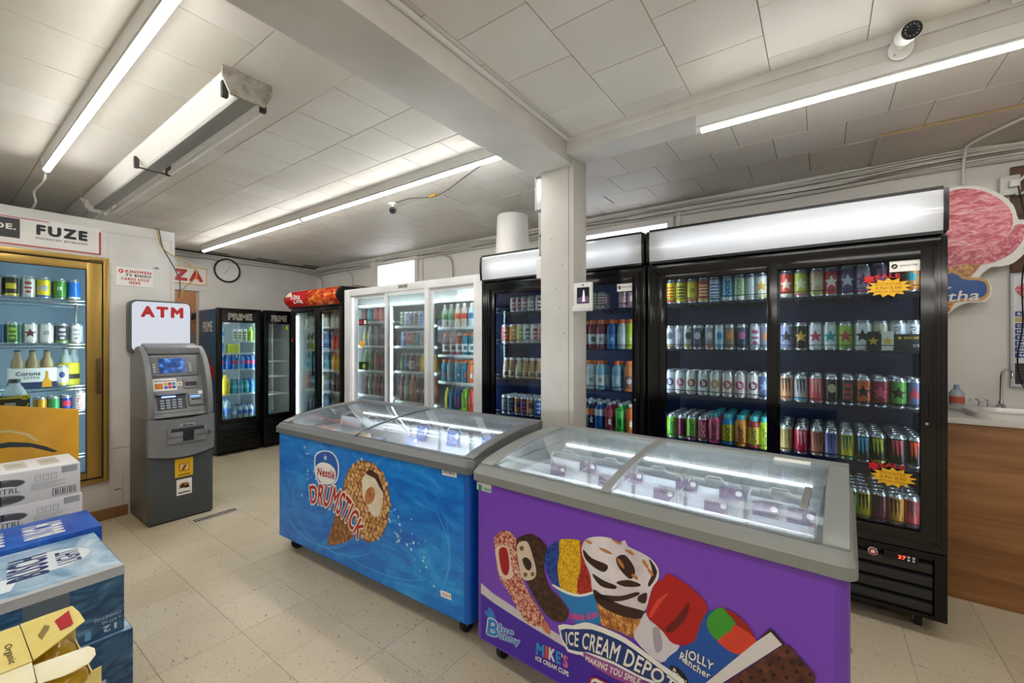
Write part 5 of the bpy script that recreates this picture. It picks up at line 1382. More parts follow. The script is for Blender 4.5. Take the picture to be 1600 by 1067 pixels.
# ---------------------------------------------------------------- chest freezers
DECAL = {
 'swoosh': [(-0.011,0.349),(0.108,0.328),(0.228,0.312),(0.338,0.3),(0.448,0.29),(0.576,0.28),(0.576,0.255),(0.448,0.257),(0.355,0.265),(0.237,0.275),(0.108,0.29),(-0.011,0.305)],
 'bar1': [(0.108,0.554),(0.123,0.584),(0.16,0.612),(0.197,0.615),(0.224,0.598),(0.232,0.548),(0.246,0.468),(0.272,0.422),(0.305,0.386),(0.342,0.352),(0.363,0.327),(0.355,0.297),(0.314,0.277),(0.272,0.283),(0.228,0.322),(0.183,0.369),(0.142,0.401),(0.127,0.444),(0.118,0.499)],
 'bite1': [(0.118,0.528),(0.174,0.552),(0.192,0.536),(0.206,0.469),(0.215,0.444),(0.183,0.415),(0.142,0.419),(0.127,0.458)],
 'jelly1': [(0.137,0.526),(0.174,0.545),(0.188,0.513),(0.192,0.465),(0.179,0.432),(0.156,0.435),(0.142,0.47)],
 'stick1': [(0.351,0.322),(0.379,0.313),(0.394,0.287),(0.386,0.273),(0.363,0.28),(0.346,0.297)],
 'bar2': [(0.228,0.589),(0.25,0.612),(0.293,0.635),(0.33,0.635),(0.363,0.621),(0.379,0.592),(0.363,0.534),(0.371,0.49),(0.394,0.452),(0.433,0.433),(0.47,0.402),(0.47,0.376),(0.448,0.348),(0.402,0.336),(0.355,0.357),(0.314,0.396),(0.28,0.438),(0.246,0.468),(0.232,0.527)],
 'bite2': [(0.232,0.572),(0.272,0.601),(0.293,0.59),(0.31,0.551),(0.326,0.508),(0.322,0.473),(0.289,0.448),(0.259,0.448),(0.241,0.495)],
 'chunk2a': [(0.259,0.521),(0.28,0.538),(0.305,0.522),(0.297,0.492),(0.276,0.492)],
 'chunk2b': [(0.246,0.569),(0.263,0.578),(0.265,0.563),(0.25,0.556)],
 'chunk2c': [(0.265,0.469),(0.282,0.477),(0.283,0.464),(0.27,0.457)],
 'chunk2d': [(0.301,0.483),(0.315,0.491),(0.317,0.477),(0.305,0.471)],
 'ice_blue': [(0.367,0.548),(0.375,0.591),(0.398,0.624),(0.433,0.647),(0.433,0.595),(0.425,0.541),(0.433,0.465),(0.41,0.47),(0.379,0.506)],
 'ice_yellow': [(0.433,0.647),(0.463,0.663),(0.521,0.673),(0.528,0.637),(0.524,0.573),(0.51,0.518),(0.514,0.475),(0.478,0.468),(0.44,0.468),(0.425,0.541),(0.433,0.595)],
 'ice_red': [(0.521,0.673),(0.539,0.647),(0.546,0.593),(0.563,0.555),(0.576,0.504),(0.542,0.484),(0.514,0.475),(0.51,0.518),(0.524,0.573)],
 'cup': [(0.41,0.47),(0.463,0.463),(0.521,0.472),(0.576,0.504),(0.59,0.46),(0.6,0.403),(0.514,0.362),(0.478,0.405)],
 'cuprim': [(0.406,0.474),(0.463,0.47),(0.521,0.478),(0.576,0.509),(0.578,0.502),(0.521,0.469),(0.463,0.459),(0.408,0.466)],
 't_bubble': [(0.478,0.373),(0.535,0.389),(0.593,0.425),(0.476,0.398),(0.535,0.417),(0.589,0.45)],
 'cream': [(0.528,0.65),(0.546,0.686),(0.59,0.708),(0.643,0.717),(0.668,0.706),(0.693,0.725),(0.705,0.708),(0.741,0.702),(0.782,0.691),(0.807,0.666),(0.807,0.632),(0.788,0.597),(0.776,0.554),(0.759,0.507),(0.705,0.492),(0.643,0.492),(0.59,0.503),(0.57,0.514),(0.563,0.561),(0.535,0.614)],
 'choc0': [(0.576,0.516),(0.617,0.507),(0.68,0.501),(0.765,0.51),(0.747,0.48),(0.693,0.464),(0.63,0.463),(0.587,0.477)],
 'choc1': [(0.535,0.646),(0.57,0.625),(0.63,0.62),(0.617,0.591),(0.576,0.596),(0.542,0.616)],
 'choc2': [(0.662,0.654),(0.693,0.675),(0.723,0.65),(0.729,0.623),(0.711,0.599),(0.674,0.622)],
 'choc3': [(0.57,0.57),(0.617,0.561),(0.662,0.559),(0.655,0.545),(0.603,0.538)],
 'choc4': [(0.662,0.571),(0.705,0.594),(0.747,0.595),(0.741,0.584),(0.693,0.567)],
 'choc5': [(0.59,0.503),(0.674,0.528),(0.735,0.564),(0.741,0.555),(0.674,0.51),(0.603,0.49)],
 'choc6': [(0.776,0.689),(0.804,0.654),(0.782,0.601),(0.773,0.604),(0.788,0.648)],
 'choc7': [(0.741,0.552),(0.77,0.574),(0.765,0.538),(0.741,0.535)],
 'nut0': [(0.571,0.679),(0.569,0.675),(0.559,0.674),(0.548,0.677),(0.541,0.681),(0.543,0.684),(0.552,0.685),(0.564,0.683)],
 'nut1': [(0.648,0.665),(0.643,0.662),(0.627,0.661),(0.608,0.664),(0.598,0.669),(0.603,0.673),(0.619,0.673),(0.638,0.67)],
 'nut2': [(0.684,0.709),(0.68,0.706),(0.668,0.706),(0.654,0.709),(0.646,0.713),(0.649,0.716),(0.662,0.716),(0.676,0.713)],
 'nut3': [(0.688,0.641),(0.692,0.631),(0.689,0.627),(0.68,0.632),(0.67,0.642),(0.666,0.652),(0.67,0.656),(0.679,0.652)],
 'nut4': [(0.727,0.688),(0.725,0.684),(0.715,0.683),(0.703,0.686),(0.695,0.691),(0.697,0.695),(0.707,0.696),(0.719,0.694)],
 'nut5': [(0.74,0.612),(0.74,0.607),(0.734,0.605),(0.725,0.608),(0.718,0.613),(0.718,0.618),(0.725,0.62),(0.734,0.618)],
 'nut6': [(0.773,0.667),(0.776,0.659),(0.772,0.655),(0.764,0.659),(0.756,0.668),(0.754,0.677),(0.757,0.68),(0.765,0.676)],
 'nut7': [(0.79,0.646),(0.792,0.639),(0.788,0.636),(0.781,0.639),(0.774,0.647),(0.772,0.654),(0.776,0.656),(0.783,0.653)],
 'waffle': [(0.587,0.477),(0.63,0.463),(0.693,0.464),(0.75,0.481),(0.723,0.407),(0.68,0.406),(0.603,0.404)],
 'pop': [(0.769,0.514),(0.794,0.608),(0.824,0.638),(0.831,0.655),(0.852,0.66),(0.899,0.645),(0.943,0.619),(0.956,0.591),(0.939,0.543),(0.93,0.493),(0.899,0.46),(0.852,0.445),(0.824,0.467),(0.779,0.493)],
 'pop_dark': [(0.828,0.479),(0.867,0.533),(0.903,0.594),(0.894,0.539),(0.852,0.479)],
 'pop_lite': [(0.779,0.508),(0.804,0.562),(0.841,0.6),(0.814,0.556),(0.787,0.501)],
 'wrapper': [(0.764,0.507),(0.779,0.488),(0.824,0.472),(0.852,0.445),(0.874,0.442),(0.816,0.366),(0.727,0.406),(0.743,0.458)],
 'wrapfold': [(0.789,0.462),(0.811,0.472),(0.821,0.417),(0.799,0.392)],
 'jolly': [(0.923,0.49),(0.943,0.558),(0.973,0.598),(1.027,0.596),(1.081,0.557),(1.056,0.503),(1.002,0.434),(0.952,0.371),(0.908,0.271),(0.779,0.204),(0.824,0.364),(0.867,0.427),(0.917,0.478)],
 'jgreen': [(0.954,0.549),(0.963,0.58),(0.986,0.607),(1.002,0.611),(1.033,0.581),(1.019,0.553),(0.986,0.512),(0.963,0.525)],
 'jred': [(1.002,0.611),(1.035,0.608),(1.066,0.586),(1.083,0.558),(1.058,0.561),(1.033,0.581)],
 'jorange': [(0.986,0.512),(1.019,0.553),(1.033,0.576),(1.083,0.558),(1.078,0.534),(1.055,0.5),(1.023,0.492),(0.994,0.502)],
 't_jolly': [(0.886,0.407),(0.93,0.409),(0.967,0.405),(0.892,0.443),(0.934,0.448),(0.975,0.437)],
 't_ranch': [(0.874,0.406),(0.917,0.391),(0.963,0.385),(0.88,0.431),(0.921,0.416),(0.967,0.405)],
 'royal': [(0.901,0.336),(0.894,0.328),(0.881,0.326),(0.866,0.331),(0.852,0.341),(0.844,0.354),(0.843,0.366),(0.851,0.374),(0.864,0.376),(0.88,0.371),(0.893,0.361),(0.901,0.348)],
 't_royal': [(0.852,0.356),(0.871,0.341),(0.89,0.331),(0.858,0.371),(0.877,0.358),(0.896,0.348)],
 'sand_white': [(1.085,0.55),(1.119,0.599),(1.151,0.573),(0.994,0.386),(0.876,0.24),(0.828,0.215),(0.948,0.363)],
 'sand_edge': [(1.085,0.55),(1.117,0.6),(1.128,0.599),(1.155,0.574),(1.15,0.568),(1.121,0.593)],
 'sand': [(1.151,0.57),(1.165,0.575),(1.223,0.521),(1.221,0.502),(1.104,0.353),(0.867,0.226)],
 'hole0': [(1.165,0.558),(1.162,0.552),(1.157,0.549),(1.155,0.553),(1.157,0.56),(1.162,0.562)],
 'hole1': [(1.145,0.53),(1.143,0.524),(1.138,0.522),(1.135,0.526),(1.138,0.532),(1.143,0.534)],
 'hole2': [(1.175,0.536),(1.173,0.53),(1.168,0.527),(1.166,0.531),(1.168,0.537),(1.173,0.54)],
 'hole3': [(1.194,0.536),(1.192,0.53),(1.187,0.528),(1.185,0.532),(1.187,0.538),(1.192,0.54)],
 'hole4': [(1.124,0.504),(1.121,0.497),(1.116,0.495),(1.114,0.499),(1.116,0.505),(1.121,0.508)],
 'hole5': [(1.154,0.509),(1.152,0.503),(1.147,0.501),(1.144,0.505),(1.147,0.511),(1.152,0.513)],
 'hole6': [(1.186,0.514),(1.183,0.508),(1.178,0.505),(1.176,0.509),(1.178,0.515),(1.183,0.518)],
 'hole7': [(1.216,0.52),(1.213,0.514),(1.209,0.512),(1.206,0.516),(1.209,0.522),(1.213,0.524)],
 'hole8': [(1.102,0.476),(1.099,0.47),(1.094,0.467),(1.091,0.471),(1.094,0.478),(1.099,0.48)],
 'hole9': [(1.133,0.48),(1.13,0.474),(1.125,0.472),(1.123,0.476),(1.125,0.482),(1.13,0.484)],
 'hole10': [(1.163,0.487),(1.161,0.48),(1.156,0.478),(1.153,0.482),(1.156,0.488),(1.161,0.49)],
 'hole11': [(1.194,0.493),(1.192,0.487),(1.187,0.485),(1.185,0.489),(1.187,0.495),(1.192,0.497)],
 'hole12': [(1.079,0.446),(1.077,0.439),(1.071,0.437),(1.068,0.441),(1.071,0.447),(1.077,0.45)],
 'hole13': [(1.111,0.453),(1.108,0.446),(1.103,0.444),(1.101,0.448),(1.103,0.454),(1.108,0.457)],
 'hole14': [(1.054,0.421),(1.051,0.414),(1.046,0.411),(1.043,0.415),(1.046,0.422),(1.051,0.425)],
 'ban_white': [(0.429,0.328),(0.492,0.354),(0.54,0.385),(0.581,0.394),(0.645,0.398),(0.701,0.395),(0.767,0.377),(0.83,0.36),(0.885,0.346),(0.893,0.31),(0.83,0.294),(0.745,0.282),(0.654,0.285),(0.555,0.273),(0.471,0.247)],
 'ban_blue': [(0.44,0.315),(0.503,0.344),(0.571,0.372),(0.64,0.378),(0.696,0.376),(0.763,0.36),(0.826,0.342),(0.878,0.324),(0.881,0.312),(0.83,0.303),(0.745,0.291),(0.654,0.295),(0.555,0.283),(0.476,0.259)],
 't_depot': [(0.466,0.272),(0.635,0.298),(0.854,0.294),(0.462,0.317),(0.649,0.365),(0.87,0.33)],
 'ribbon': [(0.535,0.273),(0.555,0.278),(0.654,0.282),(0.745,0.284),(0.761,0.275),(0.754,0.257),(0.701,0.243),(0.63,0.238),(0.555,0.248)],
 't_smile': [(0.545,0.251),(0.645,0.251),(0.745,0.261),(0.548,0.269),(0.652,0.277),(0.75,0.282)],
 't_mikes': [(0.323,0.171),(0.4,0.179),(0.473,0.182),(0.326,0.22),(0.403,0.229),(0.473,0.228)],
 't_cups': [(0.323,0.148),(0.4,0.152),(0.473,0.153),(0.324,0.166),(0.401,0.171),(0.474,0.173)],
 't_B': [(0.068,0.144),(0.1,0.147),(0.129,0.151),(0.079,0.215),(0.111,0.22),(0.139,0.22)],
 'ears': [(0.089,0.211),(0.06,0.224),(0.055,0.233),(0.064,0.242),(0.082,0.236),(0.073,0.254),(0.086,0.262),(0.104,0.25),(0.116,0.222)],
 't_lue': [(0.139,0.18),(0.177,0.188),(0.214,0.198),(0.141,0.218),(0.178,0.22),(0.216,0.225)],
 't_unny': [(0.136,0.143),(0.191,0.151),(0.247,0.163),(0.132,0.174),(0.191,0.183),(0.247,0.191)],
 'chi_red': [(0.553,0.161),(0.563,0.196),(0.586,0.21),(0.635,0.211),(0.682,0.204),(0.678,0.157),(0.555,0.093)],
 'chi_white': [(0.562,0.166),(0.57,0.193),(0.586,0.204),(0.63,0.204),(0.671,0.198),(0.664,0.154),(0.561,0.101)],
 't_chi': [(0.568,0.153),(0.598,0.157),(0.635,0.162),(0.571,0.189),(0.601,0.194),(0.637,0.199)],
 'tag_purple': [(0.01,0.786),(0.094,0.787),(0.092,0.753),(0.009,0.752)],
 'nes_white': [(0.441,0.687),(0.466,0.719),(0.526,0.741),(0.607,0.749),(0.664,0.725),(0.691,0.678),(0.686,0.611),(0.653,0.565),(0.607,0.536),(0.526,0.525),(0.466,0.551),(0.441,0.61)],
 'nes_blue': [(0.453,0.685),(0.475,0.713),(0.531,0.735),(0.603,0.741),(0.655,0.719),(0.679,0.674),(0.675,0.612),(0.644,0.57),(0.603,0.543),(0.531,0.533),(0.478,0.557),(0.453,0.613)],
 'nes_oval': [(0.453,0.633),(0.514,0.668),(0.596,0.671),(0.653,0.645),(0.659,0.6),(0.63,0.563),(0.561,0.542),(0.502,0.551),(0.458,0.592)],
 't_nes': [(0.471,0.583),(0.561,0.586),(0.646,0.588),(0.478,0.633),(0.566,0.638),(0.653,0.635)],
 'flake': [(0.545,0.716),(0.568,0.716),(0.568,0.689),(0.542,0.689)],
 'head': [(0.73,0.553),(0.751,0.623),(0.804,0.69),(0.887,0.736),(0.976,0.743),(1.051,0.718),(1.107,0.649),(1.134,0.571),(1.125,0.485),(1.088,0.392),(1.014,0.324),(0.937,0.297),(0.887,0.316),(0.856,0.372),(0.794,0.435),(0.741,0.489)],
 'creamB': [(0.907,0.637),(0.946,0.67),(1.014,0.669),(1.061,0.629),(1.079,0.571),(1.061,0.495),(1.033,0.458),(0.985,0.459),(0.946,0.507),(0.907,0.549)],
 'nutB': [(1.014,0.568),(1.003,0.542),(0.983,0.521),(0.96,0.51),(0.94,0.512),(0.929,0.527),(0.929,0.551),(0.94,0.577),(0.96,0.598),(0.983,0.609),(1.003,0.606),(1.014,0.591)],
 'chocB': [(0.937,0.68),(0.976,0.7),(1.033,0.685),(1.074,0.631),(1.085,0.597),(1.051,0.621),(1.014,0.659),(0.966,0.667)],
 'coneB': [(0.675,0.402),(0.794,0.357),(0.836,0.303),(0.73,0.237),(0.577,0.186),(0.619,0.302)],
 't_drum': [(0.404,0.394),(0.653,0.397),(0.866,0.288),(0.384,0.501),(0.719,0.538),(0.927,0.37)],
 'stickerB1': [(1.504,0.801),(1.596,0.802),(1.597,0.767),(1.505,0.765)],
 'stickerB2': [(1.492,0.214),(1.56,0.217),(1.563,0.187),(1.496,0.184)],
 'sign_outline': [(0.587,2.326),(0.633,2.317),(0.7,2.314),(0.765,2.289),(0.829,2.242),(0.88,2.166),(0.898,2.087),(0.919,2.079),(0.94,2.042),(0.938,1.983),(0.919,1.925),(0.919,1.888),(0.88,1.842),(0.839,1.828),(0.792,1.825),(0.749,1.775),(0.776,1.761),(0.797,1.716),(0.792,1.662),(0.765,1.629),(0.7,1.628),(0.655,1.603),(0.621,1.568),(0.587,1.659)],
 'scoop': [(0.551,2.252),(0.621,2.295),(0.689,2.3),(0.755,2.275),(0.818,2.224),(0.865,2.153),(0.878,2.083),(0.87,2.023),(0.839,1.966),(0.787,1.935),(0.711,1.92),(0.621,1.923),(0.551,1.94)],
 'frill': [(0.575,1.953),(0.667,1.934),(0.755,1.934),(0.829,1.965),(0.87,2.015),(0.885,2.051),(0.919,2.053),(0.926,2.014),(0.912,1.956),(0.87,1.893),(0.808,1.854),(0.755,1.845),(0.711,1.854),(0.644,1.848),(0.575,1.872)],
 'sign_cone': [(0.575,1.872),(0.644,1.848),(0.711,1.854),(0.755,1.845),(0.706,1.763),(0.627,1.584),(0.587,1.659)],
 'oval_tan': [(0.503,1.763),(0.575,1.819),(0.633,1.825),(0.678,1.784),(0.733,1.773),(0.776,1.757),(0.789,1.709),(0.785,1.666),(0.757,1.636),(0.689,1.637),(0.621,1.624),(0.551,1.644)],
 'oval_blue': [(0.51,1.754),(0.575,1.806),(0.633,1.809),(0.678,1.768),(0.733,1.757),(0.768,1.742),(0.778,1.707),(0.774,1.676),(0.753,1.655),(0.689,1.656),(0.621,1.644),(0.557,1.66)],
 't_kaw': [(0.392,1.662),(0.587,1.672),(0.742,1.675),(0.386,1.739),(0.587,1.756),(0.738,1.752)],
 't_37': [(0.575,1.766),(0.616,1.764),(0.655,1.76),(0.575,1.793),(0.616,1.79),(0.655,1.783)],
}

def m_print(name, stops, scale, stretch=(1, 1, 1), detail=4, dist=0.0, kind='ShaderNodeTexNoise', rough=.3, bmp=0):
    m, N, L, p = nodes(name)
    v = objvec(N, L, stretch)
    n = noise(N, L, scale, detail, v, .6, dist, kind)
    L.new(ramp(N, L, n.outputs[0], stops), p.inputs['Base Color'])
    p.inputs['Roughness'].default_value = rough
    if bmp:
        bump(N, L, p, n.outputs[0], bmp, .003)
    return m

def chest_freezer(label, loc, rz, L, body_m, front_m, rim_m, split):
    t = thing('chest_freezer', label, 'freezer', loc, rz, 'glass-topped ice cream chest freezers')
    D = .665
    zb, zr, zt = .105, .80, .852
    # hollow body
    bd = MB().box(0, L, .0, .045, zb, zr).box(0, L, D - .045, D, zb, zr).box(0, .05, .045, D - .045, zb, zr).box(L - .05, L, .045, D - .045, zb, zr).box(.05, L - .05, .045, D - .045, zb, .32)
    shell = MB().box(0, L, 0, D, zb, zr)
    # body as one rounded shell ring
    out = smooth_ring(0, L, 0, D, .03)
    inn_ = smooth_ring(.05, L - .05, .05, D - .05, .02)
    n = len(out)
    mb = MB()
    v = [(a, b, zb) for a, b in out] + [(a, b, zr) for a, b in out] + [(a, b, zr) for a, b in inn_] + [(a, b, .34) for a, b in inn_]
    f = []
    mi = []
    for i in range(n):
        j = (i + 1) % n
        f.append((i, j, n + j, n + i))
        f.append((n + i, n + j, 2 * n + j, 2 * n + i))
        f.append((2 * n + i, 2 * n + j, 3 * n + j, 3 * n + i))
        mi += [0, 1, 1]
    f.append(tuple(range(n))[::-1]); mi.append(0)
    f.append(tuple(range(3 * n, 4 * n))); mi.append(1)
    mb.v = v; mb.f = [list(q) for q in f]; mb.m = mi
    me = mb.mesh('body', [body_m, mat('#e8ebee', .35)], 40)
    body = link('body', me, t)
    flat('front_print', rect(.032, L - .032, zb + .004, zr), -.0006, front_m, t, 0)
    # grey rim
    o2 = smooth_ring(-.016, L + .016, -.016, D + .012, .035)
    o3 = smooth_ring(-.006, L + .006, .006, D + .0, .035)
    i2 = smooth_ring(.075, L - .075, .055, D - .04, .02)
    n = len(o2)
    v = [(a, b, zr - .005) for a, b in o2] + [(a, b, zr + .028) for a, b in o2] + [(a, b, zt) for a, b in o3] + [(a, b, zt + .004) for a, b in i2] + [(a, b, zr - .005) for a, b in i2]
    f = []
    for q in range(4):
        for i in range(n):
            j = (i + 1) % n
            f.append((q * n + i, q * n + j, (q + 1) * n + j, (q + 1) * n + i))
    for i in range(n):
        j = (i + 1) % n
        f.append((4 * n + i, 4 * n + j, j, i))
    mb = MB(); mb.v = v; mb.f = [list(q) for q in f]; mb.m = [0] * len(f)
    mk('rim', mb, [rim_m], t, smooth=35)
    # curved lid
    NP = 14
    arc = [(.03 + (D - .05) * k / NP, zt + .002 + .075 * math.sin(PI * .5 * (k / NP) ** .8)) for k in range(NP + 1)]
    def strip(x0, x1, th, off):
        v = []
        for xx in (x0, x1):
            v += [(xx, a, b + off) for a, b in arc]
        for xx in (x0, x1):
            v += [(xx, a, b + off - th) for a, b in arc]
        n = NP + 1
        f = []
        for i in range(NP):
            f += [(i, n + i, n + i + 1, i + 1), (2 * n + i + 1, 3 * n + i + 1, 3 * n + i, 2 * n + i), (i + 1, 2 * n + i + 1, 2 * n + i, i)[:3] + (i,) if False else (i, i + 1, 2 * n + i + 1, 2 * n + i), (n + i + 1, n + i, 3 * n + i, 3 * n + i + 1)]
        f += [(0, 2 * n, 3 * n, n), (NP, n + NP, 3 * n + NP, 2 * n + NP)]
        return MB().add(v, f)
    def cheek(x0, x1, off=.006):
        pts = [(a, b + off) for a, b in arc] + [(arc[-1][0], zt - .01), (arc[0][0], zt - .01)]
        return MB().prism(pts, x0, x1, 'x')
    mk('lid_end', cheek(.0, .07), [rim_m], t, bevel=.005)
    mk('lid_end', cheek(L - .06, L), [rim_m], t, bevel=.005)
    mk('rear_rail', MB().box(0, L, D - .045, D + .004, zt - .01, arc[-1][1] + .012), [rim_m], t, bevel=.006)
    g = FZGLASS
    dm = mat('#63676a', .4)
    a0, a1 = .07, L - .06
    mid = a0 + (a1 - a0) * split
    ld = mk('sliding_lid', strip(a0, mid, .004, .0), [g], t, smooth=50)
    ld2 = mk('sliding_lid', strip(mid - .01, a1, .004, .004), [g], t, smooth=50)
    mk('led_strip', MB().box(.10, L - .11, D - .060, D - .054, zt - .008, zt - .001), [m_emit('freezer_led', '#f2f7ff', 5.0)], t)
    mk('led_strip', MB().box(.10, L - .11, .058, .066, zt - .05, zt - .035), [m_emit('added_freezer_front_glow', '#f2f7ff', 38.0)], t)  # second strip, added out of sight under the front rim to whiten the interior
    return t, body, mid, strip, arc, zt, D

def smooth_ring(x0, x1, y0, y1, r, k=5):
    p = []
    for cx, cy, a in ((x1 - r, y0 + r, -PI / 2), (x1 - r, y1 - r, 0), (x0 + r, y1 - r, PI / 2), (x0 + r, y0 + r, PI)):
        for i in range(k + 1):
            t = a + PI / 2 * i / k
            p.append((cx + r * math.cos(t), cy + r * math.sin(t)))
    return p
FZGLASS = m_glass('freezer_glass', '#f4f8f9', .6, .015, .02)

def basket_hoop(parent, x0, x1, y, z, h, m):
    p = [(x0, y, z), (x0, y, z + h * .8), (x0 + .01, y, z + h * .92), (x0 + .06, y, z + h * .92), (x0 + .08, y, z + h), (x1 - .08, y, z + h), (x1 - .06, y, z + h * .92), (x1 - .01, y, z + h * .92), (x1, y, z + h * .8), (x1, y, z)]
    return mk('wire_hoop', MB().tube(p, .003, 6), [m], parent, smooth=60)

def price_card(parent, x, y, z, w_, h_, m, rot=0, tagm=PAPER):
    c = mk('price_card', MB().box(-w_ / 2, w_ / 2, -.001, .001, 0, h_), [m], parent, (x, y, z), (R(-12), 0, rot))
    flat('price_tag', ell(w_ * .32, h_ * .68, w_ * .14, h_ * .2, 12), -.0016, tagm, c, 0)
    return c

# purple freezer ---------------------------------------------------------
LP = 1.295
PURP = mat('#7842be', .32)
GREYR = mat('#868985', .38)
PU, PUB, pmid, pstrip, parc, pzt, PD = chest_freezer('purple ice cream chest freezer printed with cones, bars and an ice cream sandwich', (-1.232, 1.432, 0), math.atan2(-.0386, .99925), LP, mat('#703eb4', .32), PURP, GREYR, .46)
mk('lid_divider', pstrip(pmid - .02, pmid + .012, .012, .008), [mat('#8c8f8c', .4)], PU, smooth=40)
mk('lid_handle', MB().box(LP - .115, LP - .095, .10, .30, .885, .90), [mat('#7c7f7d', .4)], PU, (0, 0, .03), bevel=.005)
stk = mk('lid_sticker', MB().box(1.06, 1.18, .57, .62, pzt + .0835, pzt + .0845), [PAPER], PU)
K = DECAL
F0 = -.0012
def pf(name, key, lv, m, sm=3):
    return flat(name, [(max(.034, a), b) for a, b in K[key]] if key == 'swoosh' else K[key], F0 - .0004 * lv, m, PU, sm)
dk = [(.034, .112), (1.26, .112), (1.26, .17), (.9, .235), (.70, .262), (.4, .287), (.228, .297), (.108, .318), (.034, .345)]
flat('dark_band', dk, F0, mat('#4620a8', .32), PU, 0)
pf('swoosh', 'swoosh', 1, mat('#cfcad0', .35), 0)
NUTM = m_print('nut_crumb', [(.3, '#7a2a26'), (.45, '#b04a3c'), (.55, '#d8a48c'), (.68, '#ecd0b8')], 95, detail=2)
CHOCM = m_print('chocolate_print', [(.35, '#1e0f08'), (.5, '#3b2114'), (.7, '#5e3a24')], 60)
pf('bar', 'bar1', 2, NUTM); pf('bite', 'bite1', 3, mat('#e8cbb8', .4)); pf('jelly', 'jelly1', 4, mat('#a40f16', .3)); pf('stick', 'stick1', 1.5, mat('#c87a5a', .4))
pf('bar', 'bar2', 3.2, CHOCM); pf('bite', 'bite2', 4.2, mat('#d8c4b0', .4))
for k in 'abcd':
    pf('chunk', 'chunk2' + k, 5, mat('#2a1a14', .4) if k in 'a' else mat('#7a5a2c', .4))
def icem(n, a, b, c):
    return m_print(n, [(.35, a), (.5, b), (.7, c)], 120, detail=2)
pf('ice', 'ice_blue', 3.6, icem('ice_b', '#0a2464', '#16409a', '#2a62c0'))
pf('ice', 'ice_yellow', 3.8, icem('ice_y', '#c08a04', '#e0b00c', '#f0cc2a'))
pf('ice', 'ice_red', 3.9, icem('ice_r', '#7a1210', '#b0201c', '#d0382c'))
pf('cup', 'cup', 4.5, mat('#1f7ec4', .35)); pf('cup_rim', 'cuprim', 5, PAPER)
tx('lettering', 'Bubble Gum', arc_fn(K['t_bubble'], F0 - .0025), mat('#e8408e', .4), PU, .03)
WAF = m_print('waffle_print', [(.4, '#9a5a24'), (.52, '#c8843c'), (.6, '#e0a860')], 40, (1, 1, 1), 2)
pf('waffle', 'waffle', 4.2, WAF)
for k in range(6):
    u = k / 5
    a_ = K['waffle']
    p0 = (a_[0][0] + (a_[3][0] - a_[0][0]) * u, a_[0][1] + (a_[3][1] - a_[0][1]) * u - .004)
    p1 = (a_[6][0] + (a_[4][0] - a_[6][0]) * min(1, u + .15), a_[6][1] + (a_[4][1] - a_[6][1]) * min(1, u + .15))
    flat('waffle_line', [(p0[0], p0[1]), (p0[0] + .004, p0[1]), (p1[0] + .004, p1[1]), (p1[0], p1[1])], F0 - .0018, mat('#8a4e1e', .4), PU, 0)
pf('cream', 'cream', 5.2, m_print('cream_print', [(.3, '#c8bcc8'), (.6, '#eae4e6')], 9))
for k in range(8):
    pf('sauce', 'choc%d' % k, 6, mat('#33180f', .3))
for k in range(8):
    pf('nut', 'nut%d' % k, 6.8, mat('#c07a34', .35))
pf('wrapper', 'wrapper', 6.5, mat('#d8d3da', .35)); pf('wrapper_fold', 'wrapfold', 7, mat('#a89fb0', .4))
pf('ice_pop', 'pop', 7.4, mat('#b40e10', .25)); pf('pop_shade', 'pop_dark', 7.8, mat('#6a0508', .3)); pf('pop_shine', 'pop_lite', 7.9, mat('#e0402c', .3))
pf('cup', 'jolly', 8, mat('#1450a8', .35)); pf('ice', 'jgreen', 8.5, mat('#3c9a2a', .4)); pf('ice', 'jred', 8.5, mat('#9a1c14', .4)); pf('ice', 'jorange', 8.7, mat('#d8402a', .4))
tx('lettering_edge', 'JOLLY', arc_fn(K['t_jolly'], F0 - .0038), INK, PU, .06, .02)
tx('lettering', 'JOLLY', arc_fn(K['t_jolly'], F0 - .0042), PAPER, PU, .02)
tx('lettering_edge', 'Rancher', arc_fn(K['t_ranch'], F0 - .0038), INK, PU, .06, .02)
tx('lettering', 'Rancher', arc_fn(K['t_ranch'], F0 - .0042), PAPER, PU, .02)
pf('seal', 'royal', 8.8, mat('#101018', .4)); tx('lettering', 'Royal', arc_fn(K['t_royal'], F0 - .0042), PAPER, PU, .02)
def clampz(key, z=.112):
    K[key] = [(a, max(b, z)) for a, b in K[key]]
for k in ('sand', 'sand_white', 'jolly', 'chi_red', 'chi_white'):
    clampz(k)
pf('sandwich_filling', 'sand_white', 9, mat('#dcd8d6', .4), 0)
pf('sandwich_wafer', 'sand', 9.6, m_print('wafer_print', [(.35, '#38170f'), (.55, '#5a2a20'), (.75, '#7a4436')], 30), 0)
pf('wafer_edge', 'sand_edge', 9.5, mat('#2c120c', .4), 0)
for k in range(15):
    pf('wafer_hole', 'hole%d' % k, 10, mat('#180806', .5), 0)
pf('banner_edge', 'ban_white', 10.4, PAPER, 2); pf('banner', 'ban_blue', 10.8, mat('#16357e', .35), 2)
tx('lettering_edge', 'ICE CREAM DEPOT', arc_fn(K['t_depot'], F0 - .0049), INK, PU, .05, .02)
tx('lettering', 'ICE CREAM DEPOT', arc_fn(K['t_depot'], F0 - .0053), PAPER, PU, .02)
pf('ribbon', 'ribbon', 11, mat('#a04c9a', .4), 2)
tx('lettering', 'MAKING YOU SMILE', arc_fn(K['t_smile'], F0 - .0053), PAPER, PU, .03)
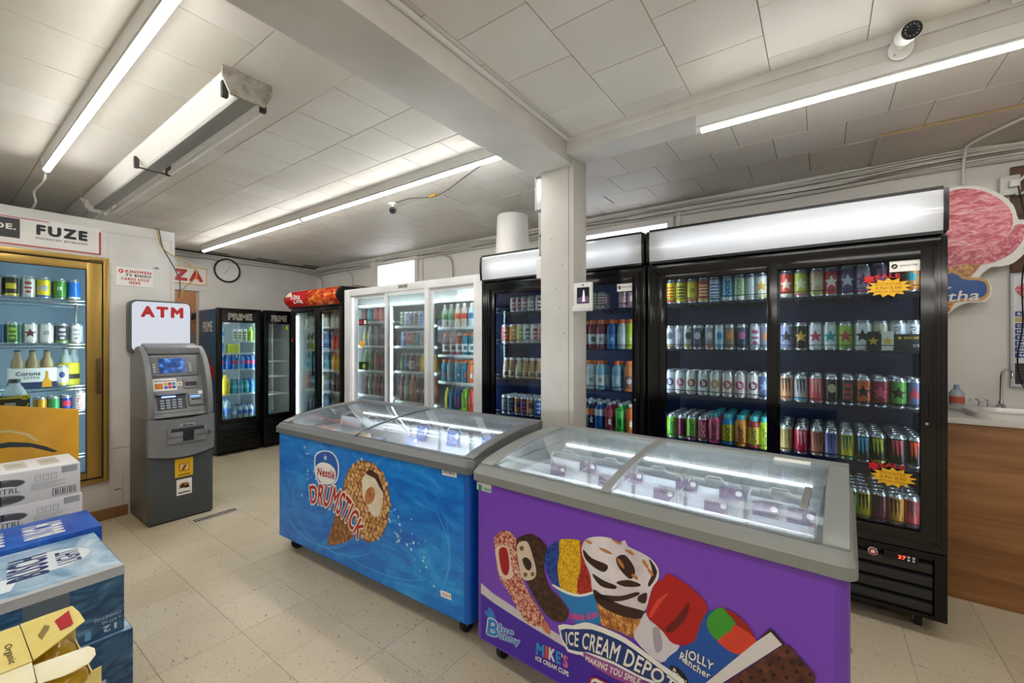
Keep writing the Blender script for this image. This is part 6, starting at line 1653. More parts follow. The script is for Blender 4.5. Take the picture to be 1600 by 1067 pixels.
# coloured word, one letter at a time
six = K['t_mikes']
for i, (ch, cc) in enumerate((('M', '#2f90d0'), ('I', '#d84a3a'), ('K', '#e6e2e8'), ('E', '#2f90d0'), ("'", '#e6e2e8'), ('S', '#d86aa0'))):
    us = (0, .28, .38, .60, .775, .82, 1.0)
    def fn(u, v, i=i):
        uu = us[i] + (us[i + 1] - us[i]) * (.06 + .88 * u)
        return arc_fn(six, F0 - .002)(uu, v if i != 4 else .65 + .35 * v)
    tx('lettering', ch, fn, mat(cc, .4), PU, .05)
tx('lettering', 'ICE CREAM CUPS', arc_fn(K['t_cups'], F0 - .002), PAPER, PU, .04)
LB = mat('#5ab0e8', .4)
for b_, y_, m_, r_ in ((.075, F0 - .0014, PAPER, .03), (.03, F0 - .002, mat('#2f86d0', .4), None)):
    for key, s_ in (('t_B', 'B'), ('t_lue', 'lue'), ('t_unny', 'unny')):
        tx('lettering_edge' if r_ else 'lettering', s_, arc_fn(K[key], y_), m_, PU, b_, r_)
pf('ear', 'ears', 1.2, mat('#2f86d0', .4))
pf('brand_edge', 'chi_red', 9.2, mat('#b01c24', .4), 0); pf('brand_field', 'chi_white', 9.7, PAPER, 0)
tx('lettering', 'CHI', arc_fn(K['t_chi'], F0 - .0044), mat('#1c2a60', .4), PU, .04)
tg = flat('plate', K['tag_purple'], F0, mat('#d8dcd8', .4), PU, 0)
x0 = K['tag_purple'][0][0]; z0 = K['tag_purple'][0][1]
flat('plate_mark', rect(x0 + .008, x0 + .03, z0 - .036, z0 - .01), F0 - .0004, mat('#2f8a6a', .4), PU, 0)
flat('plate_mark', rect(x0 + .036, x0 + .085, z0 - .03, z0 - .016), F0 - .0004, mat('#8aa8a0', .4), PU, 0)
mk('drain_plug', MB().cyl((LP - .001, .03, .215), (LP + .03, .03, .215), .022, 16), [mat('#dcdad8', .4)], PU, bevel=.006)
mk('side_bolt', MB().cyl((LP - .001, .03, .6), (LP + .004, .03, .6), .006, 10), [STEEL], PU)
for cx in (.09, LP - .09):
    for cy in (.08, PD - .08):
        caster(PU, cx, cy, .105)
WW = mat('#e8e8e6', .35)
DARKC = m_print('card_print', [(.35, '#2a1a48'), (.5, '#4a3068'), (.62, '#8a5a44'), (.75, '#c8b0c0')], 45)
bw = (LP - .17) / 5
for k in range(5):
    a = .09 + k * bw
    basket_hoop(PU, a, a + bw - .02, .475, .62, .235, WW)
    mk('basket_back', MB().box(a, a + bw - .02, .482, .486, .60, .805), [mat('#dfe3e8', .45)], PU)
for k in range(1, 5):
    x = .085 + k * bw
    mb = MB()
    for q in range(8):
        y = .10 + q * .05
        mb.tube([(x - .01, y, .60), (x - .01, y, .775)], .0018, 5)
    mb.tube([(x - .01, .09, .775), (x - .01, .47, .79)], .003, 6)
    mk('wire_divider', mb, [WW], PU)
mb = MB()
for q in range(64):
    x = .09 + (LP - .18) * q / 63
    mb.tube([(x, .27, .62), (x, .27, .785)], .0015, 4)
mb.tube([(.085, .27, .785), (LP - .09, .27, .785)], .003, 6)
mk('basket_front', mb, [WW], PU)
mk('basket_floor', MB().box(.055, LP - .055, .055, PD - .055, .60, .606), [mat('#e4e8ec', .45)], PU)
for x, y, z in ((.16, .42, .735), (.30, .465, .765), (.42, .425, .73), (.53, .465, .765), (.68, .42, .73), (.76, .465, .775), (.885, .415, .73), (.93, .46, .775), (1.05, .44, .75), (1.16, .44, .75)):
    price_card(PU, x, y, z, .085, .05, DARKC)
def novelty(parent_loc, lx, ly, lz, w_, d_, h_, m, rz, label, kind='ice_cream_box', cat='box', grp=None, M0=None):
    o = mk(kind, MB().box(-w_ / 2, w_ / 2, -d_ / 2, d_ / 2, 0, h_), [m], None, M0 @ Vector((lx, ly, lz)), (0, 0, rz), bevel=.006)
    return tag(o, label, cat, grp)
def wrapped(lx, ly, lz, m, label, M0, rz=0, w_=.13, d_=.06, h_=.03, grp=None):
    mb = MB()
    nx = 8
    v, f = [], []
    for i in range(nx + 1):
        u = -1 + 2 * i / nx
        th = h_ * (1 - abs(u) ** 4) * .5 + .001
        wd = d_ * .5 * (1 if abs(u) < .9 else 1.08)
        for a in range(8):
            t = 2 * PI * a / 8
            v.append((u * w_ / 2, wd * math.cos(t), h_ / 2 + th * math.sin(t)))
    for i in range(nx):
        for a in range(8):
            b = (a + 1) % 8
            f.append((i * 8 + a, i * 8 + b, (i + 1) * 8 + b, (i + 1) * 8 + a))
    f += [tuple(range(8))[::-1], tuple(nx * 8 + a for a in range(8))]
    o = mk('ice_cream_packet', mb.add(v, f), [m], None, M0 @ Vector((lx, ly, lz)), (0, 0, rz), smooth=50)
    return tag(o, label, 'packet', grp)
MP = Matrix.Translation((-1.232, 1.432, 0)) @ Matrix.Rotation(math.atan2(-.0386, .99925), 4, 'Z')
def wrapm(n, a, b, c):
    return m_print(n, [(.38, a), (.5, b), (.62, c)], 26, detail=3, rough=.25)
wm1 = wrapm('pack_blue', '#e8eaf0', '#7a98c8', '#2f4a8a'); wm2 = wrapm('pack_red', '#f0e6e0', '#d88a74', '#b04a3c'); wm3 = wrapm('pack_purple', '#e6e2ee', '#8a78b8', '#3a2a6a'); wm4 = wrapm('pack_brown', '#e8dccc', '#a87a50', '#4a2c1c'); wm5 = wrapm('pack_pink', '#f4e4e0', '#e8a090', '#d0705c')
mats5 = [wm1, wm2, wm3, wm4, wm5]
words = ['blue and white', 'red and white', 'purple and white', 'brown and cream', 'peach']
for k in range(5):
    for q in range(2):
        a = .09 + k * bw + bw * (.27 if q == 0 else .70)
        i5 = (k * 2 + q) % 5
        wrapped(a, .342, .612, mats5[i5], words[i5] + ' ice cream packet, ' + ('first' if q == 0 else 'second') + ' in the ' + ORD[k] + ' basket of the purple freezer', MP, random.uniform(-.25, .25) * .5 + PI / 2, .12, .085, .06, 'ice cream packets in the purple freezer')
for i, (x, y, m_, n_) in enumerate(((1.155, .335, wm5, 'peach frosted packet heaped at the counter end of the purple freezer'), (1.05, .335, wm1, 'white and blue packet heaped beside the peach one in the purple freezer'), (.945, .335, wm2, 'white and red packet heaped in the fourth basket of the purple freezer'), (.38, .335, wm3, 'white and purple packet heaped near the lid divider of the purple freezer'), (.24, .335, wm4, 'brown and cream packet heaped at the pillar end of the purple freezer'))):
    wrapped(x, y, .672, m_, n_, MP, .12 * i - .2, .10, .085, .07, 'ice cream packets in the purple freezer')

# blue freezer -----------------------------------------------------------
LBL = 1.671
def m_water():
    m, N, L, p = nodes('water_print')
    v = objvec(N, L, (1, 1, 2.4))
    n = noise(N, L, 3.2, 6, v, .62, 2.2)
    n2 = noise(N, L, 1.1, 2, v, .5, .6)
    c = ramp(N, L, n.outputs[0], [(.25, '#0a62c2'), (.45, '#0f80dc'), (.58, '#1c98ea'), (.70, '#46b4f2'), (.82, '#a0dcf8')])
    d = ramp(N, L, n2.outputs[0], [(.35, '#b8d4f0'), (.65, '#ffffff')])
    x = N.new('ShaderNodeMix'); x.data_type = 'RGBA'; x.blend_type = 'MULTIPLY'; x.inputs[0].default_value = .8
    L.new(c, x.inputs[6]); L.new(d, x.inputs[7])
    L.new(x.outputs[2], p.inputs['Base Color'])
    p.inputs['Roughness'].default_value = .3
    return m
BZ = math.atan2(.0311, .9995)
BU, BUB, bmid, bstrip, barc, bzt, BD = chest_freezer('blue ice cream chest freezer printed with a nut-covered cone on swirling water', (-2.965, 1.41, 0), BZ, LBL, mat('#0a5fc4', .32), m_water(), mat('#6c6f70', .38), .47)
mk('lid_divider', bstrip(bmid - .008, bmid + .006, .006, .007), [mat('#4c5052', .4)], BU, smooth=40)
def bf(name, key, lv, m, sm=3):
    return flat(name, K[key], F0 - .0004 * lv, m, BU, sm)
rs = random.Random(5)
for (cx, cz, rx, rz_, a0, a1, wd) in ((.45, .33, .36, .17, 2.6, 6.0, .010), (.62, .36, .42, .2, 3.3, 5.9, .007), (.5, .4, .3, .2, 2.0, 4.2, .006), (1.2, .38, .35, .3, -.9, 1.0, .006), (.95, .3, .5, .14, 4.0, 6.1, .006), (.25, .45, .22, .1, 2.2, 3.9, .006), (1.25, .42, .3, .36, -.8, .7, .004)):
    P_ = []
    N_ = 18
    for i in range(N_ + 1):
        t = a0 + (a1 - a0) * i / N_
        wv = wd * math.sin(PI * i / N_)
        P_.append((cx + (rx + wv) * math.cos(t), cz + (rz_ + wv) * math.sin(t)))
    for i in range(N_, -1, -1):
        t = a0 + (a1 - a0) * i / N_
        P_.append((cx + (rx - .0008) * math.cos(t), cz + (rz_ - .0008) * math.sin(t)))
    P_ = [(min(max(a, .04), LBL - .04), min(max(b, .115), .79)) for a, b in P_]
    flat('swirl', P_, F0 - .0001 * rs.random(), mat('#48aaec', .35), BU, 0)
for i in range(80):
    x = rs.gauss(1.12, .16) if i < 55 else rs.gauss(.40, .06)
    z = (.62 - (x - .95) * .75 + rs.gauss(0, .06)) if i < 55 else rs.gauss(.58, .1)
    if not (.06 < x < LBL - .06 and .13 < z < .76):
        continue
    r_ = rs.choice((.003, .004, .006, .008))
    flat('droplet', ell(x, z, r_, r_, 8), F0 - .0004, mat('#cfe8f8', .35), BU, 0)
NUTS = m_print('peanut_print', [(.1, '#e0b070'), (.35, '#c88a48'), (.6, '#8a5224'), (.8, '#4e2810')], 55, kind='ShaderNodeTexVoronoi')
bf('cone_print', 'coneB', 1, m_print('cone_print', [(.4, '#6a3a1a'), (.55, '#a0642c'), (.68, '#c8904a')], 60, (1, 1, .5), 2))
bf('nut_coating', 'head', 2, mat('#8a5426', .4))
hp = K['head']
cx = sum(a for a, b in hp) / len(hp); cz = sum(b for a, b in hp) / len(hp)
def inside(p, poly):
    c = False
    for i in range(len(poly)):
        a, b = poly[i], poly[i - 1]
        if (a[1] > p[1]) != (b[1] > p[1]) and p[0] < (b[0] - a[0]) * (p[1] - a[1]) / (b[1] - a[1]) + a[0]:
            c = not c
    return c
sp = smooth_poly(hp)
np_ = 0
nutc = [mat('#d9a566', .4), mat('#c98f4c', .4), mat('#e4b87c', .4)]
zmn, zmx = min(b for a, b in sp), max(b for a, b in sp)
xmn, xmx = min(a for a, b in sp), max(a for a, b in sp)
zz = zmn
row = 0
while zz < zmx:
    xx = xmn + (row % 2) * .016
    while xx < xmx:
        p = (xx + rs.uniform(-.005, .005), zz + rs.uniform(-.004, .004))
        if inside(p, sp):
            a = rs.uniform(0, PI)
            ra, rb = rs.uniform(.014, .018), rs.uniform(.010, .013)
            flat('nut_piece', [(p[0] + ra * math.cos(t) * math.cos(a) - rb * math.sin(t) * math.sin(a), p[1] + ra * math.cos(t) * math.sin(a) + rb * math.sin(t) * math.cos(a)) for t in [2 * PI * k / 9 for k in range(9)]], F0 - .0012 - .0002 * rs.random(), rs.choice(nutc), BU, 0)
        xx += .031
    zz += .025
    row += 1
bf('ice_cream', 'creamB', 4.4, m_print('icecream_print', [(.3, '#e2cfae'), (.7, '#f4ead6')], 12)); bf('chocolate', 'chocB', 4.8, mat('#4a2210', .4)); bf('toffee_nut', 'nutB', 5, m_print('toffee_print', [(.3, '#a85a24'), (.7, '#dc9a5c')], 14))
bf('logo_edge', 'nes_white', 5, PAPER); bf('logo_field', 'nes_blue', 5.4, mat('#1c5cb0', .35)); bf('logo_oval', 'nes_oval', 5.8, PAPER)
fl_ = K['flake']
fx_, fz_ = sum(a for a, b in fl_) / 4, sum(b for a, b in fl_) / 4
for k in range(3):
    a = k * PI / 3 + PI / 2
    flat('snowflake_arm', [(fx_ + .017 * math.cos(a) - .0025 * math.sin(a), fz_ + .017 * math.sin(a) + .0025 * math.cos(a)), (fx_ - .017 * math.cos(a) - .0025 * math.sin(a), fz_ - .017 * math.sin(a) + .0025 * math.cos(a)), (fx_ - .017 * math.cos(a) + .0025 * math.sin(a), fz_ - .017 * math.sin(a) - .0025 * math.cos(a)), (fx_ + .017 * math.cos(a) + .0025 * math.sin(a), fz_ + .017 * math.sin(a) - .0025 * math.cos(a))], F0 - .0024, PAPER, BU, 0)
tx('lettering', 'Nestl\u00e9', arc_fn(K['t_nes'], F0 - .0028), mat('#b81c24', .4), BU, .03)
tx('lettering_edge', 'DRUMSTICK', arc_fn(K['t_drum'], F0 - .0024), mat('#f2ead8', .4), BU, .085, .02, 1.0)
tx('lettering', 'DRUMSTICK', arc_fn(K['t_drum'], F0 - .0030), mat('#b8201c', .4), BU, .02, None, 1.0)
for key in ('stickerB1', 'stickerB2'):
    s_ = flat('barcode_sticker', K[key], F0, PAPER, BU, 0)
    xa, xb = min(a for a, b in K[key]), max(a for a, b in K[key])
    za, zb_ = min(b for a, b in K[key]), max(b for a, b in K[key])
    x = xa + .012
    while x < xb - .012:
        wq = rs.choice((.002, .003, .005))
        flat('bar', rect(x, x + wq, za + (zb_ - za) * .3, za + (zb_ - za) * .68), F0 - .0004, INK if key == 'stickerB1' else mat('#c07a5a', .5), BU, 0)
        x += wq + .004
for cx_ in (.09, LBL - .09):
    for cy_ in (.08, BD - .08):
        caster(BU, cx_, cy_, .105)
bwid = (LBL - .17) / 6
for k in range(6):
    a = .09 + k * bwid
    basket_hoop(BU, a, a + bwid - .02, .42, .62, .265, WW)
    mk('basket_back', MB().box(a, a + bwid - .02, .427, .431, .60, .85), [mat('#dfe3e8', .45)], BU)
mk('basket_floor', MB().box(.055, LBL - .055, .055, BD - .055, .60, .606), [mat('#e4e8ec', .45)], BU)
BLUEC = m_print('card_blue', [(.35, '#143a80'), (.5, '#2a6ac0'), (.64, '#d08a54'), (.76, '#e0e4ea')], 40)
for x in (.94, 1.20, 1.46):
    price_card(BU, x, .405, .775, .095, .095, BLUEC)
price_card(BU, .99, .28, .775, .09, .05, BLUEC)
MBm = Matrix.Translation((-2.965, 1.41, 0)) @ Matrix.Rotation(BZ, 4, 'Z')
wb1 = wrapm('pack_sky', '#e4eef6', '#6aa4d8', '#2a5ca8'); wb2 = wrapm('pack_cream', '#f0e8d8', '#d8b080', '#8a5a34')
mats6 = [wb1, wm2, wb2, wm5, wb1, wm1]
words6 = ['sky blue', 'red and white', 'cream', 'peach', 'pale blue', 'navy and white']
for k in range(6):
    i6 = k
    wrapped(.09 + k * bwid + bwid * .45, .34, .612, mats6[i6], words6[i6] + ' ice cream packet lying in the ' + ORD[k] + ' basket of the blue freezer', MBm, BZ, .19, .11, .055, 'ice cream packets in the blue freezer')
for i, (x, y, w_, d_, h_, m_, n_) in enumerate(((.20, .20, .18, .13, .20, wm5, 'peach ice cream box standing at the far end of the blue freezer'), (.40, .20, .16, .12, .19, wb1, 'sky blue ice cream box standing second in the blue freezer'), (.58, .19, .15, .13, .205, wb2, 'cream ice cream box standing third in the blue freezer'), (.74, .2, .10, .12, .19, wm1, 'navy and white ice cream box beside the first price card in the blue freezer'))):
    novelty(None, x, y, .612, w_, d_, h_, m_, BZ + (.25 if i % 2 else -.2), n_, M0=MBm, grp='ice cream boxes in the blue freezer')

# ---------------------------------------------------------------- glass door of the walk-in cooler and what stands behind it
GOLD = m_ramp('gold_anodised', [(.3, '#9c7f3c'), (.7, '#b8964e')], 4, (1, 1, .2), world=True, rough=.32, metal=.55)
dr = struct(mk('door_1', MB(), [GOLD]) if False else thing('door_1', 'gold framed glass door of the walk-in cooler', 'door', (XA, 0, 0), PI / 2))
del dr['category']
# local x = world y, local y = depth into the cold room
mk('outer_frame', MB().ring(-.6, .872, .303, 2.052, .034, -.02, .05, 0, .034, .034), [GOLD], dr, bevel=.004)
mk('gap', MB().ring(-.57, .842, .335, 2.02, .014, -.006, .03), [mat('#1c160c', .6)], dr)
lf = mk('door_leaf', MB().ring(-.56, .829, .35, 2.006, .085, -.024, .02, 0, .05, .055), [GOLD], dr, bevel=.004)
mk('pane', MB().box(-.48, .748, -.004, .002, .398, 1.953), [GLASS], lf)
mk('gasket', MB().ring(-.478, .748, .397, 1.954, .007, -.022, .004), [mat('#2a2620', .6)], lf)
mk('handle', MB().box(.798, .816, -.056, -.042, .995, 1.27).box(.80, .814, -.044, -.022, 1.0, 1.02).box(.80, .814, -.044, -.022, 1.245, 1.265), [mat('#5c5240', .35, .7)], lf, bevel=.004)
mk('hinge', MB().box(.76, .835, -.034, -.018, 2.005, 2.03), [mat('#5a4a28', .4, .6)], dr, bevel=.003)
mk('led_strip', MB().box(.79, .80, .06, .075, .35, 1.98), [m_emit('led_cold', '#e6f2ff', 24.0)], dr)
mk('led_strip', MB().box(-.5, -.49, .06, .075, .35, 1.98), [m_emit('led_cold', '#e6f2ff', 24.0)], dr)
sh = thing('wire_rack', 'chrome wire shelving rack inside the walk-in cooler', 'shelf', (-4.98, .2, 0))
for sx in (.17, -.28):
    for sy in (.60, -.6):
        pst = mk('post', MB().cyl((sx, sy, .035), (sx, sy, 1.94), .012, 12), [CHROME], sh, smooth=50)
        for z in (1.722, 1.376, 1.045, .846, .5):
            mk('collar', MB().cyl((sx, sy, z - .025), (sx, sy, z + .012), .017, 12), [CHROME], pst, smooth=50)
for z in (1.722, 1.376, 1.045, .846, .5):
    mb = MB()
    if z == .846:
        mb.box(.175, .325, -.6, .36, z - .02, z + .004)
    for q in range(2):
        mb.tube([(.175, -.6, z - q * .025), (.175, .6, z - q * .025)], .0035, 6)
        mb.tube([(-.28, -.6, z - q * .025), (-.28, .6, z - q * .025)], .0035, 6)
    zig = [(.175, -.6 + 1.2 * k / 60, z - (.025 if k % 2 else 0)) for k in range(61)]
    mb.tube(zig, .002, 4)
    for k in range(45):
        y = -.6 + 1.2 * k / 44
        mb.tube([(.175, y, z + .003), (-.28, y, z + .003)], .0018, 4)
    mk('wire_shelf', mb, [CHROME], sh)
GI = 'drinks inside the walk-in cooler'
def wcan(y, z, kind, c0, c1, e, ec, d, x=-4.84, behind=1):
    place_can(x, y, z, kind, C_(c0, .3, .2), C_(c1, .3, .2), e, C_(ec, .4) if ec else None, d, GI, ang=math.atan2(-y, -x))
    for b in range(behind):
        back_can(x - .085 * (b + 1), y, z, kind, C_(c0, .3, .2), 'can standing behind the ' + d, GI)
wcan(.315, 1.728, 'fat', '#8a8a86', '#5a5a58', 'crest', '#d0d0cc', 'grey can on the top rack shelf')
wcan(.392, 1.728, 'fat', '#3a3324', '#d8c42c', 'band', '#d8c42c', 'black can with yellow belt on the top rack shelf')
wcan(.477, 1.728, 'fat', '#d0d0cc', '#c4c4c0', 'crest', '#a83a3c', 'white can with red ribbon on the top rack shelf')
wcan(.554, 1.728, 'fat', '#e0cc1e', '#2f5ab0', 'band', '#a8a49a', 'yellow and blue can on the top rack shelf')
wcan(.642, 1.728, 'fat', '#3f7a34', '#2f6428', '19', '#e0e4d8', 'green can marked 19 on the top rack shelf')
wcan(.722, 1.728, 'fat', '#1f68c0', '#c8ccd0', None, None, 'blue can beside the post on the top rack shelf')
wcan(.315, 1.382, 'fat', '#2a5a9a', '#24508a', 'crest', '#a8b8c8', 'dark blue can on the second rack shelf')
wcan(.399, 1.382, 'fat', '#2f6a34', '#275a2c', 'crest', '#a8b84a', 'green can on the second rack shelf')
wcan(.487, 1.382, 'fat', '#d4d2cc', '#c8c6c0', 'star', '#5a2a30', 'white can with maroon figure on the second rack shelf')
wcan(.572, 1.382, 'fat', '#d0d2d0', '#c4c6c4', 'NUTRL', '#6a6e6e', 'white lettered can in the middle of the second rack shelf')
wcan(.655, 1.382, 'fat', '#3a3a44', '#6a9a3a', 'crest', '#b8b4bc', 'dark can with green foot on the second rack shelf')
wcan(.735, 1.382, 'fat', '#cfd0cf', '#c2c4c3', 'crest', '#8a8c8e', 'white can beside the post on the second rack shelf')
wcan(.655, 1.051, 'fat', '#cfd2d4', '#d8c83a', 'oval', '#3a4a80', 'white can with blue oval beside the bottle carton', behind=0)
wcan(.61, .852, 'std', '#3f9a5c', '#348a50', None, None, 'green can low on the rack beside an orange one')
wcan(.54, .852, 'std', '#d89a28', '#c88c20', None, None, 'orange can low on the rack')
wcan(.678, .852, 'std', '#2a4ab0', '#c03048', 'band', '#c82f48', 'blue and red can low on the rack')
wcan(.747, .852, 'tall', '#d4d6d8', '#c8cacc', 'v:ULTRA', '#b03040', 'white can with red lettering low on the rack', -4.80, 0)
# six-bottle carton
cr = thing('bottle_carton', 'white and blue carton of clear beer bottles on the third rack shelf', 'carton', (-4.86, .50, 1.05), PI / 2)
mk('carton', MB().box(-.12, .12, -.07, .07, 0, .15), [mat('#e0e0dc', .5)], cr, bevel=.003)
mk('blue_foot', MB().box(-.1205, .1205, -.0705, .0705, 0, .045), [mat('#1f2f5c', .5)], cr)
flat('bottle_print', [(.04, .004), (.095, .004), (.09, .05), (.075, .07), (.075, .125), (.06, .125), (.06, .07), (.045, .05)], -.0712, mat('#d89a18', .5), cr, 0)
tx('lettering', 'Corona', flat_fn(-.09, .035, .095, .125, -.0712), mat('#1c2a4c', .5), cr)
tx('lettering', 'EXTRA', flat_fn(-.05, .03, .07, .085, -.0712), mat('#1c2a4c', .5), cr, 0)
AMB = m_pet('pale_beer', '#c8b48a', .45)
for k in range(3):
    for q in range(2):
        b = link('bottle', bottle_kind('beer')[2], cr, (-.075 + k * .075, -.035 + q * .07, .07))
        setmat(b, 0, AMB if k < 3 else CLR)
        c = link('cap', bottle_kind('beer')[3], b)
        setmat(c, 0, mat('#23252c', .4))
yp = thing('bottle_carton', 'yellow banded pack of clear bottles behind the blue oval can', 'carton', (-4.93, .70, 1.05), PI / 2)
mk('wrap', MB().lathe([(.065, 0), (.068, .01), (.068, .17), (.06, .18)], 20), [mat('#d8cc2a', .4)], yp, smooth=50)
mk('wrap_band', MB().lathe([(.0685, .05), (.0685, .09)], 20, cap=False), [mat('#2a2a1e', .5)], yp, smooth=50)
for k in range(3):
    b = link('bottle', bottle_kind('beer')[2], yp, (.03 * math.cos(k * 2.1), .03 * math.sin(k * 2.1), .085)); setmat(b, 0, CLR)
    c = link('cap', bottle_kind('beer')[3], b); setmat(c, 0, mat('#23252c', .4))
for k, y in enumerate((.245, .40)):
    s7 = thing('bottle_carton', ('black and yellow carton of clear bottles, ' + ('near the door edge' if k == 0 else 'beside the orange can')) + ', marked 7 percent', 'carton', (-4.735, y, .852), PI / 2, 'black and yellow bottle cartons')
    mk('carton', MB().box(-.07, .07, -.065, .065, 0, .155), [mat('#17150f', .5)], s7, bevel=.003)
    mk('yellow_edge', MB().prism([(-.07, .15), (.02, .155), (.0705, .165), (.0705, .145), (.02, .14), (-.07, .14)], -.0655, -.064, 'y'), [mat('#d8b41c', .5)], s7)
    flat('tag_print', ell(.045, .145, .022, .018), -.0662, mat('#e0c01c', .5), s7, 0)
    tx('lettering', '7%', flat_fn(.032, .06, .136, .155, -.0667), INK, s7)
    flat('panel_print', rect(-.05, .0, .02, .11), -.0658, mat('#d8d6d0', .5), s7, 0)
    for q in range(7):
        flat('line_print', rect(-.046 + q * .0065, -.043 + q * .0065, .024, .106), -.0662, mat('#55524c', .5), s7, 0)
    flat('slash_print', [(.01, .0), (.02, 0), (.07, .1), (.06, .1)], -.0658, mat('#d8b41c', .5), s7, 0)
    mk('bottle_shoulder', MB().lathe([(.06, .156), (.062, .17), (.045, .21), (.03, .235), (.028, .25)], 20), [CLR], s7, smooth=60)
    mk('cap', MB().lathe([(.03, .248), (.031, .27), (.028, .275)], 18), [mat('#1d1d20', .4)], s7, smooth=50)

# banner over the glass door
bn = thing('banner', 'white red-edged drink banner reading FUZE above the glass door', 'banner', (XA + .002, 0, 0), PI / 2)
mk('sheet', MB().box(-.6, .826, -.004, 0, 2.072, 2.278), [m_ramp('banner_vinyl', [(.3, '#dcdad6'), (.7, '#efedea')], 4, rough=.45, bmp=.4, bscale=3)], bn)
mk('red_border', MB().box(-.6, .826, -.0046, -.0002, 2.074, 2.083).box(.816, .8262, -.0046, -.0002, 2.074, 2.25).box(-.6, .55, -.0046, -.0002, 2.264, 2.270), [mat('#b3202a', .5)], bn)
tx('lettering', 'FUZE', flat_fn(.487, .752, 2.165, 2.24, -.0052), INK, bn, .03, fat=.03, space=1.12)
tx('lettering', 'ENHANCED BEVERAGES', flat_fn(.485, .752, 2.135, 2.15, -.0052), INK, bn, .015, None, 1.25)
mk('black_field', MB().box(-.2, .41, -.0046, -.0002, 2.122, 2.258), [mat('#2a2a2c', .5)], bn)
tx('lettering', 'POWERADE.', flat_fn(.0, .392, 2.178, 2.218, -.0052), PAPER, bn, .03)
ks = thing('paper_sign', 'white paper sign about bingo cards taped beside the glass door', 'sign', (XA + .002, 0, 0), PI / 2)
mk('paper', MB().box(.915, 1.148, -.002, 0, 1.853, 2.0), [mat('#f0eeea', .6)], ks)
for s_, x0, x1, z0, z1, m_ in (('KINSMEN', .972, 1.136, 1.957, 1.982, RED), ('TV BINGO', .972, 1.136, 1.928, 1.951, INK), ('CARDS SOLD', .945, 1.122, 1.897, 1.919, RED), ('HERE', .995, 1.065, 1.868, 1.890, RED)):
    tx('lettering', s_, flat_fn(x0, x1, z0, z1, -.0026), m_, ks, .01, fat=.03, space=1.12)
flat('emblem', ell(.945, 1.968, .016, .016), -.0024, RED, ks, 0)
flat('emblem_cut', [(.935, 1.96), (.955, 1.968), (.94, 1.976)], -.0027, PAPER, ks, 0)
o_ = mk('fish_sticker', MB().prism(ell(0, 0, .027, .014, 16), 0, .001, 'y'), [mat('#c9cfce', .5)], None, (XA + .0015, 1.172, 2.02), (0, 0, PI / 2))
tag(o_, 'small oval grey sticker on the walk-in wall above the cash machine', 'sticker')
mk('mark', MB().prism([(-.018, 0), (0, .008), (.018, .002), (0, -.006)], -.0006, 0, 'y'), [mat('#3a5a5c', .5)], o_)
for pts, m_, lb in (([(-4.55, 1.16, 2.352), (-4.53, 1.18, 2.34), (-4.54, 1.21, 2.2), (-4.53, 1.28, 2.05), (-4.51, 1.32, 1.92), (-4.49, 1.31, 1.78)], mat('#1f4a5a', .5), 'dark blue wire drooping from the walk-in roof to the cash machine sign'), ([(-4.55, 1.15, 2.355), (-4.53, 1.165, 2.34), (-4.54, 1.22, 2.18), (-4.52, 1.40, 2.08), (-4.5, 1.44, 1.98), (-4.48, 1.34, 1.86), (-4.47, 1.32, 1.78)], mat('#b8963a', .5), 'yellow wire drooping from the walk-in roof to the cash machine sign')):
    cable(pts, .0045, m_, lb)

# ---------------------------------------------------------------- cash machine
at_ = thing('cash_machine', 'grey free-standing cash machine with lit ATM sign on top', 'cash machine', (-4.08, 1.0, 0), PI / 2)
GM = m_ramp('machine_grey', [(.35, '#5f6261'), (.65, '#676a69')], 8, rough=.4)
GM2 = m_ramp('machine_front', [(.35, '#77797b'), (.65, '#808284')], 8, rough=.38)
GMD = mat('#474c4e', .42)
AW = .42
mk('cabinet', MB().box(0, AW, 0, .46, .012, .78), [GMD], at_, bevel=.006)
mk('plinth', MB().box(.01, AW - .01, .01, .45, 0, .014), [mat('#202222', .6)], at_)
mk('cabinet_side', MB().box(-.003, .02, .012, .46, .03, .795), [GM], at_, bevel=.003)
# bowed lower fascia
mb = MB()
N_ = 12
v, f = [], []
for i in range(N_ + 1):
    u = i / N_
    bow = math.sin(PI * u)
    x = -.004 + (AW + .008) * u
    v += [(x, -.012 - .028 * bow, .53 - .03 * bow), (x, -.012 - .028 * bow, .808 - .022 * bow), (x, .05, .808 - .022 * bow), (x, .05, .53 - .03 * bow)]
for i in range(N_):
    for k in range(4):
        f.append((i * 4 + k, (i + 1) * 4 + k, (i + 1) * 4 + (k + 1) % 4, i * 4 + (k + 1) % 4))
f += [(0, 1, 2, 3), tuple(N_ * 4 + k for k in (3, 2, 1, 0))]
lf_ = mk('lower_fascia', mb.add(v, f), [GM2], at_, smooth=35)
tray = mk('cash_tray', MB().box(.104, .36, -.052, -.03, .61, .66).box(.104, .36, -.05, -.034, .66, .70).box(.104, .125, -.06, -.03, .66, .73).box(.338, .36, -.06, -.03, .66, .73).box(.125, .2, -.06, -.03, .66, .70).box(.27, .338, -.06, -.03, .66, .70), [GM2], lf_, bevel=.006)
mk('tray_slot', MB().box(.2, .27, -.0565, -.05, .625, .70), [mat('#17181a', .6)], tray)
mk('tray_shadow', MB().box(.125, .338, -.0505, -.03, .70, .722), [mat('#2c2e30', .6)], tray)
mk('door_label', MB().box(.183, .283, -.044, -.036, .733, .757), [mat('#b9bcbe', .35, .5)], lf_, bevel=.002)
mk('label_print', MB().box(.20, .232, -.0447, -.044, .739, .751).box(.238, .266, -.0447, -.044, .741, .749), [mat('#44484c', .5)], lf_)
mk('lock', MB().cyl((.39, -.036, .665), (.39, -.018, .665), .012, 16), [STEEL], lf_, smooth=50)
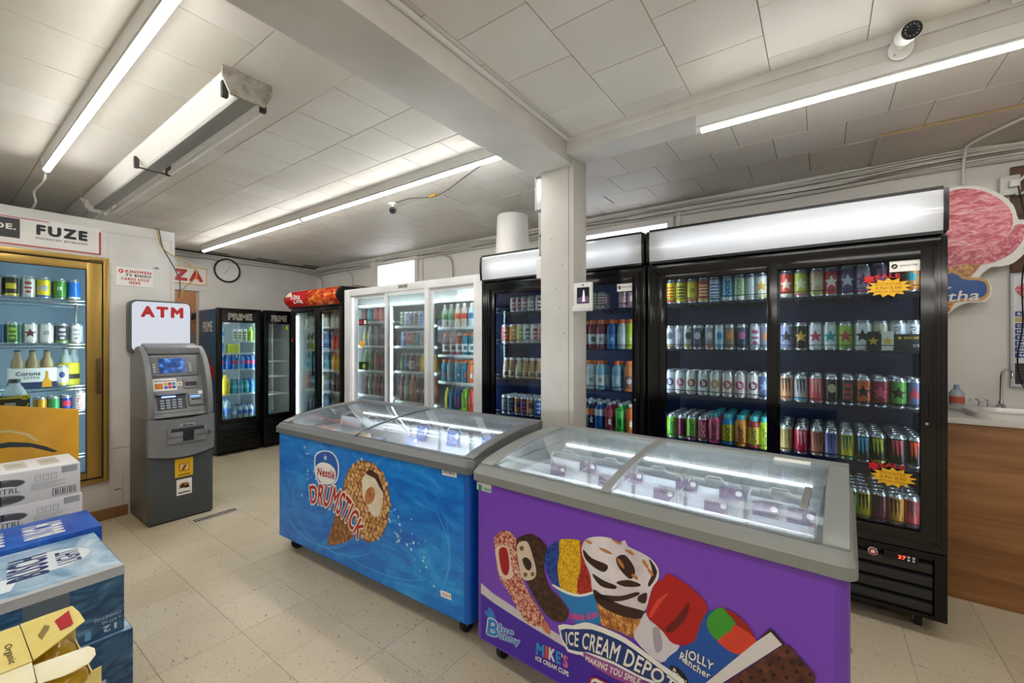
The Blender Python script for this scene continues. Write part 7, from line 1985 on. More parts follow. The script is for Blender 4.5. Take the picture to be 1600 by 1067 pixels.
# upper housing: two curved cheeks and a raked panel
ck = [(.012, .80), (.0, .83), (.002, .95), (.03, 1.08), (.075, 1.19), (.135, 1.28), (.21, 1.345), (.26, 1.365), (.46, 1.33), (.46, .79)]
for a in (-.004, AW - .036):
    mk('cheek', MB().prism(smooth_open(ck, 7), a, a + .04, 'x'), [GM2 if a > 0 else GM], at_, bevel=.006) if False else mk('cheek', MB().prism(ck, a, a + .04, 'x'), [GM2], at_, bevel=.009, seg=3)
def sl(x, q, o=0.0):
    """point on the raked panel: x across, q from 0 (bottom) to 1 (top), o out of the panel"""
    nrm = Vector((0, -.535, .2)).normalized()
    return Vector((x, .03 + .2 * q, .81 + .535 * q)) + nrm * o
def plate(nm, x0, x1, q0, q1, o0, o1, m, parent, bv=.003):
    return mk(nm, MB().hexa([sl(x0, q0, o0), sl(x1, q0, o0), sl(x1, q0, o1), sl(x0, q0, o1), sl(x0, q1, o0), sl(x1, q1, o0), sl(x1, q1, o1), sl(x0, q1, o1)][0:0] or [sl(x0, q0, o1), sl(x1, q0, o1), sl(x1, q0, o0), sl(x0, q0, o0), sl(x0, q1, o1), sl(x1, q1, o1), sl(x1, q1, o0), sl(x0, q1, o0)]), [m], parent, bevel=bv)
fa_ = plate('upper_fascia', .03, AW - .03, 0, 1, -.06, 0.0, GM2, at_, 0)
plate('fascia_ring', .036, AW - .036, .06, .90, 0, .006, mat('#8a8d8e', .36), fa_)
bz = plate('screen_bezel', .04, AW - .06, .575, .86, .006, .02, mat('#6d7072', .4), fa_)
def m_screen():
    m, N, L, p = nodes('blue_screen')
    v = objvec(N, L, (1, 1, 1))
    n = noise(N, L, 26, 2, v)
    p.inputs['Base Color'].default_value = lin('#101c30')
    p.inputs['Roughness'].default_value = .1
    L.new(ramp(N, L, n.outputs[0], [(.4, '#0e2a58'), (.55, '#1c4a90'), (.7, '#5a90d0')]), p.inputs['Emission Color'])
    p.inputs['Emission Strength'].default_value = .55
    return m
plate('screen', .103, .28, .617, .832, .02, .0215, m_screen(), bz, 0)
for k in range(4):
    plate('key', .062, .082, .635 + k * .034, .655 + k * .034, .02, .026, mat('#c4c6c8', .4), bz, .002)
    plate('key', .297, .317, .635 + k * .034, .655 + k * .034, .02, .026, mat('#c4c6c8', .4), bz, .002)
cdn = plate('card_notice', .056, .206, .375, .548, .006, .0075, PAPER, fa_, 0)
plate('notice_print', .066, .118, .40, .48, .0075, .0082, mat('#d07a28', .5), cdn, 0)
for k, c_ in enumerate(('#2a6ab0', '#c8342c', '#2a3a80', '#d8a82c', '#b03030', '#3a8ac0')):
    plate('notice_print', .125 + (k % 3) * .026, .147 + (k % 3) * .026, .40 + (k // 3) * .048, .44 + (k // 3) * .048, .0075, .0082, mat(c_, .5), cdn, 0)
plate('notice_print', .066, .2, .505, .52, .0075, .0082, mat('#8a8a8a', .5), cdn, 0)
ns = plate('slot_notice', .212, .242, .435, .49, .006, .0075, PAPER, fa_, 0)
plate('notice_print', .219, .235, .445, .475, .0075, .0082, mat('#c07a2a', .5), ns, 0)
rs_ = plate('receipt_slot', .25, .35, .385, .53, .006, .014, mat('#7a7d7f', .4), fa_)
plate('slot_gap', .26, .34, .42, .48, .014, .0148, mat('#1a1b1d', .5), rs_, 0)
kp = plate('keypad_recess', .066, .256, .10, .31, .0062, .0075, mat('#2c2f36', .4), fa_, 0)
for r_ in range(4):
    for c_ in range(4):
        plate('key', .085 + c_ * .038, .112 + c_ * .038, .115 + r_ * .035, .138 + r_ * .035, .0075, .014, mat('#9aa4b4', .4), kp, .002)
plate('keypad_lamp', .10, .19, .275, .29, .0078, .0095, m_emit('keypad_glow', '#7a9aff', 2.0), kp, 0)
plate('keypad_hood', .06, .262, .30, .33, .006, .035, GM2, fa_, .004)
rd = plate('card_reader', .27, .368, .13, .30, .006, .03, mat('#7d8082', .38), fa_, .006)
plate('reader_slot', .285, .352, .20, .222, .03, .0315, mat('#101114', .4), rd, 0)
plate('reader_lamp', .28, .345, .245, .262, .03, .033, m_emit('reader_glow', '#5a8aff', 1.2), rd, 0)
plate('reader_tag', .335, .365, .28, .33, .0302, .0316, PAPER, rd, 0)
mk('top_ledge', MB().prism([(.19, 1.30), (.19, 1.35), (.30, 1.385), (.46, 1.36), (.46, 1.30)], .035, AW - .035, 'x'), [GM2], at_, bevel=.006)
for z0, z1, x0, x1, m_, nm in ((.335, .477, .163, .281, mat('#e8b90e', .5), 'yellow_sticker'), (.192, .315, .173, .273, PAPER, 'white_sticker')):
    st = mk(nm, MB().box(x0, x1, -.0015, .0005, z0, z1), [m_], at_)
    cx_, cz_ = (x0 + x1) / 2, (z0 + z1) / 2
    if 'yellow' in nm:
        flat('print', rect(cx_ - .034, cx_ + .036, cz_ - .03, cz_ + .035), -.002, mat('#c87a14', .5), st, 0)
        flat('print', rect(cx_ - .026, cx_ + .028, cz_ - .02, cz_ + .026), -.0024, mat('#e8c88a', .5), st, 0)
        flat('print', [(cx_ - .02, cz_ - .02), (cx_ + .0, cz_ - .02), (cx_ + .02, cz_ + .02), (cx_ + .0, cz_ + .02)], -.0028, mat('#8a4a14', .5), st, 0)
        flat('print', rect(cx_ - .04, cx_ + .04, z0 + .012, z0 + .02), -.002, mat('#6a4a08', .5), st, 0)
    else:
        flat('print', ell(cx_, cz_ + .012, .034, .022), -.002, mat('#b07a2a', .5), st, 0)
        flat('print', [(cx_ - .036, cz_ - .01), (cx_ - .01, cz_ + .03), (cx_ + .012, cz_ + .002)], -.0024, INK, st, 0)
        flat('print', [(cx_ + .0, cz_ - .012), (cx_ + .02, cz_ + .02), (cx_ + .038, cz_ - .01)], -.0024, INK, st, 0)
        tx('lettering', 'Powered by ATM', flat_fn(cx_ - .04, cx_ + .04, z0 + .014, z0 + .024, -.002), INK, st, 0) if False else flat('print', rect(cx_ - .04, cx_ + .04, z0 + .014, z0 + .024), -.002, mat('#4a4a4a', .5), st, 0)
# lit sign
def rr(x0, x1, z0, z1, r, k=5):
    return smooth_ring(x0, x1, z0, z1, r, k)
tp = mk('sign_case', MB().prism(rr(-.03, .378, 1.30, 1.735, .045), .345, .455, 'y'), [mat('#4c4f51', .4)], at_, bevel=.006)
mk('sign_neck', MB().prism([(-.03, 1.30), (.378, 1.30), (.40, 1.37), (-.0, 1.37)][::-1], .30, .45, 'y'), [GM], at_, bevel=.004) if False else None
sp_ = mk('sign_panel', MB().prism(rr(-.018, .366, 1.325, 1.722, .036), .338, .346, 'y'), [m_emit('atm_sign', '#dfe4ee', .34)], tp)
tx('lettering', 'ATM', flat_fn(.035, .318, 1.596, 1.688, .3372), mat('#c01a20', .4), sp_, .01, fat=.05, space=1.2)

# ---------------------------------------------------------------- stacked cases by the door
def m_ice(name, a, b, c, d, sc=7):
    return m_print(name, [(.3, a), (.45, b), (.58, c), (.72, d)], sc, (1, 1, 2.6), 6, 1.2, rough=.3)
ICE = m_ice('mountain_print', '#16385a', '#2a567c', '#4a7898', '#7aa4bc')
ICEL = m_ice('snow_print', '#5a86a8', '#88aac4', '#b0c8d8', '#d4e2ea')
BLUEB = m_ice('royal_print', '#0c3a94', '#1450b4', '#2264c4', '#4c8ad8', 4)
EDGE = mat('#b9bdc0', .4)
def case(name, label, x0, x1, y0, y1, z0, z1, mats, rz=0, group=None):
    t = thing(name, label, 'case', ((x0 + x1) / 2, (y0 + y1) / 2, z0), rz, group)
    a, b, h = (x1 - x0) / 2, (y1 - y0) / 2, z1 - z0
    mb = MB().box(-a, a, -b, b, 0, h)
    mb.m = [0, 1, 0, 0, 0, 0]
    mk('carton', mb, mats, t, bevel=.004)
    return t, a, b, h
GBX = 'beer cases stacked before the glass door'
t, a, b, h = case('beer_case', 'lower blue mountain-print beer case nearest the aisle, with cans shown', -2.76, -2.232, .0, .5, 0, .2545, [ICE, ICEL], 0, GBX)
fy = lambda y0, y1, z0, z1: (lambda u, v: (a + .0008, y0 + (y1 - y0) * u, z0 + (z1 - z0) * v))
def xface(parent, a, pts, m, nm='print', o=.0006):
    me = bpy.data.meshes.new(nm)
    s_ = sum(pts[i][0] * pts[(i + 1) % len(pts)][1] - pts[(i + 1) % len(pts)][0] * pts[i][1] for i in range(len(pts)))
    if s_ < 0:
        pts = pts[::-1]
    me.from_pydata([(a + o, p[0], p[1]) for p in pts], [], [list(range(len(pts)))])
    me.materials.append(m)
    return link(nm, me, parent)
xface(t, a, [(.02, .0), (.10, .06), (.13, .16), (.09, .24), (-.02, .24), (-.08, 0)], mat('#143a9c', .35), 'can_print')
xface(t, a, [(.06, .10), (.12, .12), (.09, .16), (.05, .14)], mat('#c8342c', .4), 'fish_print', .001)
xface(t, a, rect(.13, .17, .06, .1), mat('#c8d4e0', .4), 'can_print', .001)
xface(t, a, rect(.16, .235, .17, .235), mat('#3a6488', .4), 'panel_print', .001)
t, a, b, h = case('beer_case', 'upper beer case with snowy blue top reading BUSCH LIGHT, printed upside down', -2.752, -2.25, .0, .477, .2545, .51, [ICE, ICEL], 0, GBX)
mk('edge_band', MB().box(a - .001, a + .0009, -b, b, h - .035, h + .0006).box(a - .03, a + .0009, -b, b, h - .0004, h + .0009), [EDGE], t)
xface(t, a, rect(-.03, .085, .0, h), mat('#5a6a78', .3), 'can_print')
xface(t, a, ell(.025, .09, .052, .07), mat('#c8ccd2', .4), 'oval_print', .0012)
def xtext(parent, a, s_, y0, y1, z0, z1, m, bold=.03, o=.0018):
    return tx('lettering', s_, lambda u, v: (a + o, y1 + (y0 - y1) * u, z1 + (z0 - z1) * v), m, parent, bold)
xtext(t, a, 'LIGHT', -.015, .065, .115, .145, mat('#1a2c5c', .4))
xtext(t, a, 'BUSCH', -.02, .075, .07, .105, mat('#1a2c5c', .4), .04)
xtext(t, a, '12', .175, .215, .018, .042, mat('#c8dcec', .4), .03)
xtext(t, a, 'x 473 mL', .17, .228, .05, .063, mat('#a8c8e0', .4), .02)
xtext(t, a, 'CANNETTES', .15, .228, .07, .083, mat('#a8c8e0', .4), .02)
xface(t, a, rect(.125, .142, .012, .045), mat('#6ab0dc', .4), 'can_icon', .0012)
def zface(parent, h, pts, m, nm='print', o=.0006):
    me = bpy.data.meshes.new(nm)
    s_ = sum(pts[i][0] * pts[(i + 1) % len(pts)][1] - pts[(i + 1) % len(pts)][0] * pts[i][1] for i in range(len(pts)))
    if s_ < 0:
        pts = pts[::-1]
    me.from_pydata([(p[0], p[1], h + o) for p in pts], [], [list(range(len(pts)))])
    me.materials.append(m)
    return link(nm, me, parent)
def ztext(parent, h, s_, O, U, V, m, bold=.03, o=.0014):
    """lettering on a lid: origin O, reading direction U, up direction V"""
    return tx('lettering', s_, lambda u, v: (O[0] + U[0] * u + V[0] * v, O[1] + U[1] * u + V[1] * v, h + o), m, parent, bold)
zface(t, h, ell(-.03, .07, .11, .115, 28), mat('#dbe3e9', .35), 'oval_print')
zface(t, h, [(.16, -.05), (.05, -.02), (-.02, -.22), (.16, -.22)], mat('#e6edf2', .35), 'peak_print', .0003)
zface(t, h, [(.12, -.08), (.07, -.09), (.09, -.2), (.13, -.2)], mat('#6aaed8', .35), 'peak_print', .0009)
# lettering reads toward the door
ztext(t, h, 'BUSCH', (.09, .055, 0), (-.235, .02, 0), (0, -.11, 0), mat('#1c2c6a', .4), .035)
ztext(t, h, 'LIGHT', (.05, .15, 0), (-.15, .01, 0), (0, -.07, 0), mat('#2a3c74', .4), .02)
t, a, b, h = case('beer_case', 'royal blue beer case with white lettering lying behind the snowy one', -3.08, -2.757, .0, .505, .28, .53, [BLUEB, BLUEB], 0, GBX)
ztext(t, h, 'BUSCH', (.115, -.04, 0), (-.2, .01, 0), (0, -.13, 0), mat('#e4e6ea', .4), .06)
ztext(t, h, 'BUSCH', (.115, .14, 0), (-.2, .01, 0), (0, -.13, 0), mat('#e4e6ea', .4), .06)
mk('support_block', MB(), [WHITE]) if False else None
t2, a2, b2, h2 = case('beer_case', 'blue beer case hidden under the royal blue one', -3.08, -2.765, .0, .49, 0, .28, [BLUEB, BLUEB], 0, GBX)
CARD = mat('#dfe1e4', .5)
LGR = mat('#8f9296', .5)
def cooler_pack(k, z0, dx, dy, lbl):
    t, a, b, h = case('drink_case', lbl, -3.79 + dx, -3.455 + dx, .0 + dy, .54 + dy, z0, z0 + .1755, [CARD, mat('#e8e9ea', .5)], 0, 'white seltzer cases stacked under the yellow board')
    y1 = b
    xface(t, a, rect(y1 - .075, y1 - .012, .133, .168), mat('#a4a7ab', .5), 'grey_panel')
    for q in range(3):
        ccx = y1 - .165 + q * .03
        xface(t, a, rect(ccx - .011, ccx + .011, .108, .142), LGR, 'can_icon')
        xface(t, a, rect(ccx - .009, ccx + .009, .110, .140), CARD, 'can_icon', .001)
    for zz, flip in ((.118, 0), (.035, 1)):
        xface(t, a, ell(y1 - .30, zz, .09, .026, 22), mat('#7d8085', .45), 'window_print')
        xface(t, a, ell(y1 - .26, zz, .045, .017, 16), mat('#55585d', .45), 'window_print', .001)
        xface(t, a, rect(y1 - .303, y1 - .292, zz - .025, zz + .025), mat('#2c2e33', .45), 'window_print', .0014)
    xface(t, a, ell(y1 - .295, .088, .065, .02, 20), CARD, 'brand_field', .0018)
    tx('lettering', 'N\u00dcTRL', lambda u, v: (a + .0024, y1 - .345 + .115 * u, .068 + .034 * v), mat('#3c3f44', .5), t, .0)
    for q in range(5):
        xface(t, a, rect(y1 - .19, y1 - .06 - .02 * (q % 3), .096 - q * .008, .098 - q * .008), LGR, 'fine_print')
    xface(t, a, rect(y1 - .11, y1 - .018, .012, .053), mat('#3c3e42', .5), 'barcode')
    xface(t, a, rect(y1 - .107, y1 - .021, .0145, .0505), CARD, 'barcode', .001)
    for q in range(9):
        xface(t, a, rect(y1 - .1 + q * .009, y1 - .096 + q * .009 + (.002 if q % 3 == 0 else 0), .017, .048), mat('#55585c', .5), 'bar', .0014)
    tx('lettering', 'N\u00dcTRL', lambda u, v: (a + .0024, y1 - .52 + .09 * u, .1 + .03 * v), LGR, t, 0)
    if k == 3:
        for q in range(4):
            zface(t, h, rect(-a + .06, a - .09, -b + .02 + q * .125, -b + .10 + q * .125), mat('#cdc8ba', .5), 'pale_print')
            zface(t, h, ell(-.02, -b + .06 + q * .125, .04, .03), mat('#b8b4a8', .5), 'pale_print', .001)
for k in range(4):
    cooler_pack(k, k * .1768, (0, .012, .006, 0)[k], (0, -.008, .008, 0)[k], ('bottom', 'second', 'third', 'topmost')[k] + ' white seltzer case in the stack under the yellow board')
# yellow display board
yb = thing('display_board', 'tall yellow cardboard display board behind the white seltzer cases', 'board', (-3.80, .578, 0), math.atan2(.275, .66))
mk('board', MB().box(-.80, 0, 0, .012, 0, .972), [m_ramp('yellow_card', [(.35, '#e0a208'), (.65, '#eeb012')], 5, rough=.5)], yb, bevel=.002)
flat('swoosh_print', [(-.8, .70), (-.6, .735), (-.42, .74), (-.27, .725), (-.16, .70), (-.2, .69), (-.4, .712), (-.6, .70), (-.8, .67)], -.0006, mat('#2a2a30', .5), yb, 0)
flat('chalk_print', [(-.8, .79), (-.6, .815), (-.42, .80), (-.33, .755), (-.36, .752), (-.45, .785), (-.6, .80), (-.8, .775)], -.0006, mat('#e6cf8a', .5), yb, 0)
# near yellow drink carrier with its flap open
oc = thing('drink_carrier', 'open yellow paperboard drink carrier lettered Organic in the near corner', 'carton', (-1.64, .08, .40), 0)
YP = m_ramp('yellow_paperboard', [(.35, '#e4cf72'), (.65, '#efdd8e')], 6, rough=.5)
YPL = m_ramp('pale_paperboard', [(.35, '#ece2b4'), (.65, '#f4eed0')], 8, rough=.5)
mk('tray', MB().box(-.155, .155, -.24, .19, 0, .012).box(-.155, -.152, -.24, .19, .012, .20).box(-.152, .155, .187, .19, .012, .12), [YP], oc)
frp = [(-.24, .0), (.19, .0), (.19, .175), (.172, .172), (.15, .135), (.12, .10), (.07, .075), (.0, .062), (-.1, .06), (-.24, .06)]
mk('front_panel', MB().prism(frp, .1552, .158, 'x'), [YP], oc)
def zp(nm, pts, z, m, th=.002, dz=None):
    n = len(pts)
    zs = dz or [0] * n
    v = [(p[0], p[1], z + q) for p, q in zip(pts, zs)] + [(p[0], p[1], z + q + th) for p, q in zip(pts, zs)]
    return mk(nm, MB().add(v, [list(range(n))[::-1], list(range(n, 2 * n))] + [(i, (i + 1) % n, n + (i + 1) % n, n + i) for i in range(n)]), [m], oc)
top_ = zp('top_panel', [(-.155, -.24), (.072, -.24), (.075, .081), (-.153, .08)], .216, YP)
zp('shoulder_panel', [(.074, -.24), (.148, -.24), (.15, .079), (.077, .080)], .214, YPL, .002, [0, -.012, -.012, 0])
fl1 = zp('handle_flap', [(-.153, .082), (.075, .083), (.04, .13), (-.005, .186), (-.07, .185), (-.127, .179), (-.146, .13)], .217, YP, .002, [0, 0, .004, .012, .012, .012, .004])
zp('side_flap', [(.079, .082), (.085, .139), (.087, .177), (.108, .186), (.132, .184), (.155, .168), (.160, .14), (.158, .119), (.149, .082)], .206, YPL, .002, [0, -.002, -.004, -.006, -.01, -.012, -.014, -.014, -.012])
tx('lettering', 'Organic', lambda u, v: (-.058 + .112 * u, .049 + .018 * v * 1.0, .2185), mat('#5c4818', .5), top_, .03) if False else tx('lettering', 'Organic', lambda u, v: (-.06 + .11 * u, .042 + .017 * v, .2188), mat('#5c4818', .5), top_, .02)
tx('lettering', '6', lambda u, v: (.035 + .02 * u, -.035 + .02 * v, .2188), mat('#b08a28', .5), top_, .02)
zp('handle_hole', [(-.04, .102), (-.085, .120), (-.045, .136), (.01, .127), (.012, .108)], .2196, mat('#8a7434', .6), .0008, [.001, .003, .004, .003, .001])
tg_ = zp('brand_tag', [(-.078, .138), (-.098, .168), (-.010, .164), (-.008, .140)], .2265, mat('#b81c28', .45), .001, [0, .006, .006, 0])
GOLDB = mat('#c9a01c', .12)
bme = MB().lathe([(.03, .014), (.06, .02), (.062, .10), (.055, .15), (.035, .18), (.01, .188)], 26).mesh('bottle', [GOLDB], 60)
for bx__, by__ in ((.088, .12), (.088, -.01), (.088, -.14), (-.06, .12), (-.06, -.01), (-.06, -.14)):
    link('bottle', bme, oc, (bx__, by__, 0))
oc_s, a, b, h = case('beer_case', 'blue beer case carrying the yellow drink carrier', -1.81, -1.485, -.17, .26, .0, .398, [BLUEB, BLUEB], 0, GBX)
# floor register beside the cash machine
vt = thing('floor_register', 'white metal floor register beside the cash machine', 'vent', (-3.945, 1.39, 0), R(92))
mk('frame', MB().ring(-.165, .165, -.048, .048, .012, .0, .007) if False else MB().box(-.165, .165, -.048, -.036, 0, .007).box(-.165, .165, .036, .048, 0, .007).box(-.165, -.15, -.036, .036, 0, .007).box(.15, .165, -.036, .036, 0, .007), [mat('#c8c2b4', .4)], vt, bevel=.002)
mk('duct', MB().box(-.15, .15, -.036, .036, .0005, .0015), [mat('#241c14', .8)], vt)
for k in range(16):
    mk('slat', MB().box(-.15 + k * .02 - .002, -.15 + k * .02 + .003, -.036, .036, .0015, .0055), [mat('#b8b0a0', .45)], vt)
mk('spine', MB().box(-.15, .15, -.003, .003, .004, .006), [mat('#a89e8a', .45)], vt)

# ---------------------------------------------------------------- clock wall
ckl = thing('wall_clock', 'round white wall clock with thin black rim', 'clock', (XB, 2.444, 2.362), PI / 2)
mk('rim', MB().tube([(.152 * math.cos(2 * PI * k / 40), -.018, .152 * math.sin(2 * PI * k / 40)) for k in range(40)], .012, 8, closed=True), [mat('#1b1b1d', .3)], ckl, smooth=60)
mk('case', MB().cyl((0, -.002, 0), (0, -.014, 0), .152, 40), [mat('#252527', .4)], ckl, smooth=40)
fc = mk('face', MB().cyl((0, -.014, 0), (0, -.016, 0), .148, 40), [mat('#e6e6e4', .5)], ckl)
for k in range(12):
    a = k * PI / 6
    cx, cz = .122 * math.sin(a), .122 * math.cos(a)
    flat('hour_mark', [(cx + .010 * math.sin(a) * sgn + q * math.cos(a) * .0025, cz + .010 * math.cos(a) * sgn - q * math.sin(a) * .0025) for sgn, q in ((-1, -1), (-1, 1), (1, 1), (1, -1))], -.0166, mat('#b4b4b2', .5), fc, 0)
def hand(a, L, w_):
    return [(-w_ * math.cos(a), w_ * math.sin(a)), (w_ * math.cos(a), -w_ * math.sin(a)), (L * math.sin(a), L * math.cos(a))]
flat('hour_hand', hand(R(215), .08, .004), -.0172, mat('#8c8c8c', .5), ckl, 0)
flat('minute_hand', hand(R(28), .115, .003), -.0176, mat('#9a9a9a', .5), ckl, 0)
pz = thing('pizza_sign', 'yellow-edged white sign with red PIZZA lettering above the doorway', 'sign', (XB, 0, 0), PI / 2)
mk('board', MB().box(1.42, 2.212, -.012, -.001, 2.128, 2.358), [mat('#efede6', .5)], pz, bevel=.002)
mk('border', MB().ring(1.424, 2.208, 2.132, 2.354, .010, -.0128, -.011), [mat('#e0a81e', .5)], pz)
tx('lettering', 'PIZZA', flat_fn(1.48, 2.165, 2.17, 2.318, -.0132), RED, pz, .01, fat=.055, space=1.2)
# person in the room beyond the doorway
pe = tag(bpy.data.objects.new('person', bpy.data.meshes.new('person')), 'person in a grey shirt standing beyond the doorway behind the cash machine', 'person')
COL.objects.link(pe)
J = [((0, 0, .95), .13), ((0, 0, 1.15), .135), ((0, 0, 1.36), .15), ((0, 0, 1.47), .075), ((0, 0, 1.545), .055), ((.005, 0, 1.60), .085), ((.005, 0, 1.68), .088), ((0, 0, 1.735), .05),
     ((0, .18, 1.40), .06), ((0, .215, 1.15), .045), ((.06, .2, .92), .036), ((.07, .2, .84), .03), ((0, -.18, 1.40), .06), ((0, -.215, 1.15), .045), ((.06, -.2, .92), .036), ((.07, -.2, .84), .03),
     ((0, .09, .88), .095), ((.02, .1, .5), .062), ((0, .1, .08), .042), ((.13, .11, .035), .03), ((0, -.09, .88), .095), ((.02, -.1, .5), .062), ((0, -.1, .08), .042), ((.13, -.11, .035), .03)]
E_ = [(0, 1), (1, 2), (2, 3), (3, 4), (4, 5), (5, 6), (6, 7), (2, 8), (8, 9), (9, 10), (10, 11), (2, 12), (12, 13), (13, 14), (14, 15), (0, 16), (16, 17), (17, 18), (18, 19), (0, 20), (20, 21), (21, 22), (22, 23)]
pe.data.from_pydata([a for a, b in J], E_, [])
sk = pe.modifiers.new('skin', 'SKIN')
for i, (a, b) in enumerate(J):
    pe.data.skin_vertices[0].data[i].radius = (b, b)
pe.data.skin_vertices[0].data[0].use_root = True
ss = pe.modifiers.new('sub', 'SUBSURF'); ss.levels = 2; ss.render_levels = 2
pe.location = (-7.0, 2.235, 0)
pe.rotation_euler = (0, 0, R(-12))
SKIN = mat('#b98468', .5)
m, N, L, p = nodes('person_skin_and_cloth')
tc = N.new('ShaderNodeTexCoord'); sx = N.new('ShaderNodeSeparateXYZ')
L.new(tc.outputs['Object'], sx.inputs[0])
mr = N.new('ShaderNodeMapRange'); mr.inputs[1].default_value = 0; mr.inputs[2].default_value = 1.8
L.new(sx.outputs[2], mr.inputs[0])
rp = ramp(N, L, mr.outputs[0], [(0, '#2a2c34'), (.535, '#2a2c34'), (.54, '#7c8288'), (.835, '#7c8288'), (.84, '#b98468'), (1, '#b98468')])
N[rp.node.name].color_ramp.interpolation = 'CONSTANT'
L.new(rp, p.inputs['Base Color'])
p.inputs['Roughness'].default_value = .6
pe.data.materials.append(m)
hair = mk('hair', MB().lathe([(.101, -.02), (.104, .02), (.098, .06), (.07, .095), (.02, .108)], 20), [mat('#2a211c', .7)], pe, (-.032, 0, 1.705), smooth=60)
fcx = .095
mk('nose', MB().hexa([(fcx - .01, -.012, 1.615), (fcx - .01, .012, 1.615), (fcx + .02, .008, 1.62), (fcx + .02, -.008, 1.62), (fcx - .015, -.006, 1.665), (fcx - .015, .006, 1.665), (fcx - .004, .004, 1.665), (fcx - .004, -.004, 1.665)]), [SKIN], pe, bevel=.003)
for s_ in (-1, 1):
    mk('eye', MB().cyl((fcx - .022, s_ * .034, 1.665), (fcx - .008, s_ * .034, 1.665), .009, 10), [mat('#2a1c16', .3)], pe)
    mk('ear', MB().cyl((0, s_ * .082, 1.64), (-.01, s_ * .1, 1.645), .026, 10), [SKIN], pe, bevel=.004)
    mk('glasses_rim', MB().tube([(fcx, s_ * .034 + .024 * math.cos(k * PI / 8), 1.665 + .018 * math.sin(k * PI / 8)) for k in range(16)], .0025, 5, closed=True), [INK], pe)
mk('mouth', MB().box(fcx - .02, fcx - .004, -.022, .022, 1.583, 1.589), [mat('#8a4a44', .5)], pe, bevel=.002)
lampb = thing('added_room_lamp', 'added unseen lamp on the ceiling of the room beyond the doorway', 'light', (-7.5, 2.0, 2.5))  # unseen lamp added to light the back room
mk('tube', MB().cyl((0, -.5, 0), (0, .5, 0), .016, 10), [TUBEM], lampb, smooth=50)
mk('housing', MB().box(-.03, .03, -.52, .52, .017, .07), [TRIMM], lampb, bevel=.004)

# ---------------------------------------------------------------- pillar fittings
def box_on_pillar(label, x0, x1, y0, y1, z0, z1, m, knock=True):
    t = mk('electrical_box', MB().box(x0, x1, y0, y1, z0, z1), [m], None, bevel=.003)
    tag(t, label, 'electrical box', 'electrical boxes on the pillar')
    if knock:
        for k in range(4):
            mk('knockout', MB().cyl(((x0 + x1) / 2, y0 - .001, z0 + (z1 - z0) * (k + .5) / 4), ((x0 + x1) / 2, y0 + .001, z0 + (z1 - z0) * (k + .5) / 4), min(.02, (x1 - x0) * .35), 14), [STEEL], t)
    mk('cover_edge', MB().box(x0 - .004, x0 + .004, y0 - .003, y1 + .003, z0 - .004, z1 + .004), [mat('#bdbab2', .5)], t, bevel=.001)
    return t
box_on_pillar('galvanised electrical box high on the pillar under the boxed beam', -1.468, -1.405, 2.29, 2.39, 2.235, 2.435, mat('#c2c2c0', .4, .3))
box_on_pillar('upper of two small grey boxes on the pillar side', -1.44, -1.405, 2.29, 2.36, 2.08, 2.21, mat('#b8b6b0', .5), False)
box_on_pillar('lower of two small grey boxes on the pillar side', -1.44, -1.405, 2.29, 2.36, 1.945, 2.055, mat('#a9a7a1', .5), False)
dv = thing('power_adapter', 'white power adapter on the pillar side level with the sign panel', 'adapter', (-1.405, 2.32, 1.86))
mk('outlet_plate', MB().box(-.008, 0, -.04, .04, -.16, .0), [mat('#d8d6d0', .45)], dv, bevel=.002)
mk('body', MB().box(-.055, -.008, -.035, .035, -.06, .06), [mat('#e4e2de', .4)], dv, bevel=.004)
mk('cord', MB().tube(bend([(-.03, 0, -.06), (-.035, 0, -.14), (-.02, 0, -.22), (-.012, .0, -.26)]), .004), [mat('#4c4a46', .5)], dv, smooth=50)
tb = thing('wall_tablet', 'small white tablet with dark picture screen mounted on the pillar', 'tablet', (-1.107, 2.222, 1.573))
mk('case', MB().box(-.058, .058, 0, .024, 0, .165), [mat('#e6e5e2', .35)], tb, bevel=.008, seg=3)
mk('base_lip', MB().box(-.058, .05, -.018, .02, 0, .03), [mat('#dedcd8', .35)], tb, bevel=.005)
sc_ = mk('screen', MB().box(-.034, .044, -.0012, .001, .045, .137), [mat('#16202e', .08)], tb)
flat('picture', [(-.03, .05), (.042, .05), (.042, .08), (.02, .085), (.012, .125), (.0, .085), (-.03, .075)], -.0016, m_emit('tablet_glow', '#5a5060', .5), sc_, 0)
flat('picture_glow', [(.0, .055), (.018, .055), (.013, .12), (.006, .12)], -.002, m_emit('tablet_glow2', '#d8b4b8', .7), sc_, 0)
mk('lens', MB().cyl((.004, -.001, .15), (.004, .002, .15), .005, 10), [INK], tb)
mk('bracket', MB().box(-.07, -.01, .022, .034, .03, .13), [mat('#c8c6c2', .4)], tb, bevel=.002)
# bucket on the pillar cooler
bk_ = thing('bucket', 'upturned white plastic bucket standing on the pillar cooler', 'bucket', (-2.14, 3.0, 2.121))
mk('pail', MB().lathe([(.15, 0), (.152, .01), (.148, .012), (.132, .355), (.128, .362), (.0, .362)][:5] + [(.005, .364)], 32), [mat('#eceae6', .35)], bk_, smooth=40)
mk('rim', MB().lathe([(.155, .0), (.158, .006), (.158, .02), (.15, .026)], 32, cap=False), [mat('#e4e2de', .35)], bk_, smooth=40)
bk_.location = (-2.16, 3.0, 2.121)

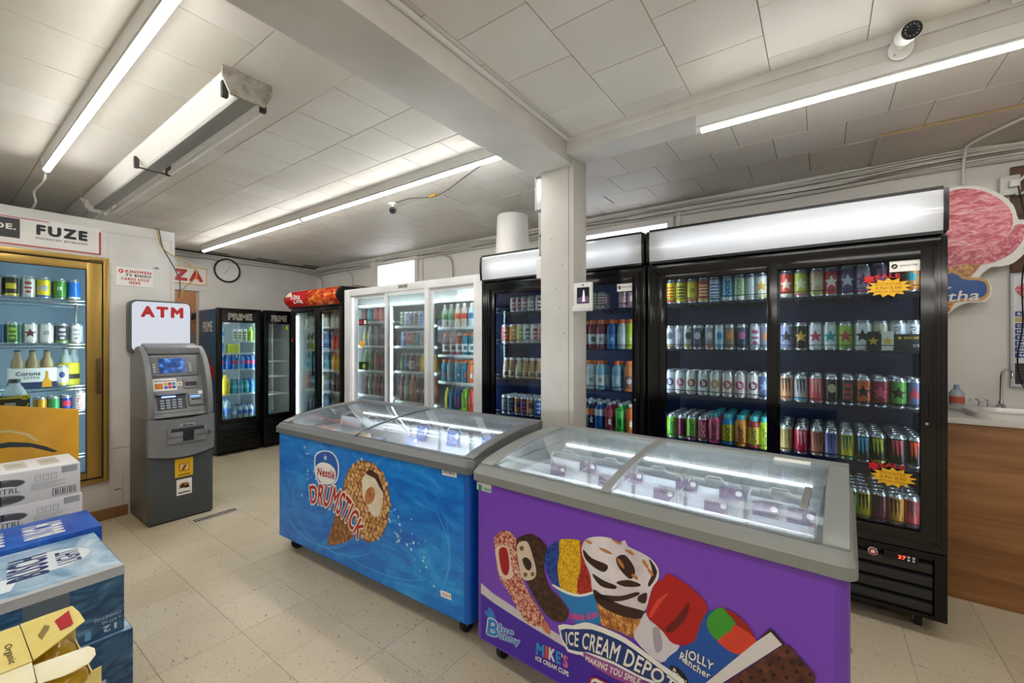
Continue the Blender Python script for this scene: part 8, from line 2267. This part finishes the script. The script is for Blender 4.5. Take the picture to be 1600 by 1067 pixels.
# ---------------------------------------------------------------- counter corner
WOOD = m_ramp('walnut_laminate', [(.25, '#6a4526'), (.42, '#875a32'), (.55, '#9a6a3e'), (.7, '#a97a4a')], 2.2, (.55, 1, 7), world=True, rough=.38, detail=8, dist=.6)
ctr = thing('counter', 'wood-grain counter with white top beside the black cooler', 'counter', (.56, 3.31, 0))
mk('front_panel', MB().box(0, 1.9, 0, .02, .0, .955), [WOOD], ctr, bevel=.002)
mk('end_panel', MB().box(0, .02, .02, .39, 0, .955), [WOOD], ctr, bevel=.002)
mk('counter_top', MB().box(-.02, 1.9, -.02, .40, .955, .985), [mat('#d2cfc8', .35)], ctr, bevel=.004)
snk = thing('sink', 'white drop-in sink set into the counter top', 'sink', (1.1, 3.49, .985))
o1 = smooth_ring(-.42, .42, -.16, .2, .08)
i1 = smooth_ring(-.36, .36, -.11, .12, .07)
n = len(o1)
mb = MB()
mb.v = [(a, b, 0.0) for a, b in o1] + [(a, b, .03) for a, b in o1] + [(a, b, .036) for a, b in i1] + [(a * .9, b * .9, .004) for a, b in i1]
mb.f = [[q * n + i, q * n + (i + 1) % n, (q + 1) * n + (i + 1) % n, (q + 1) * n + i] for q in range(3) for i in range(n)] + [list(range(3 * n, 4 * n))]
mb.m = [0] * len(mb.f)
mk('basin', mb, [mat('#dddbd6', .2)], snk, smooth=40)
fct = thing('faucet', 'tall chrome gooseneck faucet with side levers behind the sink', 'faucet', (.84, 3.635, 1.021))
mk('spout', MB().tube(bend([(0, 0, 0), (.002, 0, .12), (.004, -.01, .2), (.015, -.05, .222), (.022, -.085, .2), (.022, -.09, .17)]), .008, 10), [CHROME], fct, smooth=60)
mk('base', MB().lathe([(.022, 0), (.022, .012), (.012, .022), (.011, .04)], 18), [CHROME], fct, smooth=40)
for k, x in enumerate((-.085, -.05)):
    lv = mk('lever', MB().tube(bend([(x, 0, .0), (x, 0, .03), (x - .02, -.02, .042), (x - .045, -.03, .036)]), .006, 8), [CHROME], fct, smooth=60)
sb = thing('soap_bottle', 'clear squeeze bottle with red label by the cooler on the sink edge', 'bottle', (.655, 3.60, 1.021))
mk('bottle', MB().lathe([(.03, 0), (.034, .006), (.034, .07), (.025, .09), (.012, .1)], 18), [m_pet('soap', '#c8d0d8', .4)], sb, smooth=50)
mk('label_wrap', MB().lathe([(.0346, .015), (.0346, .055)], 18, cap=False), [mat('#b85a48', .4)], sb, smooth=50)
mk('cap', MB().lathe([(.013, .098), (.013, .118), (.008, .124)], 14), [mat('#8a90c0', .4)], sb, smooth=50)
# ice cream cut-out sign
sg = thing('ice_cream_sign', 'cut-out pink ice cream cone sign with blue oval name plate on the wall', 'sign', (0, 3.60, 0))
def outline_plate(nm, pts, y0, y1, m, parent):
    p = smooth_poly(pts, 3)
    return mk(nm, MB().prism(p, y0, y1, 'y'), [m], parent)
full = K['sign_outline']
left = [(.30, 2.18), (.30, 1.72), (.45, 1.55)]
outline_plate('board', [(.28, 2.1), (.36, 2.26), (.5, 2.31)] + full[1:] [:-1] + [(.50, 1.48), (.40, 1.62), (.33, 1.72)], 0, .012, mat('#eceae6', .45), sg)
SCOOP = m_print('strawberry_print', [(.36, '#b02a40'), (.46, '#d4586a'), (.54, '#e88e98'), (.68, '#f2bcc0')], 15, (1, 1, 2.6), 6, 1.6, rough=.35)
def ext(pts, dx):
    return pts
flat('scoop', [(.32, 2.1), (.40, 2.2)] + K['scoop'][0:11] + [(.45, 1.90), (.33, 1.93)], -.0008, SCOOP, sg, 2)
flat('frill', [(.30, 1.97)] + K['frill'][0:14] + [(.40, 1.80), (.28, 1.86)], -.0014, m_print('frill_print', [(.35, '#a82a44'), (.5, '#cc5a6c'), (.66, '#e8a0a8')], 34, (1, 1, 1), 4, 1.0, rough=.35), sg, 2)
flat('cone', [(.38, 1.82), (.5, 1.80)] + K['sign_cone'][1:6] + [(.56, 1.50)], -.0011, WAF, sg, 0)
flat('name_edge', [(.30, 1.66), (.36, 1.745), (.5, 1.76)] + K['oval_tan'][2:11] + [(.5, 1.60), (.36, 1.61)], -.0022, mat('#c89a5c', .4), sg, 2)
flat('name_plate', [(.315, 1.665), (.37, 1.735), (.5, 1.748)] + K['oval_blue'][2:11] + [(.5, 1.612), (.37, 1.622)], -.0028, mat('#12509c', .35), sg, 2)
kk = K['t_kaw']
tx('lettering', 'Kawartha', lambda u, v: (.345 + .40 * u + .012 * v, -.0034, 1.632 + .008 * u + .062 * v), PAPER, sg, .01)
tx('lettering', '1937', lambda u, v: (.52 + .115 * u, -.0034, 1.715 - .006 * u + .016 * v), PAPER, sg, .01)
# spacers to the wall
for x, z in ((.5, 2.0), (.75, 2.05)):
    mk('spacer', MB().cyl((x, .012, z), (x, .12, z), .008, 8), [STEEL], sg)
# flavour board, wood panel, outlet and cord at the picture edge
wp = struct(mk('trim_4', MB().box(.895, 2.2, YW - .02, YW - .001, 1.80, 2.41), [m_ramp('barn_board', [(.3, '#4a3626'), (.6, '#6a4e38')], 3, (1, 1, 9), world=True, rough=.6)], bevel=.002), 'brown wooden panel high on the wall by the flavour board')
mb_ = thing('flavour_board', 'white flavour board with blue name strips on the wall above the counter', 'menu board', (.896, 3.698, 0))
mk('board', MB().box(0, .8, 0, .012, 1.14, 1.79), [mat('#dfe3e8', .4)], mb_, bevel=.003)
mk('frame', MB().ring(-.004, .804, 1.136, 1.794, .012, -.004, .013), [mat('#c2c4c6', .4)], mb_, bevel=.002)
for k, s_ in enumerate(('SAL', '', 'CHOC', 'MO', 'CLA', 'DEA', 'BLU', 'MA')):
    z = 1.545 - k * .034
    mk('strip', MB().box(.014, .72, -.002, .001, z, z + .028), [mat('#1c4a9c' if k != 1 else '#c8b87a', .4)], mb_)
    if s_:
        tx('lettering', s_, flat_fn(.022, .022 + .017 * len(s_), z + .006, z + .022, -.0026), PAPER, mb_, .04)
mk('slot_panel', MB().box(.014, .72, -.002, .001, 1.155, 1.275), [mat('#26282c', .5)], mb_)
for k in range(6):
    mk('slot_rib', MB().box(.014, .72, -.004, -.001, 1.165 + k * .018, 1.169 + k * .018), [mat('#4a4c50', .5)], mb_)
flat('cone_print', [(.02, 1.68), (.05, 1.64), (.09, 1.69)], -.0026, WAF, mb_, 0)
flat('scoop_print', ell(.055, 1.70, .042, .03), -.0028, SCOOP, mb_, 0)
ol = thing('wall_outlet', 'white outlet box with plugged cord high on the wall', 'outlet', (.885, YW - .001, 2.30))
mk('box', MB().box(-.04, .04, -.05, 0, -.055, .055), [mat('#d8d6d0', .45)], ol, bevel=.004)
mk('plug', MB().box(-.01, .03, -.085, -.05, -.02, .02), [mat('#e2e0dc', .45)], ol, bevel=.006)
mk('loop', MB().tube(bend([(.02, -.08, .0), (.06, -.09, .04), (.09, -.07, .0), (.06, -.06, -.05), (.02, -.05, -.06)]), .007, 8), [mat('#d6d4ce', .45)], ol, smooth=50)
cable([(.905, 3.63, 2.28), (.93, 3.63, 2.1), (.945, 3.64, 1.95), (.925, 3.65, 1.75), (.93, 3.66, 1.5), (.91, 3.66, 1.3), (.93, 3.66, 1.15), (.97, 3.65, 1.12)], .0035, mat('#17171a', .5), 'black cord hanging from the wall outlet past the flavour board')
